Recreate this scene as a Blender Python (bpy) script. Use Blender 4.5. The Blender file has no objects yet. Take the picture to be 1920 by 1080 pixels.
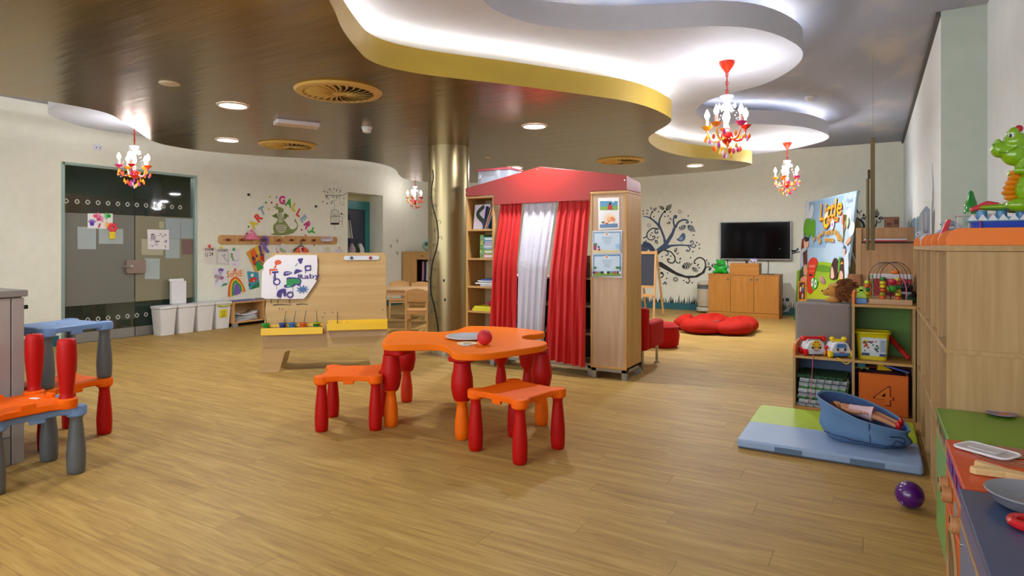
import bpy, bmesh, math, random
from mathutils import Vector, Matrix
random.seed(7)
R = math.radians
# ---------------------------------------------------------------- camera, world, exposure
TH = R(30.5); SN, CS = math.sin(TH), math.cos(TH)
FPX, HC, VH = 1150.0, 1.25, 463.0
sc = bpy.context.scene
col = sc.collection
cam = bpy.data.cameras.new('camera'); camo = bpy.data.objects.new('camera', cam); col.objects.link(camo)
camo.location = (0, 0, HC); camo.rotation_euler = (math.pi/2, 0, TH)
cam.sensor_width = 36; cam.lens = FPX/1920*36; cam.shift_y = -(540-VH)/1920; cam.clip_start = .05
sc.camera = camo
sc.view_settings.view_transform = 'Standard'; sc.view_settings.look = 'None'
sc.view_settings.exposure = 0.58; sc.view_settings.gamma = 1; sc.view_settings.use_curve_mapping = False
w = bpy.data.worlds.new('world'); sc.world = w; w.use_nodes = True
w.node_tree.nodes['Background'].inputs[0].default_value = (.9, .93, 1, 1)
w.node_tree.nodes['Background'].inputs[1].default_value = .6
sc.cycles.use_denoising = True
sc.cycles.max_bounces = 8
K_WIN, K_DOWN, K_COVE, K_BULB = 165, 62, 19, .78
def area(name, loc, rot, sx, sy, e, c=(1, 1, 1)):
    l = bpy.data.lights.new(name, 'AREA'); l.shape = 'RECTANGLE'; l.size = sx; l.size_y = sy; l.energy = e; l.color = c
    o = bpy.data.objects.new(name, l); col.objects.link(o); o.location = loc; o.rotation_euler = rot
    return o
# daylight through the window front behind the camera
area('window_daylight', (-4.2, -2.6, 1.6), (R(90), 0, 0), 8.6, 2.2, K_WIN, (.84, .93, 1))

# ---------------------------------------------------------------- projection helpers (photo pixel -> room metres)
def ray(u, v):
    X, Z = (u-960)/FPX, -(v-VH)/FPX
    return Vector((CS*X-SN, SN*X+CS, Z))
def F(u, v, z=0.0):
    Y = FPX*(HC-z)/(v-VH); d = ray(u, v); return (d.x*Y, d.y*Y)
def atq(u, v, q):
    d = ray(u, v); k = q/d.y; return (d.x*k, HC+d.z*k)       # x, z on plane y=q
def atp(u, v, p):
    d = ray(u, v); k = p/d.x; return (d.y*k, HC+d.z*k)       # y, z on plane x=p
def vis(x, y, z):
    Y = -x*SN+y*CS; X = x*CS+y*SN
    if Y < .2: return None
    return (960+FPX*X/Y, VH-(z-HC)/Y*FPX, Y)

# ---------------------------------------------------------------- materials
def lin(h):
    h = h.lstrip('#'); c = [int(h[i:i+2], 16)/255 for i in (0, 2, 4)]
    return tuple((x/12.92 if x <= .04045 else ((x+.055)/1.055)**2.4) for x in c)+(1,)
MC = {}
def C(h, rough=.55, metal=0., spec=.5, trans=0., alpha=1., emit=0., coat=0., bump=0., bs=60., sheen=0.):
    key = (h, rough, metal, spec, trans, alpha, emit, coat, bump, bs, sheen)
    if key in MC: return MC[key]
    m = bpy.data.materials.new('mat_'+h.strip('#')); m.use_nodes = True
    nt = m.node_tree; b = nt.nodes['Principled BSDF']; c = lin(h)
    b.inputs['Roughness'].default_value = rough; b.inputs['Metallic'].default_value = metal
    b.inputs['Specular IOR Level'].default_value = spec; b.inputs['Transmission Weight'].default_value = trans
    b.inputs['Alpha'].default_value = alpha; b.inputs['Coat Weight'].default_value = coat
    b.inputs['Sheen Weight'].default_value = sheen
    b.inputs['Base Color'].default_value = c
    if emit: b.inputs['Emission Color'].default_value = c; b.inputs['Emission Strength'].default_value = emit
    if not (trans or emit or alpha < 1):
        tc = nt.nodes.new('ShaderNodeTexCoord'); n = nt.nodes.new('ShaderNodeTexNoise'); n.inputs['Scale'].default_value = 9
        n.inputs['Detail'].default_value = 3
        nt.links.new(tc.outputs['Object'], n.inputs['Vector'])
        mx = nt.nodes.new('ShaderNodeMix'); mx.data_type = 'RGBA'
        mx.inputs[6].default_value = tuple(x*.93 for x in c[:3])+(1,); mx.inputs[7].default_value = tuple(min(1, x*1.06) for x in c[:3])+(1,)
        nt.links.new(n.outputs[0], mx.inputs[0]); nt.links.new(mx.outputs[2], b.inputs['Base Color'])
        if bump:
            n2 = nt.nodes.new('ShaderNodeTexNoise'); n2.inputs['Scale'].default_value = bs; nt.links.new(tc.outputs['Object'], n2.inputs['Vector'])
            bp = nt.nodes.new('ShaderNodeBump'); bp.inputs['Strength'].default_value = bump; bp.inputs['Distance'].default_value = .01
            nt.links.new(n2.outputs[0], bp.inputs['Height']); nt.links.new(bp.outputs[0], b.inputs['Normal'])
    MC[key] = m; return m
def wood(h1, h2, axis='z', rough=.45, scale=1., spec=.4):
    key = ('wood', h1, h2, axis, rough, scale)
    if key in MC: return MC[key]
    m = bpy.data.materials.new('wood_'+h1.strip('#')); m.use_nodes = True; nt = m.node_tree; b = nt.nodes['Principled BSDF']
    tc = nt.nodes.new('ShaderNodeTexCoord'); mp = nt.nodes.new('ShaderNodeMapping')
    s = {'x': (1.2, 22, 22), 'y': (22, 1.2, 22), 'z': (22, 22, 1.2)}[axis]
    mp.inputs['Scale'].default_value = tuple(k*scale for k in s)
    oi = nt.nodes.new('ShaderNodeObjectInfo'); ad = nt.nodes.new('ShaderNodeVectorMath'); ad.operation = 'SCALE'
    ad.inputs[0].default_value = (7, 5, 9); nt.links.new(oi.outputs['Random'], ad.inputs['Scale'])
    nt.links.new(ad.outputs[0], mp.inputs['Location']); nt.links.new(tc.outputs['Object'], mp.inputs['Vector'])
    n = nt.nodes.new('ShaderNodeTexNoise'); n.inputs['Scale'].default_value = 1.6; n.inputs['Detail'].default_value = 5; n.inputs['Distortion'].default_value = .6
    nt.links.new(mp.outputs[0], n.inputs['Vector'])
    cr = nt.nodes.new('ShaderNodeValToRGB'); cr.color_ramp.elements[0].position = .35; cr.color_ramp.elements[1].position = .68
    cr.color_ramp.elements[0].color = lin(h2); cr.color_ramp.elements[1].color = lin(h1)
    nt.links.new(n.outputs[0], cr.inputs[0]); nt.links.new(cr.outputs[0], b.inputs['Base Color'])
    b.inputs['Roughness'].default_value = rough; b.inputs['Specular IOR Level'].default_value = spec
    MC[key] = m; return m
def glassmat(name, tint, transp, rough=.02):
    m = bpy.data.materials.new(name); m.use_nodes = True; nt = m.node_tree; b = nt.nodes['Principled BSDF']
    b.inputs['Base Color'].default_value = lin(tint); b.inputs['Roughness'].default_value = rough
    t = nt.nodes.new('ShaderNodeBsdfTransparent'); mx = nt.nodes.new('ShaderNodeMixShader'); mx.inputs[0].default_value = 1-transp
    nt.links.new(t.outputs[0], mx.inputs[1]); nt.links.new(b.outputs[0], mx.inputs[2]); nt.links.new(mx.outputs[0], nt.nodes['Material Output'].inputs[0])
    return m

# ---------------------------------------------------------------- mesh builder
class MB:
    def __init__(s, mat=None): s.v = []; s.f = []; s.fm = []; s.mat = mat; s.T = None
    def use(s, m): s.mat = m; return s
    def xf(s, T): s.T = T; return s
    def add(s, vs, fs):
        o = len(s.v)
        for p in vs:
            p = Vector(p); s.v.append(s.T @ p if s.T else p)
        for f in fs: s.f.append([i+o for i in f]); s.fm.append(s.mat)
        return s
    def box(s, x0, x1, y0, y1, z0, z1):
        if x0 > x1: x0, x1 = x1, x0
        if y0 > y1: y0, y1 = y1, y0
        return s.add([(x0,y0,z0),(x1,y0,z0),(x1,y1,z0),(x0,y1,z0),(x0,y0,z1),(x1,y0,z1),(x1,y1,z1),(x0,y1,z1)],
                     [(3,2,1,0),(4,5,6,7),(0,1,5,4),(1,2,6,5),(2,3,7,6),(3,0,4,7)])
    def cyl(s, a, b, r0, r1=None, n=16):
        if r1 is None: r1 = r0
        a, b = Vector(a), Vector(b); d = (b-a).normalized()
        e = d.orthogonal().normalized(); g = d.cross(e)
        vs = []
        for p, r in ((a, r0), (b, r1)):
            for i in range(n):
                t = 2*math.pi*i/n; vs.append(p+e*math.cos(t)*r+g*math.sin(t)*r)
        fs = [(i, (i+1) % n, n+(i+1) % n, n+i) for i in range(n)]+[tuple(range(n-1, -1, -1)), tuple(range(n, 2*n))]
        return s.add(vs, fs)
    def lathe(s, prof, c=(0,0,0), n=20, a0=0, caps=True):
        vs = []; k = len(prof); c = Vector(c)
        for r, z in prof:
            for i in range(n):
                t = a0+2*math.pi*i/n; vs.append(c+Vector((math.cos(t)*r, math.sin(t)*r, z)))
        fs = []
        for j in range(k-1):
            for i in range(n): fs.append((j*n+i, j*n+(i+1) % n, (j+1)*n+(i+1) % n, (j+1)*n+i))
        if caps: fs.append(tuple(range(n-1, -1, -1))); fs.append(tuple(range((k-1)*n, k*n)))
        return s.add(vs, fs)
    def ball(s, c, r, n=14, m=9, rot=None):
        if not isinstance(r, (tuple, list)): r = (r, r, r)
        c = Vector(c); vs = []; fs = []
        for j in range(1, m):
            ph = math.pi*j/m
            for i in range(n):
                t = 2*math.pi*i/n; p = Vector((r[0]*math.sin(ph)*math.cos(t), r[1]*math.sin(ph)*math.sin(t), -r[2]*math.cos(ph)))
                if rot: p = rot @ p
                vs.append(c+p)
        lo, hi = Vector((0, 0, -r[2])), Vector((0, 0, r[2]))
        if rot: lo = rot @ lo; hi = rot @ hi
        vs += [c+lo, c+hi]; L, Hh = len(vs)-2, len(vs)-1
        for j in range(m-2):
            for i in range(n): fs.append((j*n+i, j*n+(i+1) % n, (j+1)*n+(i+1) % n, (j+1)*n+i))
        for i in range(n): fs.append((L, (i+1) % n, i)); fs.append((Hh, (m-2)*n+i, (m-2)*n+(i+1) % n))
        return s.add(vs, fs)
    def tube(s, pts, r, n=8, closed=False):
        pts = [Vector(p) for p in pts]; k = len(pts); vs = []; fs = []
        rr = r if isinstance(r, (list, tuple)) else [r]*k
        e = None
        for j, p in enumerate(pts):
            if closed: d = pts[(j+1) % k]-pts[j-1]
            else: d = pts[min(j+1, k-1)]-pts[max(j-1, 0)]
            d = d.normalized() if d.length > 1e-9 else Vector((0, 0, 1))
            if e is None: e = d.orthogonal().normalized()
            else:
                e = e-d*e.dot(d); e = e.normalized() if e.length > 1e-6 else d.orthogonal().normalized()
            g = d.cross(e)
            for i in range(n):
                t = 2*math.pi*i/n; vs.append(p+e*math.cos(t)*rr[j]+g*math.sin(t)*rr[j])
        for j in range(k if closed else k-1):
            a, b = j*n, ((j+1) % k)*n
            for i in range(n): fs.append((a+i, a+(i+1) % n, b+(i+1) % n, b+i))
        if not closed: fs.append(tuple(range(n-1, -1, -1))); fs.append(tuple(range((k-1)*n, k*n)))
        return s.add(vs, fs)
    def prism(s, poly, a, b, pl='xy'):
        n = len(poly)
        ar = sum(poly[i][0]*poly[(i+1) % n][1]-poly[(i+1) % n][0]*poly[i][1] for i in range(n))
        if ar < 0: poly = poly[::-1]
        def q(p, h):
            return (p[0], p[1], h) if pl == 'xy' else ((p[0], h, p[1]) if pl == 'xz' else (h, p[0], p[1]))
        vs = [q(p, a) for p in poly]+[q(p, b) for p in poly]
        lo = tuple(range(n-1, -1, -1)); hi = tuple(range(n, 2*n)); sd = [(i, (i+1) % n, n+(i+1) % n, n+i) for i in range(n)]
        fs = [lo, hi]+sd
        if pl == 'xz': fs = [tuple(reversed(f)) for f in fs]
        return s.add(vs, fs)
    def rbox(s, x0, x1, y0, y1, z0, z1, r=.02, n=3):     # box with rounded vertical edges
        return s.prism(rrect(x0, x1, y0, y1, r, n), z0, z1)
def rrect(x0, x1, y0, y1, r, n=3):
    P = []
    for cx, cy, a in ((x1-r, y0+r, -90), (x1-r, y1-r, 0), (x0+r, y1-r, 90), (x0+r, y0+r, 180)):
        for i in range(n+1):
            t = R(a+90*i/n); P.append((cx+r*math.cos(t), cy+r*math.sin(t)))
    return P
def catmull(P, n=6, closed=False):
    P = [Vector(p) for p in P]; k = len(P); out = []
    for i in range(k if closed else k-1):
        if closed: a, b, c, d = P[i-1], P[i], P[(i+1) % k], P[(i+2) % k]
        else: a, b, c, d = P[max(i-1, 0)], P[i], P[i+1], P[min(i+2, k-1)]
        for j in range(n):
            t = j/n
            out.append(.5*((2*b)+(c-a)*t+(2*a-5*b+4*c-d)*t*t+(3*b-a-3*c+d)*t**3))
    if not closed: out.append(P[-1])
    return out

WM = {}
def setp(o, **k):
    for a, b in k.items():
        if b is not None: o[a] = b
def thing(name, label, cat, loc=(0, 0, 0), rz=0., group=None, tilt=None):
    o = bpy.data.objects.new(name, None); col.objects.link(o); o.empty_display_size = .1
    o.location = loc; o.rotation_euler = (tilt[0] if tilt else 0, tilt[1] if tilt else 0, rz)
    setp(o, label=label, category=cat, group=group)
    M = Matrix.Translation(Vector(loc)) @ o.rotation_euler.to_matrix().to_4x4()
    WM[o.name] = M
    return o
def out(name, mb, parent=None, label=None, cat=None, group=None, kind=None, smooth=True, bevel=0., seg=2, world=False, ang=38, mods=None):
    vs = mb.v
    origin = None
    if world and parent is not None:
        inv = WM[parent.name].inverted(); vs = [inv @ v for v in vs]
    elif parent is None and (world or cat):
        xs = [v.x for v in vs]; ys = [v.y for v in vs]; zs = [v.z for v in vs]
        origin = Vector(((min(xs)+max(xs))/2, (min(ys)+max(ys))/2, min(zs))); vs = [v-origin for v in vs]
    me = bpy.data.meshes.new(name); me.from_pydata([tuple(v) for v in vs], [], mb.f)
    ms = []
    for m in mb.fm:
        if m not in ms: ms.append(m)
    for m in ms: me.materials.append(m)
    idx = [ms.index(m) for m in mb.fm]
    me.polygons.foreach_set('material_index', idx)
    if smooth:
        me.polygons.foreach_set('use_smooth', [True]*len(mb.f)); me.set_sharp_from_angle(angle=R(ang))
    me.update()
    o = bpy.data.objects.new(name, me); col.objects.link(o)
    if parent is not None: o.parent = parent
    M = WM[parent.name] if parent is not None else Matrix.Identity(4)
    if origin is not None: o.location = origin; M = Matrix.Translation(origin)
    WM[o.name] = M.copy()
    if bevel:
        b = o.modifiers.new('bevel', 'BEVEL'); b.width = bevel; b.segments = seg; b.limit_method = 'ANGLE'; b.angle_limit = R(40)
        if smooth: b.harden_normals = True
    setp(o, label=label, category=cat, group=group, kind=kind)
    return o
def fused(name, mb, parent=None, voxel=.01, it=6, **k):
    o = out(name, mb, parent, **k)
    r = o.modifiers.new('remesh', 'REMESH'); r.mode = 'VOXEL'; r.voxel_size = voxel; r.use_smooth_shade = True
    s = o.modifiers.new('smooth', 'SMOOTH'); s.iterations = it; s.factor = .5
    return o
KIDS = {}
def kids(o): return [c for c in bpy.data.objects if c.parent == o]
def dup(root, loc=None, rz=None, label=None, group=None, mats=None):
    tree = TREE.get(root.name)
    if tree is None:
        tree = [(c, [(g, []) for g in kids(c)]) for c in kids(root)]; TREE[root.name] = tree
    r = root.copy(); col.objects.link(r)
    if loc is not None: r.location = loc
    if rz is not None: r.rotation_euler = (r.rotation_euler.x, r.rotation_euler.y, rz)
    if label: r['label'] = label
    if group: r['group'] = group
    WM[r.name] = Matrix.Translation(r.location) @ r.rotation_euler.to_matrix().to_4x4()
    for c, gs in tree:
        d = c.copy(); col.objects.link(d); d.parent = r
        for g, _ in gs:
            e = g.copy(); col.objects.link(e); e.parent = d
    return r
TREE = {}
def inst(src, parent, loc, rot=(0, 0, 0), scale=None, name=None):      # another piece sharing the mesh
    o = src.copy(); col.objects.link(o); o.parent = parent; o.location = loc; o.rotation_euler = rot
    if scale: o.scale = scale
    return o

TXT = {}
def textmesh(s, bold=.012):
    if (s, bold) in TXT: return TXT[(s, bold)]
    cu = bpy.data.curves.new('t', 'FONT'); cu.body = s; cu.size = 1; cu.align_x = 'CENTER'; cu.align_y = 'CENTER'; cu.resolution_u = 3; cu.offset = bold
    o = bpy.data.objects.new('t', cu); col.objects.link(o); dg = bpy.context.evaluated_depsgraph_get(); dg.update()
    me = bpy.data.meshes.new_from_object(o.evaluated_get(dg))
    r = ([tuple(v.co) for v in me.vertices], [tuple(p.vertices) for p in me.polygons])
    bpy.data.objects.remove(o); bpy.data.meshes.remove(me); bpy.data.curves.remove(cu); TXT[(s, bold)] = r
    return r
class Art:            # flat print on a plane: O origin, A along, V up
    def __init__(s, O, A, V, off=.001, step=.0004, back=None):
        s.O, s.A, s.V = Vector(O), Vector(A).normalized(), Vector(V).normalized(); s.N = s.A.cross(s.V)
        s.off = off; s.step = step; s.m = MB()
    def px(s, u, v):
        d = ray(u, v); o = Vector((0, 0, HC)); k = (s.O-o).dot(s.N)/d.dot(s.N); p = o+d*k-s.O
        return (p.dot(s.A), p.dot(s.V))
    def P(s, pts, px): return [s.px(*p) for p in pts] if px else [tuple(p) for p in pts]
    def raw(s, pts, faces, m):
        s.m.use(m if not isinstance(m, str) else C(m, .6)); s.off += s.step
        s.m.add([s.O+s.A*a+s.V*b+s.N*s.off for a, b in pts], faces)
    def poly(s, pts, m, px=True, smooth=0):
        P = s.P(pts, px)
        if smooth: P = [(q.x, q.y) for q in catmull([(a, b, 0) for a, b in P], smooth, True)]
        n = len(P); ar = sum(P[i][0]*P[(i+1) % n][1]-P[(i+1) % n][0]*P[i][1] for i in range(n))
        if ar < 0: P = P[::-1]
        s.raw(P, [tuple(range(n))], m); return s
    def rect(s, a0, a1, b0, b1, m): return s.poly([(a0, b0), (a1, b0), (a1, b1), (a0, b1)], m, False)
    def dot(s, p, r, m, px=True, n=10, ry=None):
        a, b = s.px(*p) if px else p; ry = ry or r
        s.raw([(a+r*math.cos(2*math.pi*i/n), b+ry*math.sin(2*math.pi*i/n)) for i in range(n)], [tuple(range(n))], m); return s
    def stroke(s, pts, w0, m, px=True, w1=None, sm=5, closed=False):
        P = s.P(pts, px); P = catmull([(a, b, 0) for a, b in P], sm, closed) if sm else [Vector((a, b, 0)) for a, b in P]
        k = len(P); w1 = w0 if w1 is None else w1; L = []
        for j, p in enumerate(P):
            d = (P[(j+1) % k]-P[j-1]) if closed else (P[min(j+1, k-1)]-P[max(j-1, 0)])
            d = d.normalized() if d.length > 1e-9 else Vector((1, 0, 0)); n = Vector((-d.y, d.x, 0)); t = j/max(1, k-1); ww = (w0+(w1-w0)*t)/2
            L += [(p.x-n.x*ww, p.y-n.y*ww), (p.x+n.x*ww, p.y+n.y*ww)]
        fs = [(2*j, 2*j+2, 2*j+3, 2*j+1) for j in range(k-1)]
        if closed: fs.append((2*k-2, 0, 1, 2*k-1))
        s.raw(L, fs, m); return s
    def ring(s, p, r, w, m, px=True, n=14, ry=None):
        a, b = s.px(*p) if px else p; ry = ry or r
        return s.stroke([(a+r*math.cos(2*math.pi*i/n), b+ry*math.sin(2*math.pi*i/n)) for i in range(n)], w, m, False, sm=0, closed=True)
    def leaf(s, p, L, ang, m, px=True, stripes=None):
        a, b = s.px(*p) if px else p; ca, sa = math.cos(R(ang)), math.sin(R(ang)); P = []
        for t in (0, .15, .35, .6, .85, 1): P.append((t*L, .3*L*math.sin(math.pi*t**.8)))
        for t in (.85, .6, .35, .15): P.append((t*L, -.3*L*math.sin(math.pi*t**.8)))
        s.poly([(a+x*ca-y*sa, b+x*sa+y*ca) for x, y in P], m, False)
        if stripes:
            for t in (.25, .42, .6, .76):
                h = .3*L*math.sin(math.pi*t**.8)*.9
                s.stroke([(a+t*L*ca+h*sa, b+t*L*sa-h*ca), (a+(t+.1)*L*ca, b+(t+.1)*L*sa), (a+t*L*ca-h*sa, b+t*L*sa+h*ca)], L*.05, stripes, False, sm=0)
        return s
    def text(s, st, p, h, m, ang=0, px=True, sx=1., bold=.012):
        a, b = s.px(*p) if px else p; vs, fs = textmesh(st, bold); ca, sa = math.cos(R(ang)), math.sin(R(ang)); h = h/.72
        s.raw([(a+x*sx*h*ca-y*h*sa, b+x*sx*h*sa+y*h*ca) for x, y, z in vs], fs, m); return s
    def done(s, name, parent=None, **k):
        k.setdefault('smooth', False)
        return out(name, s.m, parent, world=True, **k)

# ---------------------------------------------------------------- common materials
M_WALL = C('#e3e1cf', .7, bump=.03, bs=120); M_WALLB = C('#e0ddc9', .7, bump=.03, bs=120); M_WALLR = C('#d8dbd8', .7); M_WALLG = C('#b4bcae', .7)
M_WHITE = C('#cdd1dd', .75); M_CEIL = C('#a9a4ab', .8)
M_GOLDS = C('#cbab44', .45, .1)
M_BEECH = wood('#c99c5c', '#b9894a'); M_BEECHX = wood('#c99c5c', '#b9894a', 'x'); M_BEECHY = wood('#c99c5c', '#b9894a', 'y')
M_HONEY = wood('#b6782c', '#a66a22'); M_HONEYX = wood('#b6782c', '#a66a22', 'x')
M_PINE = wood('#d0a068', '#bd8a50'); M_PINEX = wood('#d0a068', '#bd8a50', 'x')
M_TEAL = C('#1e5a62', .4); M_STEEL = C('#9a9894', .35, .6); M_CHROME = C('#c8c8c8', .15, 1.)
M_ORANGE = C('#f06404', .55, spec=.15, bump=.05, bs=200); M_RED = C('#b40a06', .45, spec=.25, bump=.05, bs=200)
M_BLUE = C('#7295c8', .45, bump=.05, bs=200); M_GREY = C('#5c5f60', .45, bump=.05, bs=200)
M_CAP = C('#e8740c', .4); M_BLACK = C('#111111', .3); M_PAPER = C('#e6e1dc', .8); M_DECAL = C('#16181c', .6)
M_REDF = C('#b00c04', .8, spec=.2, bump=.2, bs=90)
def spiral(c, r, turns, a0, n=14, dirn=1):
    return [(c[0]+r*(1-i/n*.8)*math.cos(a0+dirn*2*math.pi*turns*i/n), c[1]+r*(1-i/n*.8)*math.sin(a0+dirn*2*math.pi*turns*i/n)) for i in range(n+1)]
# ================================================================ THE SETTING
XL, XR, XRN, YB, YF = -8.88, .44, .72, 12.24, -2.8
ZG, ZGT, ZW, ZWT, ZC = 2.43, 2.60, 2.73, 2.90, 3.03
# floor: base, near planks one by one, far planks joined
PL, PW = 1.22, .152
def floor_mat():
    m = bpy.data.materials.new('floor_planks'); m.use_nodes = True; nt = m.node_tree; L = nt.links.new; b = nt.nodes['Principled BSDF']
    g = nt.nodes.new('ShaderNodeNewGeometry'); sp = nt.nodes.new('ShaderNodeSeparateXYZ'); L(g.outputs['Position'], sp.inputs[0])
    def mth(op, a, bb=None, c=None):
        n = nt.nodes.new('ShaderNodeMath'); n.operation = op
        for i, x in enumerate((a, bb, c)):
            if x is None: continue
            if isinstance(x, (int, float)): n.inputs[i].default_value = x
            else: L(x, n.inputs[i])
        return n.outputs[0]
    row = mth('FLOOR', mth('DIVIDE', sp.outputs[1], PW))
    off = mth('FRACT', mth('MULTIPLY', row, .37))
    colm = mth('FLOOR', mth('ADD', mth('DIVIDE', sp.outputs[0], PL), off))
    idv = nt.nodes.new('ShaderNodeCombineXYZ'); L(row, idv.inputs[0]); L(colm, idv.inputs[1])
    wn = nt.nodes.new('ShaderNodeTexWhiteNoise'); wn.noise_dimensions = '2D'; L(idv.outputs[0], wn.inputs['Vector'])
    sc_ = nt.nodes.new('ShaderNodeVectorMath'); sc_.operation = 'SCALE'; L(wn.outputs['Color'], sc_.inputs[0]); sc_.inputs['Scale'].default_value = 30
    mp = nt.nodes.new('ShaderNodeMapping'); mp.inputs['Scale'].default_value = (1.0, 13, 1); L(g.outputs['Position'], mp.inputs['Vector'])
    ad = nt.nodes.new('ShaderNodeVectorMath'); L(mp.outputs[0], ad.inputs[0]); L(sc_.outputs[0], ad.inputs[1])
    n1 = nt.nodes.new('ShaderNodeTexNoise'); n1.inputs['Scale'].default_value = 1.7; n1.inputs['Detail'].default_value = 7; n1.inputs['Roughness'].default_value = .62; n1.inputs['Distortion'].default_value = 1.1
    L(ad.outputs[0], n1.inputs['Vector'])
    mp2 = nt.nodes.new('ShaderNodeMapping'); mp2.inputs['Scale'].default_value = (2.2, 60, 1); L(g.outputs['Position'], mp2.inputs['Vector'])
    n2 = nt.nodes.new('ShaderNodeTexNoise'); n2.inputs['Scale'].default_value = 2.; n2.inputs['Detail'].default_value = 4; L(mp2.outputs[0], n2.inputs['Vector'])
    s = mth('ADD', mth('MULTIPLY', n1.outputs[0], .72), mth('ADD', mth('MULTIPLY', n2.outputs[0], .28), mth('MULTIPLY', mth('SUBTRACT', wn.outputs['Value'], .5), .05)))
    cr = nt.nodes.new('ShaderNodeValToRGB'); e = cr.color_ramp.elements
    e[0].position = .3; e[0].color = lin('#8c6c3a'); e[1].position = .66; e[1].color = lin('#bc9a5a')
    x = e.new(.43); x.color = lin('#a07d45'); x = e.new(.53); x.color = lin('#ae8b4c')
    L(s, cr.inputs[0]); L(cr.outputs[0], b.inputs['Base Color'])
    b.inputs['Roughness'].default_value = .3; b.inputs['Specular IOR Level'].default_value = .12
    rr = mth('ADD', mth('MULTIPLY', n2.outputs[0], .12), .44); L(rr, b.inputs['Roughness'])
    bp = nt.nodes.new('ShaderNodeBump'); bp.inputs['Strength'].default_value = .12; bp.inputs['Distance'].default_value = .002; L(n2.outputs[0], bp.inputs['Height']); L(bp.outputs[0], b.inputs['Normal'])
    return m
M_FLOOR = floor_mat()
flo = out('floor', MB(C('#6e5233', .6)).box(XL-3.2, XRN+.2, YF-.2, YB+.2, -.12, -.004), kind='structure', smooth=False)
planks = []
for j in range(int(math.floor(YF/PW)), int(math.ceil(YB/PW))):
    off = (j*.37) % 1.0
    i0 = int(math.floor(XL/PL+off)); i1 = int(math.floor(XRN/PL+off))
    for i in range(i0, i1+1):
        x0, x1 = (i-off)*PL, (i+1-off)*PL
        x0c, x1c = max(x0, XL), min(x1, XRN); y0, y1 = max(j*PW, YF), min((j+1)*PW, YB)
        if x1c-x0c < .01 or y1-y0 < .01: continue
        q = vis((x0c+x1c)/2, (y0+y1)/2, 0)
        seen = q and -250 < q[0] < 1950 and q[1] < 1180
        planks.append(((q[2] if seen else 999), x0c, x1c, y0, y1))
planks.sort()
pm = {}
far = MB(M_FLOOR)
g = .0006
for k, (Y, x0, x1, y0, y1) in enumerate(planks):
    if k < 290 and Y < 900:
        key = (round(x1-x0, 3), round(y1-y0, 3))
        if key not in pm:
            hx, hy = (x1-x0)/2-g, (y1-y0)/2-g
            o = out('plank', MB(M_FLOOR).box(-hx, hx, -hy, hy, -.004, 0), flo, smooth=False); pm[key] = o
        else: o = pm[key].copy(); col.objects.link(o)
        o.location = ((x0+x1)/2, (y0+y1)/2, 0)
    else: far.box(x0+g, x1-g, y0+g, y1-g, -.004, 0)
out('floor_planks', far, flo, kind='stuff', smooth=False)

# left wall with the glass door opening and the recess
gq0, gz = atp(118, 305, XL); gq1, _ = atp(367, 328, XL); GZ = 2.335
rq0, rz_ = atp(652, 360, XL); rq1, _ = atp(718, 367, XL); RZ = rz_
wl = MB(M_WALL)
wl.box(XL-.12, XL, YF, gq0, 0, ZC).box(XL-.12, XL, gq0, gq1, GZ, ZC).box(XL-.12, XL, gq1, rq0, 0, ZC).box(XL-.12, XL, rq0, rq1, RZ, ZC).box(XL-.12, XL, rq1, YB, 0, ZC)
wl.box(XL-.55, XL-.12, rq0-.08, rq0, 0, RZ+.08).box(XL-.55, XL-.12, rq1, rq1+.08, 0, RZ+.08).box(XL-.55, XL-.12, rq0, rq1, RZ, RZ+.08)
out('wall_left', wl, kind='structure', smooth=False)
out('wall_back', MB(M_WALLB).box(XL-.12, XRN, YB, YB+.12, 0, ZC), kind='structure', smooth=False)
QN = 5.64
wr = MB(M_WALLR).box(XR, XRN+.12, QN, YB, 0, ZC); wr.use(M_WALLG); wr.box(XR, XRN+.1, QN-.004, QN, 0, ZC); wr.use(M_WALLR); wr.box(XRN, XRN+.12, YF, QN-.004, 0, ZC)
out('wall_right', wr, kind='structure', smooth=False)
wf = MB(M_WALL)      # behind the camera: window front with daylight
wf.box(XL, XRN, YF-.12, YF, 0, .45).box(XL, XRN, YF-.12, YF, 2.75, ZC)
for x in (XL, -6.0, -3.2, -.4): wf.box(x, x+.25, YF-.12, YF, .45, 2.75)
out('wall_front', wf, kind='structure', smooth=False)
# main ceiling with painted soft clouds
mc = bpy.data.materials.new('ceiling_clouds'); mc.use_nodes = True; nt = mc.node_tree
tc = nt.nodes.new('ShaderNodeTexCoord'); mp = nt.nodes.new('ShaderNodeMapping'); mp.inputs['Scale'].default_value = (1.5, .7, 1); mp.inputs['Rotation'].default_value = (0, 0, .5)
n = nt.nodes.new('ShaderNodeTexNoise'); n.inputs['Scale'].default_value = 1.3; n.inputs['Detail'].default_value = 4
cr = nt.nodes.new('ShaderNodeValToRGB'); cr.color_ramp.elements[0].position = .5; cr.color_ramp.elements[0].color = lin('#9c9fab'); cr.color_ramp.elements[1].position = .72; cr.color_ramp.elements[1].color = lin('#bdb8b2')
nt.links.new(tc.outputs['Object'], mp.inputs[0]); nt.links.new(mp.outputs[0], n.inputs['Vector']); nt.links.new(n.outputs[0], cr.inputs[0]); nt.links.new(cr.outputs[0], nt.nodes['Principled BSDF'].inputs['Base Color'])
nt.nodes['Principled BSDF'].inputs['Roughness'].default_value = .85
out('ceiling', MB(mc).box(XL-.12, XRN+.12, YF-.12, YB+.12, ZC, ZC+.12), kind='structure', smooth=False)
tr = MB(C('#4a4740', .6)).box(XR-.03, XR-.001, QN, YB, ZC-.035, ZC-.002); out('trim_1', tr, kind='structure', smooth=False)
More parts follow.
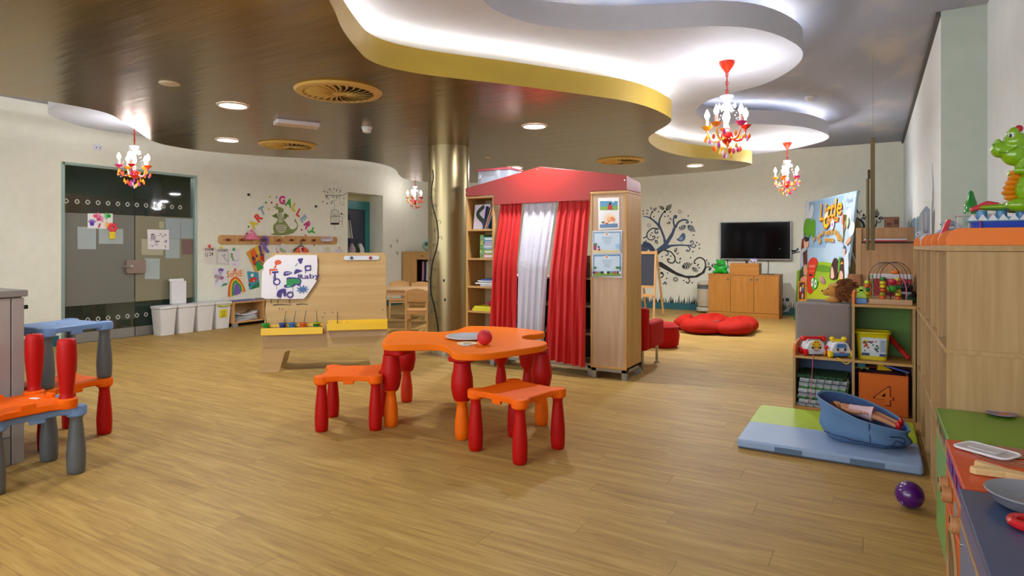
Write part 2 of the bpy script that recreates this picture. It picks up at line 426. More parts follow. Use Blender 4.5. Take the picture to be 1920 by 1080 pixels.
# brushed gold ceiling
def gold_mat():
    m = bpy.data.materials.new('gold_lacquer'); m.use_nodes = True; nt = m.node_tree; b = nt.nodes['Principled BSDF']; L = nt.links.new
    g = nt.nodes.new('ShaderNodeNewGeometry'); mp = nt.nodes.new('ShaderNodeMapping'); mp.inputs['Rotation'].default_value = (0, 0, R(-28)); mp.inputs['Scale'].default_value = (.5, 3.2, 1)
    L(g.outputs['Position'], mp.inputs[0]); n = nt.nodes.new('ShaderNodeTexNoise'); n.inputs['Scale'].default_value = 1.6; n.inputs['Detail'].default_value = 3; L(mp.outputs[0], n.inputs['Vector'])
    cr = nt.nodes.new('ShaderNodeValToRGB'); cr.color_ramp.elements[0].color = lin('#735610'); cr.color_ramp.elements[1].color = lin('#917124'); cr.color_ramp.elements[0].position = .3; cr.color_ramp.elements[1].position = .7
    L(n.outputs[0], cr.inputs[0]); L(cr.outputs[0], b.inputs['Base Color']); b.inputs['Metallic'].default_value = .85
    mr = nt.nodes.new('ShaderNodeMapRange'); mr.inputs[3].default_value = .17; mr.inputs[4].default_value = .3; L(n.outputs[0], mr.inputs[0]); L(mr.outputs[0], b.inputs['Roughness'])
    mp2 = nt.nodes.new('ShaderNodeMapping'); mp2.inputs['Rotation'].default_value = (0, 0, R(-28)); mp2.inputs['Scale'].default_value = (.8, 9, 1); L(g.outputs['Position'], mp2.inputs[0])
    n2 = nt.nodes.new('ShaderNodeTexNoise'); n2.inputs['Scale'].default_value = 2; n2.inputs['Detail'].default_value = 4; L(mp2.outputs[0], n2.inputs['Vector'])
    bp = nt.nodes.new('ShaderNodeBump'); bp.inputs['Strength'].default_value = .16; bp.inputs['Distance'].default_value = .012; L(n2.outputs[0], bp.inputs['Height']); L(bp.outputs[0], b.inputs['Normal'])
    return m
M_GOLD = gold_mat()
gright = [(617, 0), (628, 22), (645, 60), (677, 100), (693, 113), (720, 124), (763, 134), (813, 142), (880, 150), (980, 162), (1120, 181), (1180, 191), (1222, 203), (1249, 216), (1259, 225),
          (1249, 236), (1227, 249), (1216, 259), (1222, 271), (1244, 283), (1291, 294), (1360, 300), (1408, 306), (1397, 313), (1360, 319), (1291, 325), (1235, 329), (1180, 333), (1000, 340), (850, 343),
          (800, 341), (763, 336), (750, 330), (740, 317), (713, 307), (667, 300), (640, 299), (580, 297), (500, 293), (400, 285), (333, 276), (290, 266), (260, 247), (233, 230), (200, 212), (120, 195), (0, 178), (-250, 150)]
G2 = [Vector((*F(u, v, ZG), 0)) for u, v in gright]
G2 = [Vector((-1.2, -2.6, 0)), Vector((-1.25, -.5, 0)), Vector((-1.45, .6, 0)), Vector((-1.78, 1.45, 0))]+G2+[Vector((-5.9, -.6, 0)), Vector((-5.5, -2.6, 0))]
GP = [(p.x, p.y) for p in catmull(G2, 4, True)]
def slab(poly, z0, z1, mu, ms):
    m = MB(mu); n = len(poly); ar = sum(poly[i][0]*poly[(i+1) % n][1]-poly[(i+1) % n][0]*poly[i][1] for i in range(n))
    if ar < 0: poly = poly[::-1]
    vs = [(x, y, z0) for x, y in poly]+[(x, y, z1) for x, y in poly]
    m.add(vs, [tuple(range(n-1, -1, -1))]); m.use(ms); m.add(vs, [tuple(range(n, 2*n))]+[(i, (i+1) % n, n+(i+1) % n, n+i) for i in range(n)])
    return m
def inset(poly, d):
    n = len(poly); ar = sum(poly[i][0]*poly[(i+1) % n][1]-poly[(i+1) % n][0]*poly[i][1] for i in range(n)); s = 1 if ar > 0 else -1; o = []
    for i in range(n):
        a, b = Vector(poly[i-1]), Vector(poly[(i+1) % n]); t = (b-a); t = t.normalized() if t.length > 1e-6 else Vector((1, 0)); o.append((poly[i][0]-t.y*d*s, poly[i][1]+t.x*d*s))
    return o
out('ceiling_gold', slab(GP, ZG, ZGT, M_GOLD, M_GOLDS), kind='structure', ang=50)
wpx = [(870, -60), (905, 0), (945, 27), (1012, 47), (1124, 58), (1214, 56), (1300, 51), (1348, 49), (1415, 54), (1473, 72), (1505, 97), (1491, 125), (1437, 156), (1370, 175), (1325, 190), (1305, 207), (1316, 222), (1348, 231), (1437, 233),
       (1505, 238), (1545, 249), (1554, 258), (1536, 267), (1482, 280), (1415, 290), (1300, 300), (1180, 306), (1000, 312), (860, 318), (790, 326), (752, 324), (728, 308), (690, 296), (600, 288), (500, 282), (400, 272), (300, 262), (250, 253), (200, 246), (150, 236), (100, 220), (90, 206), (105, 195), (130, 186)]
W2 = [Vector((*F(u, v, ZW), 0)) for u, v in wpx]
W2 = [Vector((-.7, -2.6, 0)), Vector((-.6, 0, 0)), Vector((-.55, 1.6, 0))]+W2+[Vector((-4.9, 3.2, 0)), Vector((-4.6, 0, 0)), Vector((-4.4, -2.6, 0))]
WP = [(p.x, p.y) for p in catmull(W2, 4, True)]
out('ceiling_white', slab(WP, ZW, ZWT, M_WHITE, C('#cfccd2', .75)), kind='structure', ang=50)
# cove light tubes lying on top of both slabs, behind the edge
def cove(poly, z, d, name, e):
    P = inset(poly, d); m = MB(C('#f4f6ff', emit=e)); m.tube([(x, y, z+.004) for x, y in P if y > -2.3], .008, 5); out(name, m, kind='structure', smooth=False)
cove(GP, ZGT, .13, 'trim_2', K_COVE*1.5); cove(WP, ZWT, .12, 'trim_3', K_COVE*1.2)
# skirtings
sk = MB(M_TEAL).box(XL, XR, YB-.015, YB, 0, .13); out('baseboard_back', sk, kind='structure', smooth=False)
sk = MB(M_TEAL).box(XL, XL+.015, YF, gq0-.05, 0, .13).box(XL, XL+.015, gq1+.05, rq0, 0, .13).box(XL, XL+.015, rq1, YB, 0, .13); out('baseboard_left', sk, kind='structure', smooth=False)
sk = MB(M_TEAL).box(XR-.015, XR, QN, YB-.02, 0, .13); out('baseboard_right', sk, kind='structure', smooth=False)

# room behind the glass door
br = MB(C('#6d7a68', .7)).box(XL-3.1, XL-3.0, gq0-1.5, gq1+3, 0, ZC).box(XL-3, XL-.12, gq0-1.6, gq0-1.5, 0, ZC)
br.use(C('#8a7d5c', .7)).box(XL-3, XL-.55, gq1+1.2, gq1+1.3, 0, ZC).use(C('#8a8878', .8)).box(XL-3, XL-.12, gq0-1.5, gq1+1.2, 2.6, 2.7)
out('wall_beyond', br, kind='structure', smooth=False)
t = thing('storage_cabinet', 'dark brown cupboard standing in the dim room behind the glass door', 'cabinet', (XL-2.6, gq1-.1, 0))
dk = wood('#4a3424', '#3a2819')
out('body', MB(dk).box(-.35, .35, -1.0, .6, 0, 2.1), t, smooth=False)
for k in range(3): out('door', MB(dk).box(.35, .37, -.98+k*.53, -.48+k*.53, .1, 2.05), t, smooth=False, bevel=.004)
t = thing('wooden_chair', 'pale wooden chair with a draped white cloth seen low through the glass door', 'chair', (XL-1.0, gq0+1.1, 0))
out('seat', MB(M_PINEX).box(-.2, .2, -.2, .2, .4, .44), t, bevel=.005)
for a in (-.17, .17):
    for b in (-.17, .17): out('leg', MB(M_PINE).box(a-.02, a+.02, b-.02, b+.02, 0, .4), t, smooth=False)
out('backrest', MB(M_PINE).box(-.2, -.17, -.2, .2, .44, .85), t, bevel=.004)
m = MB(C('#c9c4b4', .9))
m.prism([(-.22, -.22), (.2, -.22), (.22, .0), (.2, .22), (-.22, .22)], .442, .455); m.box(.2, .215, -.2, .2, .16, .45)
out('cloth', m, t, bevel=.004)
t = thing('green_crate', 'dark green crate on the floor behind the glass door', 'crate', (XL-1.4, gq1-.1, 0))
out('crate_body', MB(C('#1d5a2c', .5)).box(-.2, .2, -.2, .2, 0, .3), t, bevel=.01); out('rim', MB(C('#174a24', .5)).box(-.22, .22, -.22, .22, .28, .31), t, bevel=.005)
la = area('back_room_lamp', (XL-1.5, (gq0+gq1)/2, 2.5), (0, 0, 0), .6, .6, 14, (1, .95, .85))

# glass door
t = thing('door_1', None, None, (XL, gq0, 0)); del WM[t.name]; WM[t.name] = Matrix.Translation((XL, gq0, 0)); t['kind'] = 'structure'
DW = gq1-gq0; ds = atp(255, 500, XL)[0]-gq0
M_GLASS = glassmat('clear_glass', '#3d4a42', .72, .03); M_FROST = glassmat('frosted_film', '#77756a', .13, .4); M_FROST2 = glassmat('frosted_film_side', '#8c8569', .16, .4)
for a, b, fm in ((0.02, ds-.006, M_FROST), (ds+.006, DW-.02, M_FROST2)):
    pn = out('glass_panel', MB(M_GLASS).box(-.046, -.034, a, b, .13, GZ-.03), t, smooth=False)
    out('frosted_film', MB(fm).box(-.033, -.0315, a, b, .485, 1.69), pn, smooth=False)
    out('bottom_rail', MB(C('#8d8981', .4, .3)).box(-.06, -.02, a, b, 0, .13), t, smooth=False, bevel=.002)
fr = MB(C('#8fa39a', .35, .3)).box(-.1, .01, DW-.022, DW+.02, 0, GZ).box(-.1, .004, -.02, .022, 0, GZ).box(-.1, .004, 0, DW, GZ-.035, GZ)
out('door_frame', fr, t, smooth=False, bevel=.002)
ar = Art((XL-.031, gq0, 0), (0, 1, 0), (0, 0, 1)); wg = C('#b9b7ab', .6)
mot = None
for z, lo in ((1.84, 118), (.29, 118)):
    k = 0; a = .05
    while a < DW-.1:
        A_ = Art((XL-.031, gq0, 0), (0, 1, 0), (0, 0, 1)); A_.stroke([(-.0, .027), (.024, 0), (0, -.027), (-.024, 0)], .014, wg, False, sm=2, closed=True)
        if mot is None:
            mot = A_.done('diamond_sticker', t, smooth=False); mot.location = (0, a, z)
        else: inst(mot, t, (0, a, z))
        a += .125
m = MB(C('#8a7468', .35, .3)).prism(rrect(ds-.13, ds+.13, .88, 1.07, .02), -.032, .012, 'yz'); lk = out('lock_plate', m, t, bevel=.003)
m = MB(M_CHROME).cyl((.012, ds-.07, .985), (.03, ds-.07, .985), .02).cyl((.03, ds-.07, .985), (.06, ds-.07, .985), .009).cyl((.055, ds-.06, .985), (.055, ds-.2, .982), .009)
out('door_handle', m, t, smooth=True)
def sheet(name, label, pts, plane, m='#e6e1dc', cat='drawing', fn=None, th=.0015, group=None, off=.001):
    """a paper on a plane; pts photo corners"""
    O, A, V = plane; a = Art(O, A, V, off=off); P = [a.px(*p) for p in pts]; n = len(P)
    ar_ = sum(P[i][0]*P[(i+1) % n][1]-P[(i+1) % n][0]*P[i][1] for i in range(n))
    if ar_ < 0: P = P[::-1]
    mb = MB(C(m, .8) if isinstance(m, str) else m)
    lo = [a.O+a.A*x+a.V*y+a.N*off for x, y in P]; hi = [p+a.N*th for p in lo]
    mb.add(lo+hi, [tuple(range(n-1, -1, -1)), tuple(range(n, 2*n))]+[(i, (i+1) % n, n+(i+1) % n, n+i) for i in range(n)])
    o = out(name, mb, None, label, cat, group, world=True, smooth=False)
    if fn:
        b = Art(O, A, V, off=off+th+.0002, step=.0002); fn(b); b.done('print', o)
    return o
GP_ = ((XL-.031, 0, 0), (0, 1, 0), (0, 0, 1))     # glass front plane
for i, (x0, y0, x1, y1, c_, lb) in enumerate([(145, 425, 180, 467, '#a3acaa', 'blank pale sheet on the door glass left of the handprint poster'), (185, 428, 231, 457, '#a3acaa', 'blank landscape sheet under the handprint poster'),
        (265, 448, 306, 478, '#a9a58c', 'beige blank sheet partly behind the scribble drawing'), (310, 409, 338, 447, '#9aa6a8', 'pale blue sheet on the fixed pane, upper left of the pair'), (338.5, 410, 364, 447, '#9aa6a8', 'pale blue sheet beside the pane edge, upper right of the pair'),
        (310, 447.5, 337, 484, '#a0aca8', 'pale green-grey sheet directly under the upper pair on the pane'), (271, 484, 299.5, 523, '#a6b1ad', 'lowest pale sheet, right of the door lock'), (298, 415, 308, 428, '#a9a583', 'small yellowish note above the scribble drawing'), (341, 449, 362, 477, '#7a5f58', 'dull red poster at the pane edge behind the glass')]):
    sheet('paper_sheet', lb, [(x0, y0), (x1, y0+(x1-x0)*.03), (x1-.4, y1+.5), (x0+.4, y1)], GP_, c_, 'paper')
def hands(a):
    for c_, x, y, an in (('#e8557c', 178, 405, 0), ('#d04a80', 184, 411, 20), ('#10a030', 204, 405, 180), ('#5a2fb0', 172, 420, 90), ('#f0b010', 205, 422, 180)):
        a.dot((x, y), .026, c_); p = a.px(x, y)
        for k in range(5):
            t_ = R(an-50+25*k); a.stroke([p, (p[0]+.065*math.cos(t_), p[1]+.065*math.sin(t_))], .011, c_, False, sm=0)
    a.stroke([(184, 427), (187, 419)], .02, '#c01840', sm=0)
sheet('handprint_poster', 'white poster of colourful painted handprints on the glass door', [(164, 400), (211, 400.5), (211, 429), (164, 428)], GP_, '#ece8e6', 'poster', hands, off=.004)
def scrib(a):
    random.seed(3)
    for k in range(14):
        x, y = random.uniform(280, 311), random.uniform(434, 462)
        a.stroke([(x+random.uniform(-5, 5), y+random.uniform(-4, 4)) for _ in range(5)], .006, random.choice(['#3a3a50', '#6a5a90', '#8a8060', '#303030', '#9a90b0']))
sheet('scribble_drawing', 'white sheet with a dense grey and purple scribble on the glass', [(275.5, 430), (316, 431), (316.5, 468), (277, 467)], GP_, '#e4dede', 'drawing', scrib, off=.006)
t = thing('flower_craft', 'yellow tube craft with a red flower stuck on the glass door', 'craft', (XL-.02, atp(212, 435, XL)[0], 1.25))
q_, zt = atp(212, 428, XL); _, zb = atp(212, 448, XL)
out('tube', MB(C('#e8c818', .5)).box(-.008, .012, -.035, .035, zb-1.25, zt-1.25), t, bevel=.004)
m = MB(C('#e03848', .5))
for k in range(6): m.ball((.012, .04*math.cos(k*math.pi/3), zt-1.25+.01+.04*math.sin(k*math.pi/3)), (.012, .026, .026), 10, 6)
out('flower', m, t)
# recess with teal door
t = thing('door_2', None, None, (XL-.42, rq0, 0)); WM[t.name] = Matrix.Translation((XL-.42, rq0, 0)); t['kind'] = 'structure'; dw2 = rq1-rq0
out('door_frame', MB(C('#2a7a7a', .4)).box(0, .05, 0, .06, 0, RZ-.12).box(0, .05, dw2-.13, dw2, 0, RZ-.12).box(0, .05, .06, dw2-.13, RZ-.3, RZ-.12), t, smooth=False, bevel=.004)
out('door_panel', MB(C('#343c4e', .5)).box(-.02, .02, .06, dw2-.13, 0, RZ-.3), t, smooth=False)
out('door_header', MB(C('#b8b48e', .6)).box(-.01, .03, 0, dw2, RZ-.12, RZ), t, smooth=False)
m = MB(C('#202530', .4)).box(.02, .03, .42, .45, .2, RZ-.4); out('hinge', m, t, smooth=False)
t = thing('lamp_shade_stand', 'white lampshade with black edging on a stand in the doorway recess', 'lamp', (XL-.2, rq0+.16, 0))
m = MB(C('#a9a8a4', .8)).cyl((0, 0, 1.42), (0, 0, 1.78), .13, .08, 12); sh = out('lamp_shade', m, t); m = MB(M_BLACK)
for k in range(6):
    a = k*math.pi/3; m.tube([(.132*math.cos(a), .132*math.sin(a), 1.42), (.082*math.cos(a), .082*math.sin(a), 1.78)], .006, 5)
m.tube([(.132*math.cos(a*.5), .132*math.sin(a*.5), 1.42) for a in range(13)], .006, 5); out('edging', m, sh)
out('pole', MB(M_BLACK).cyl((0, 0, .02), (0, 0, 1.45), .012), t); out('base', MB(M_BLACK).cyl((0, 0, 0), (0, 0, .02), .09), t)
t = thing('hanging_coats', 'pinkish and white coats bundled in the doorway recess below the lampshade', 'coat', (XL-.2, rq0+.42, 0))
random.seed(5)
for k, c_ in enumerate(['#b09aa0', '#2c3a34', '#c8c0c0']):
    m = MB(C(c_, .9)); x = -.02+k*.02; y = -.1+k*.1
    m.lathe([(.03, 1.32), (.09, 1.2), (.1, .9), (.11, .5), (.1, .3)], (x, y, 0), 12); out('coat', m, t)
out('stand', MB(M_BLACK).cyl((0, 0, 0), (0, 0, 1.4), .012).cyl((0, 0, 0), (0, 0, .02), .12), t)
# ================================================================ CEILING FIXTURES
def at_z(u, v, z): x, y = F(u, v, z); return (x, y, z)
M_VENT = C('#c9a352', .45); vent0 = None
for (u, v, lb) in ((635, 171, 'largest round gold swirl air vent, right of the recessed downlights'), (540, 272, 'round gold swirl air vent over the art gallery wall'), (1163, 301, 'round gold swirl air vent above the red playhouse roof')):
    loc = at_z(u, v, ZG)
    if vent0 is None:
        t = vent0 = thing('ceiling_vent', lb, 'air vent', loc, group='gold ceiling vents')
        out('dark_recess', MB(C('#2a1c08', .8)).cyl((0, 0, -.004), (0, 0, .0), .27, n=28), t)
        m = MB(M_VENT).lathe([(.26, -.004), (.262, -.022), (.31, -.018), (.325, -.001)], n=40, caps=False); out('outer_ring', m, t)
        out('hub', MB(M_VENT).lathe([(.0, -.026), (.05, -.024), (.062, -.01), (.062, -.004)], n=20, caps=False), t)
        n = 26; bl = None
        P = [(.055, 0, -.02), (.12, .012, -.022), (.2, .006, -.02), (.262, -.02, -.016)]; mb = MB(M_VENT); vs = []
        for i, p in enumerate(P):
            hw = (.003, .007, .009, .009)[i]; vs += [(p[0], p[1]-hw, p[2]-.004), (p[0], p[1]+hw, p[2]+.006)]
        mb.add(vs, [(0, 2, 3, 1), (2, 4, 5, 3), (4, 6, 7, 5)])
        bl = out('blade', mb, t); s_ = bl.modifiers.new('s', 'SOLIDIFY'); s_.thickness = .003
        for k in range(1, n): inst(bl, t, (0, 0, 0), (0, 0, 2*math.pi*k/n))
    else: dup(vent0, loc, 0, lb)
M_LAMP = C('#fff4e4', emit=9)
d0 = None
for (u, v, lb, kd) in ((437, 197, 'round recessed downlight, nearest of the pair left of the big vent', 0.3), (427, 262, 'round recessed downlight behind the other one at left', 0.35), (1002, 236, 'round recessed downlight right of the column top', 0.38), (1303, 310, 'round recessed downlight at the right tip of the gold ceiling', .95), (965, 314, 'round recessed downlight just over the playhouse roof slope', 0.9)):
    loc = at_z(u, v, ZG)
    if d0 is None:
        t = d0 = thing('downlight', lb, 'ceiling light', loc, group='recessed downlights')
        out('trim_ring', MB(C('#d8cdbd', .4)).lathe([(.105, -.001), (.106, -.012), (.125, -.008), (.13, -.0005)], n=32, caps=False), t)
        out('diffuser', MB(M_LAMP).cyl((0, 0, -.006), (0, 0, -.001), .106, n=32), t)
    else: dup(d0, loc, 0, lb)
    l = bpy.data.lights.new('downlight_beam', 'AREA'); l.shape = 'DISK'; l.size = .2; l.energy = K_DOWN*kd; l.color = (.9, .95, 1)
    o = bpy.data.objects.new('downlight_beam', l); col.objects.link(o); o.location = (loc[0], loc[1], ZG-.02)
# unseen fill downlights, added for general light, behind the camera and past the frame
for x, y, lb in ((-2.0, .6, 'added fill downlight just left of the viewer overhead'), (-3.4, .6, 'added fill downlight further left overhead, outside the frame'), (-4.7, .3, 'added fill downlight over the grey cabinet, outside the frame'), (-3.4, -1.6, 'added fill downlight behind the viewer near the windows')):
    o = dup(d0, (x, y, ZG), 0, lb)
    l = bpy.data.lights.new('downlight_beam', 'AREA'); l.shape = 'DISK'; l.size = .2; l.energy = K_DOWN*.16; l.color = (.9, .95, 1)
    o = bpy.data.objects.new('downlight_beam', l); col.objects.link(o); o.location = (x, y, ZG-.02)
def detector(u, v, z, lb):
    t = thing('smoke_detector', lb, 'smoke detector', at_z(u, v, z))
    out('base', MB(C('#d8d4d0', .5)).cyl((0, 0, -.018), (0, 0, 0), .052, n=20), t, bevel=.003)
    out('sensor_head', MB(C('#cfcac4', .5)).lathe([(.02, -.06), (.036, -.055), (.045, -.03), (.046, -.018)], n=20), t)
detector(688, 238, ZG, 'white smoke detector on the gold ceiling left of the column'); detector(1518, 181, ZC, 'white smoke detector on the painted ceiling at right')
for (u, v, r, lb) in ((318, 156, .07, 'small blank cream disc in the gold ceiling near the downlights'), (915, 294, .045, 'tiny white disc in the gold ceiling above the bookshelf')):
    p = at_z(u, v, ZG); m = MB(C('#cbbba0', .5)).lathe([(r*.7, -.012), (r*.95, -.008), (r, 0)], p, 20); out('ceiling_disc', m, None, lb, 'ceiling sensor', world=True)
t = thing('emergency_light', 'white rectangular emergency light panel reflecting red between the vents', 'light panel', at_z(557, 229, ZG), R(62))
out('housing', MB(C('#cfc8cc', .4)).rbox(-.2, .2, -.085, .085, -.035, 0, .015), t, bevel=.004); out('lens', MB(C('#c4a68a', .15)).box(-.18, .18, -.068, .068, -.04, -.034), t, smooth=False)

# ================================================================ CHANDELIERS
M_CL = C('#f4eef4', .03, trans=.75, spec=.8); DC = ['#ff5a10', '#e0208c', '#ffb020', '#d81818', '#ff8a10', '#f0e8f0', '#c030a0', '#ffd040']
M_DROP = [C(c, .05, spec=.9, coat=.6) for c in DC]
M_BULB = C('#fff3e6', emit=14)
def chandelier(loc, top, lb, lightpow):
    t = thing('chandelier', lb, 'chandelier', loc, rz=random.random()*3, group=None)
    zt = top-loc[2]                                     # canopy height above the base of the crystal
    out('canopy', MB(C('#c83010', .35, .2)).lathe([(.012, zt-.09), (.022, zt-.075), (.045, zt-.045), (.06, zt-.02), (.062, zt)], n=20), t)
    ch = MB(C('#b82c20', .4, .3)); ch.tube([(0, 0, .42), (0, 0, zt-.08)], .005, 6)
    k = 0; z = .43
    while z < zt-.1:
        ch.tube([(.011*math.cos(a)*(k % 2), .011*math.cos(a)*((k+1) % 2), z+.02+.02*math.sin(a)) for a in [i*math.pi/4 for i in range(8)]], .003, 5, closed=True); z += .034; k += 1
    out('chain', ch, t)
    out('crystal_stem', MB(M_CL).lathe([(.008, .06), (.03, .09), (.012, .12), (.024, .16), (.01, .19), (.028, .24), (.016, .3), (.012, .34), (.04, .39), (.055, .41), (.05, .42), (.01, .425)], n=14), t)
    out('hub', MB(M_DROP[3]).lathe([(.006, .02), (.035, .05), (.05, .09), (.04, .12), (.01, .135)], n=14), t)
    for i in range(5):
        a = 2*math.pi*i/5; ca, sa = math.cos(a), math.sin(a); mt = M_DROP[(i*3+1) % 5]
        P = catmull([(ca*.03, sa*.03, .09), (ca*.07, sa*.07, .06), (ca*.12, sa*.12, .07), (ca*.15, sa*.15, .13), (ca*.155, sa*.155, .16)], 4)
        arm = out('arm', MB(mt).tube(P, .008, 7), t); x, y = ca*.155, sa*.155
        out('cup', MB(M_DROP[(i*2) % 5]).lathe([(.008, .15), (.03, .165), (.045, .185), (.042, .185), (.01, .165)], (x, y, 0), 14), arm)
        out('candle', MB(C('#f0d0c0', .6)).cyl((x, y, .17), (x, y, .245), .011), arm)
        out('bulb', MB(M_BULB).lathe([(.009, .245), (.02, .265), (.021, .28), (.012, .305), (.002, .325)], (x, y, 0), 10), arm)
    dr = [None]*8
    sp = [(.165, .12, j, 12) for j in range(12)]+[(.1, .03, j, 9) for j in range(9)]+[(.05, -.01, j, 6) for j in range(6)]+[(.06, .36, j, 6) for j in range(6)]+[(0, -.03, 0, 1)]
    for n_, (r, z, j, kk) in enumerate(sp):
        a = 2*math.pi*j/kk+.3; c_ = (n_*5+j) % 8; jz = z-.03*random.random()
        if r == .06: c_ = 5
        if dr[c_] is None:
            dr[c_] = out('crystal_drop', MB(M_DROP[c_]).lathe([(.001, -.04), (.011, -.028), (.013, -.018), (.007, 0), (.001, .012)], n=7), t); dr[c_].location = (r*math.cos(a), r*math.sin(a), jz)
        else: inst(dr[c_], t, (r*math.cos(a), r*math.sin(a), jz))
    m = MB(M_CL)
    for i in range(5):
        a, b = 2*math.pi*i/5, 2*math.pi*(i+1)/5
        for k in range(9):
            f = k/8; aa = a+(b-a)*f; m.ball((.15*math.cos(aa), .15*math.sin(aa), .12-.07*math.sin(math.pi*f)), .005, 6, 4)
        for k in range(8): f = k/7; m.ball(((.05+.1*f)*math.cos(a), (.05+.1*f)*math.sin(a), .38-.2*f-.05*math.sin(math.pi*f)), .005, 6, 4)
    out('bead_strings', m, t, kind='stuff')
    l = bpy.data.lights.new('chandelier_glow', 'POINT'); l.energy = lightpow; l.color = (.88, .94, 1); l.shadow_soft_size = .12
    o = bpy.data.objects.new('chandelier_glow', l); col.objects.link(o); o.location = (loc[0], loc[1], loc[2]+.3)
def polar(u, Y): X = (u-960)/FPX*Y; return (CS*X-SN*Y, SN*X+CS*Y)
chandelier((*polar(1363, 4.9), 2.04), ZW, 'nearest red and orange chandelier hanging from the white ceiling curve', K_BULB*24)
chandelier((*polar(1476, 8.7), 2.06), ZW, 'chandelier with glowing bulbs between the television and the banner', K_BULB*60)
chandelier((*polar(252, 7.2), 2.02), ZW, 'chandelier with glowing bulbs in front of the glass door', K_BULB*16)
chandelier((*polar(778, 13.), 2.12), ZC, 'smallest distant chandelier left of the gold column', K_BULB*9)

# ================================================================ COLUMN
CX, CY, CRR = -4.35, 5.90, .244
m = bpy.data.materials.new('brushed_metal_column'); m.use_nodes = True; b = m.node_tree.nodes['Principled BSDF']; b.inputs['Base Color'].default_value = lin('#9a8a66'); b.inputs['Metallic'].default_value = .8; b.inputs['Roughness'].default_value = .3
t = thing('column', 'round brushed metal column with a painted vine, reaching the gold ceiling', 'column', (CX, CY, 0)); t['kind'] = 'structure'; del t['category']
out('shaft', MB(m).cyl((0, 0, .06), (0, 0, ZG), CRR, n=64), t)
out('base_ring', MB(M_CHROME).cyl((0, 0, 0), (0, 0, .06), CRR+.004, n=64), t)
def oncol(u, v, e=.004):
    d = ray(u, v); o = Vector((0, 0, HC)); r = CRR+e; ox, oy = -CX, -CY
    A = d.x**2+d.y**2; B = 2*(d.x*ox+d.y*oy); Cc = ox*ox+oy*oy-r*r; D = max(0, B*B-4*A*Cc); k = (-B-math.sqrt(D))/(2*A); return o+d*k
vine = [(811, 318), (812, 335), (809, 352), (809, 372), (812, 392), (818, 412), (821, 432), (821, 452), (817, 470), (811, 490), (808, 512), (807, 535), (809, 555), (814, 575), (818, 595), (821, 612), (822, 640)]
P = [oncol(p.x, p.y) for p in catmull([(a, b, 0) for a, b in vine], 4)]
vt = thing('vine_decal', 'dark green curling vine painted up the left side of the column', 'wall decal', (P[-1].x, P[-1].y, P[-1].z))
out('stem', MB(C('#12241c', .6)).tube(P, [.004+.004*i/len(P) for i in range(len(P))], 5), vt, world=True)
m = MB(C('#17251d', .6)); random.seed(4)
for i in range(6, len(vine)*4-6, 3):
    p = catmull([(a, b, 0) for a, b in vine], 4)[i]; s_ = 1 if (i//3) % 2 else -1
    L = [(p.x, p.y), (p.x+s_*4, p.y-4), (p.x+s_*7, p.y-3), (p.x+s_*7, p.y+1), (p.x+s_*5, p.y+2)]
    m.tube([oncol(max(805, a), b) for a, b in L], .0018, 4)
out('tendrils', m, vt, world=True)
for u, v, lb in ((832, 526, 'small black dot sticker on the column, upper one'), (834, 562, 'small black dot sticker on the column, lower one')):
    p = oncol(u, v, .003); out('dot_sticker', MB(M_DECAL).ball(p, (.012, .006, .018), 10, 6), None, lb, 'sticker', world=True)

# ================================================================ STOOLS AND TABLE
def bottle(r=.046, h=.325):
    return [(r*.78, 0), (r*.9, .006), (r*.96, h*.1), (r, h*.3), (r*.94, h*.48), (r*.8, h*.7), (r*.68, h*.88), (r*.66, h*.93), (r*.78, h*.97), (r*.8, h)]
def seat_mb(m, s=.18, z0=.322, mat=None):
    # square plate pinched between four round corner nubs
    P = []
    for k in range(4):
        a = math.pi/2*k+math.pi/4; cx, cy = s*math.copysign(1, math.cos(a)), s*math.copysign(1, math.sin(a))
        for j in range(-3, 4):
            b = a+R(j*28); P.append((cx+.05*math.cos(b), cy+.05*math.sin(b)))
        # edge toward the next corner, slightly waisted
        a2 = a+math.pi/2; nx, ny = s*math.copysign(1, math.cos(a2)), s*math.copysign(1, math.sin(a2))
        ex, ey = math.cos(a+math.pi/4), math.sin(a+math.pi/4)
        for f in (.22, .78): P.append((cx+(nx-cx)*f+ex*.012, cy+(ny-cy)*f+ey*.012))
    m.prism(P, z0+.012, z0+.05)
    return m
def stool(loc, rz, top, leg, lb, flip=False, notch=True):
    t = thing('childrens_stool', lb, 'stool', loc, rz, tilt=(math.pi, 0) if flip else None)
    s = out('seat', seat_mb(MB(top)), t, bevel=.009, seg=3)
    for a, b in ((-1, -1), (1, -1), (1, 1), (-1, 1)): out('corner_cap', MB(top).lathe([(.042, .318), (.05, .326), (.051, .36), (.046, .373), (.03, .3765)], (a*.18, b*.18, 0), 20), s)
    lg = out('lug', MB(top).box(-.035, .035, -.192, -.172, .314, .34), s, bevel=.004)
    for k in (1, 2, 3): inst(lg, s, (0, 0, 0), (0, 0, math.pi/2*k))
    out('centre_dimple', MB(top).lathe([(.012, .3722), (.012, .374), (.006, .3745)], n=12), s)
    for a, b in ((-1, -1), (1, -1), (1, 1), (-1, 1)):
        out('leg', MB(leg).lathe(bottle(), (a*.18, b*.18, 0), 22), t, ang=60)
    return t
stool((-1.90, 3.285, 0), R(-11), M_ORANGE, M_RED, 'orange stool with red legs standing front right of the orange table')
stool((-3.185, 3.185, 0), R(35), M_ORANGE, M_RED, 'orange stool with red legs standing left of the orange table')
stool((-3.99, 1.53, 0), R(-3), M_BLUE, M_GREY, 'light blue stool with grey legs on the floor by the grey cabinet')
stool((-3.94, 1.455, .376+.376), R(1), M_ORANGE, M_RED, 'orange stool upside down with red legs in the air, on the blue stool', flip=True)
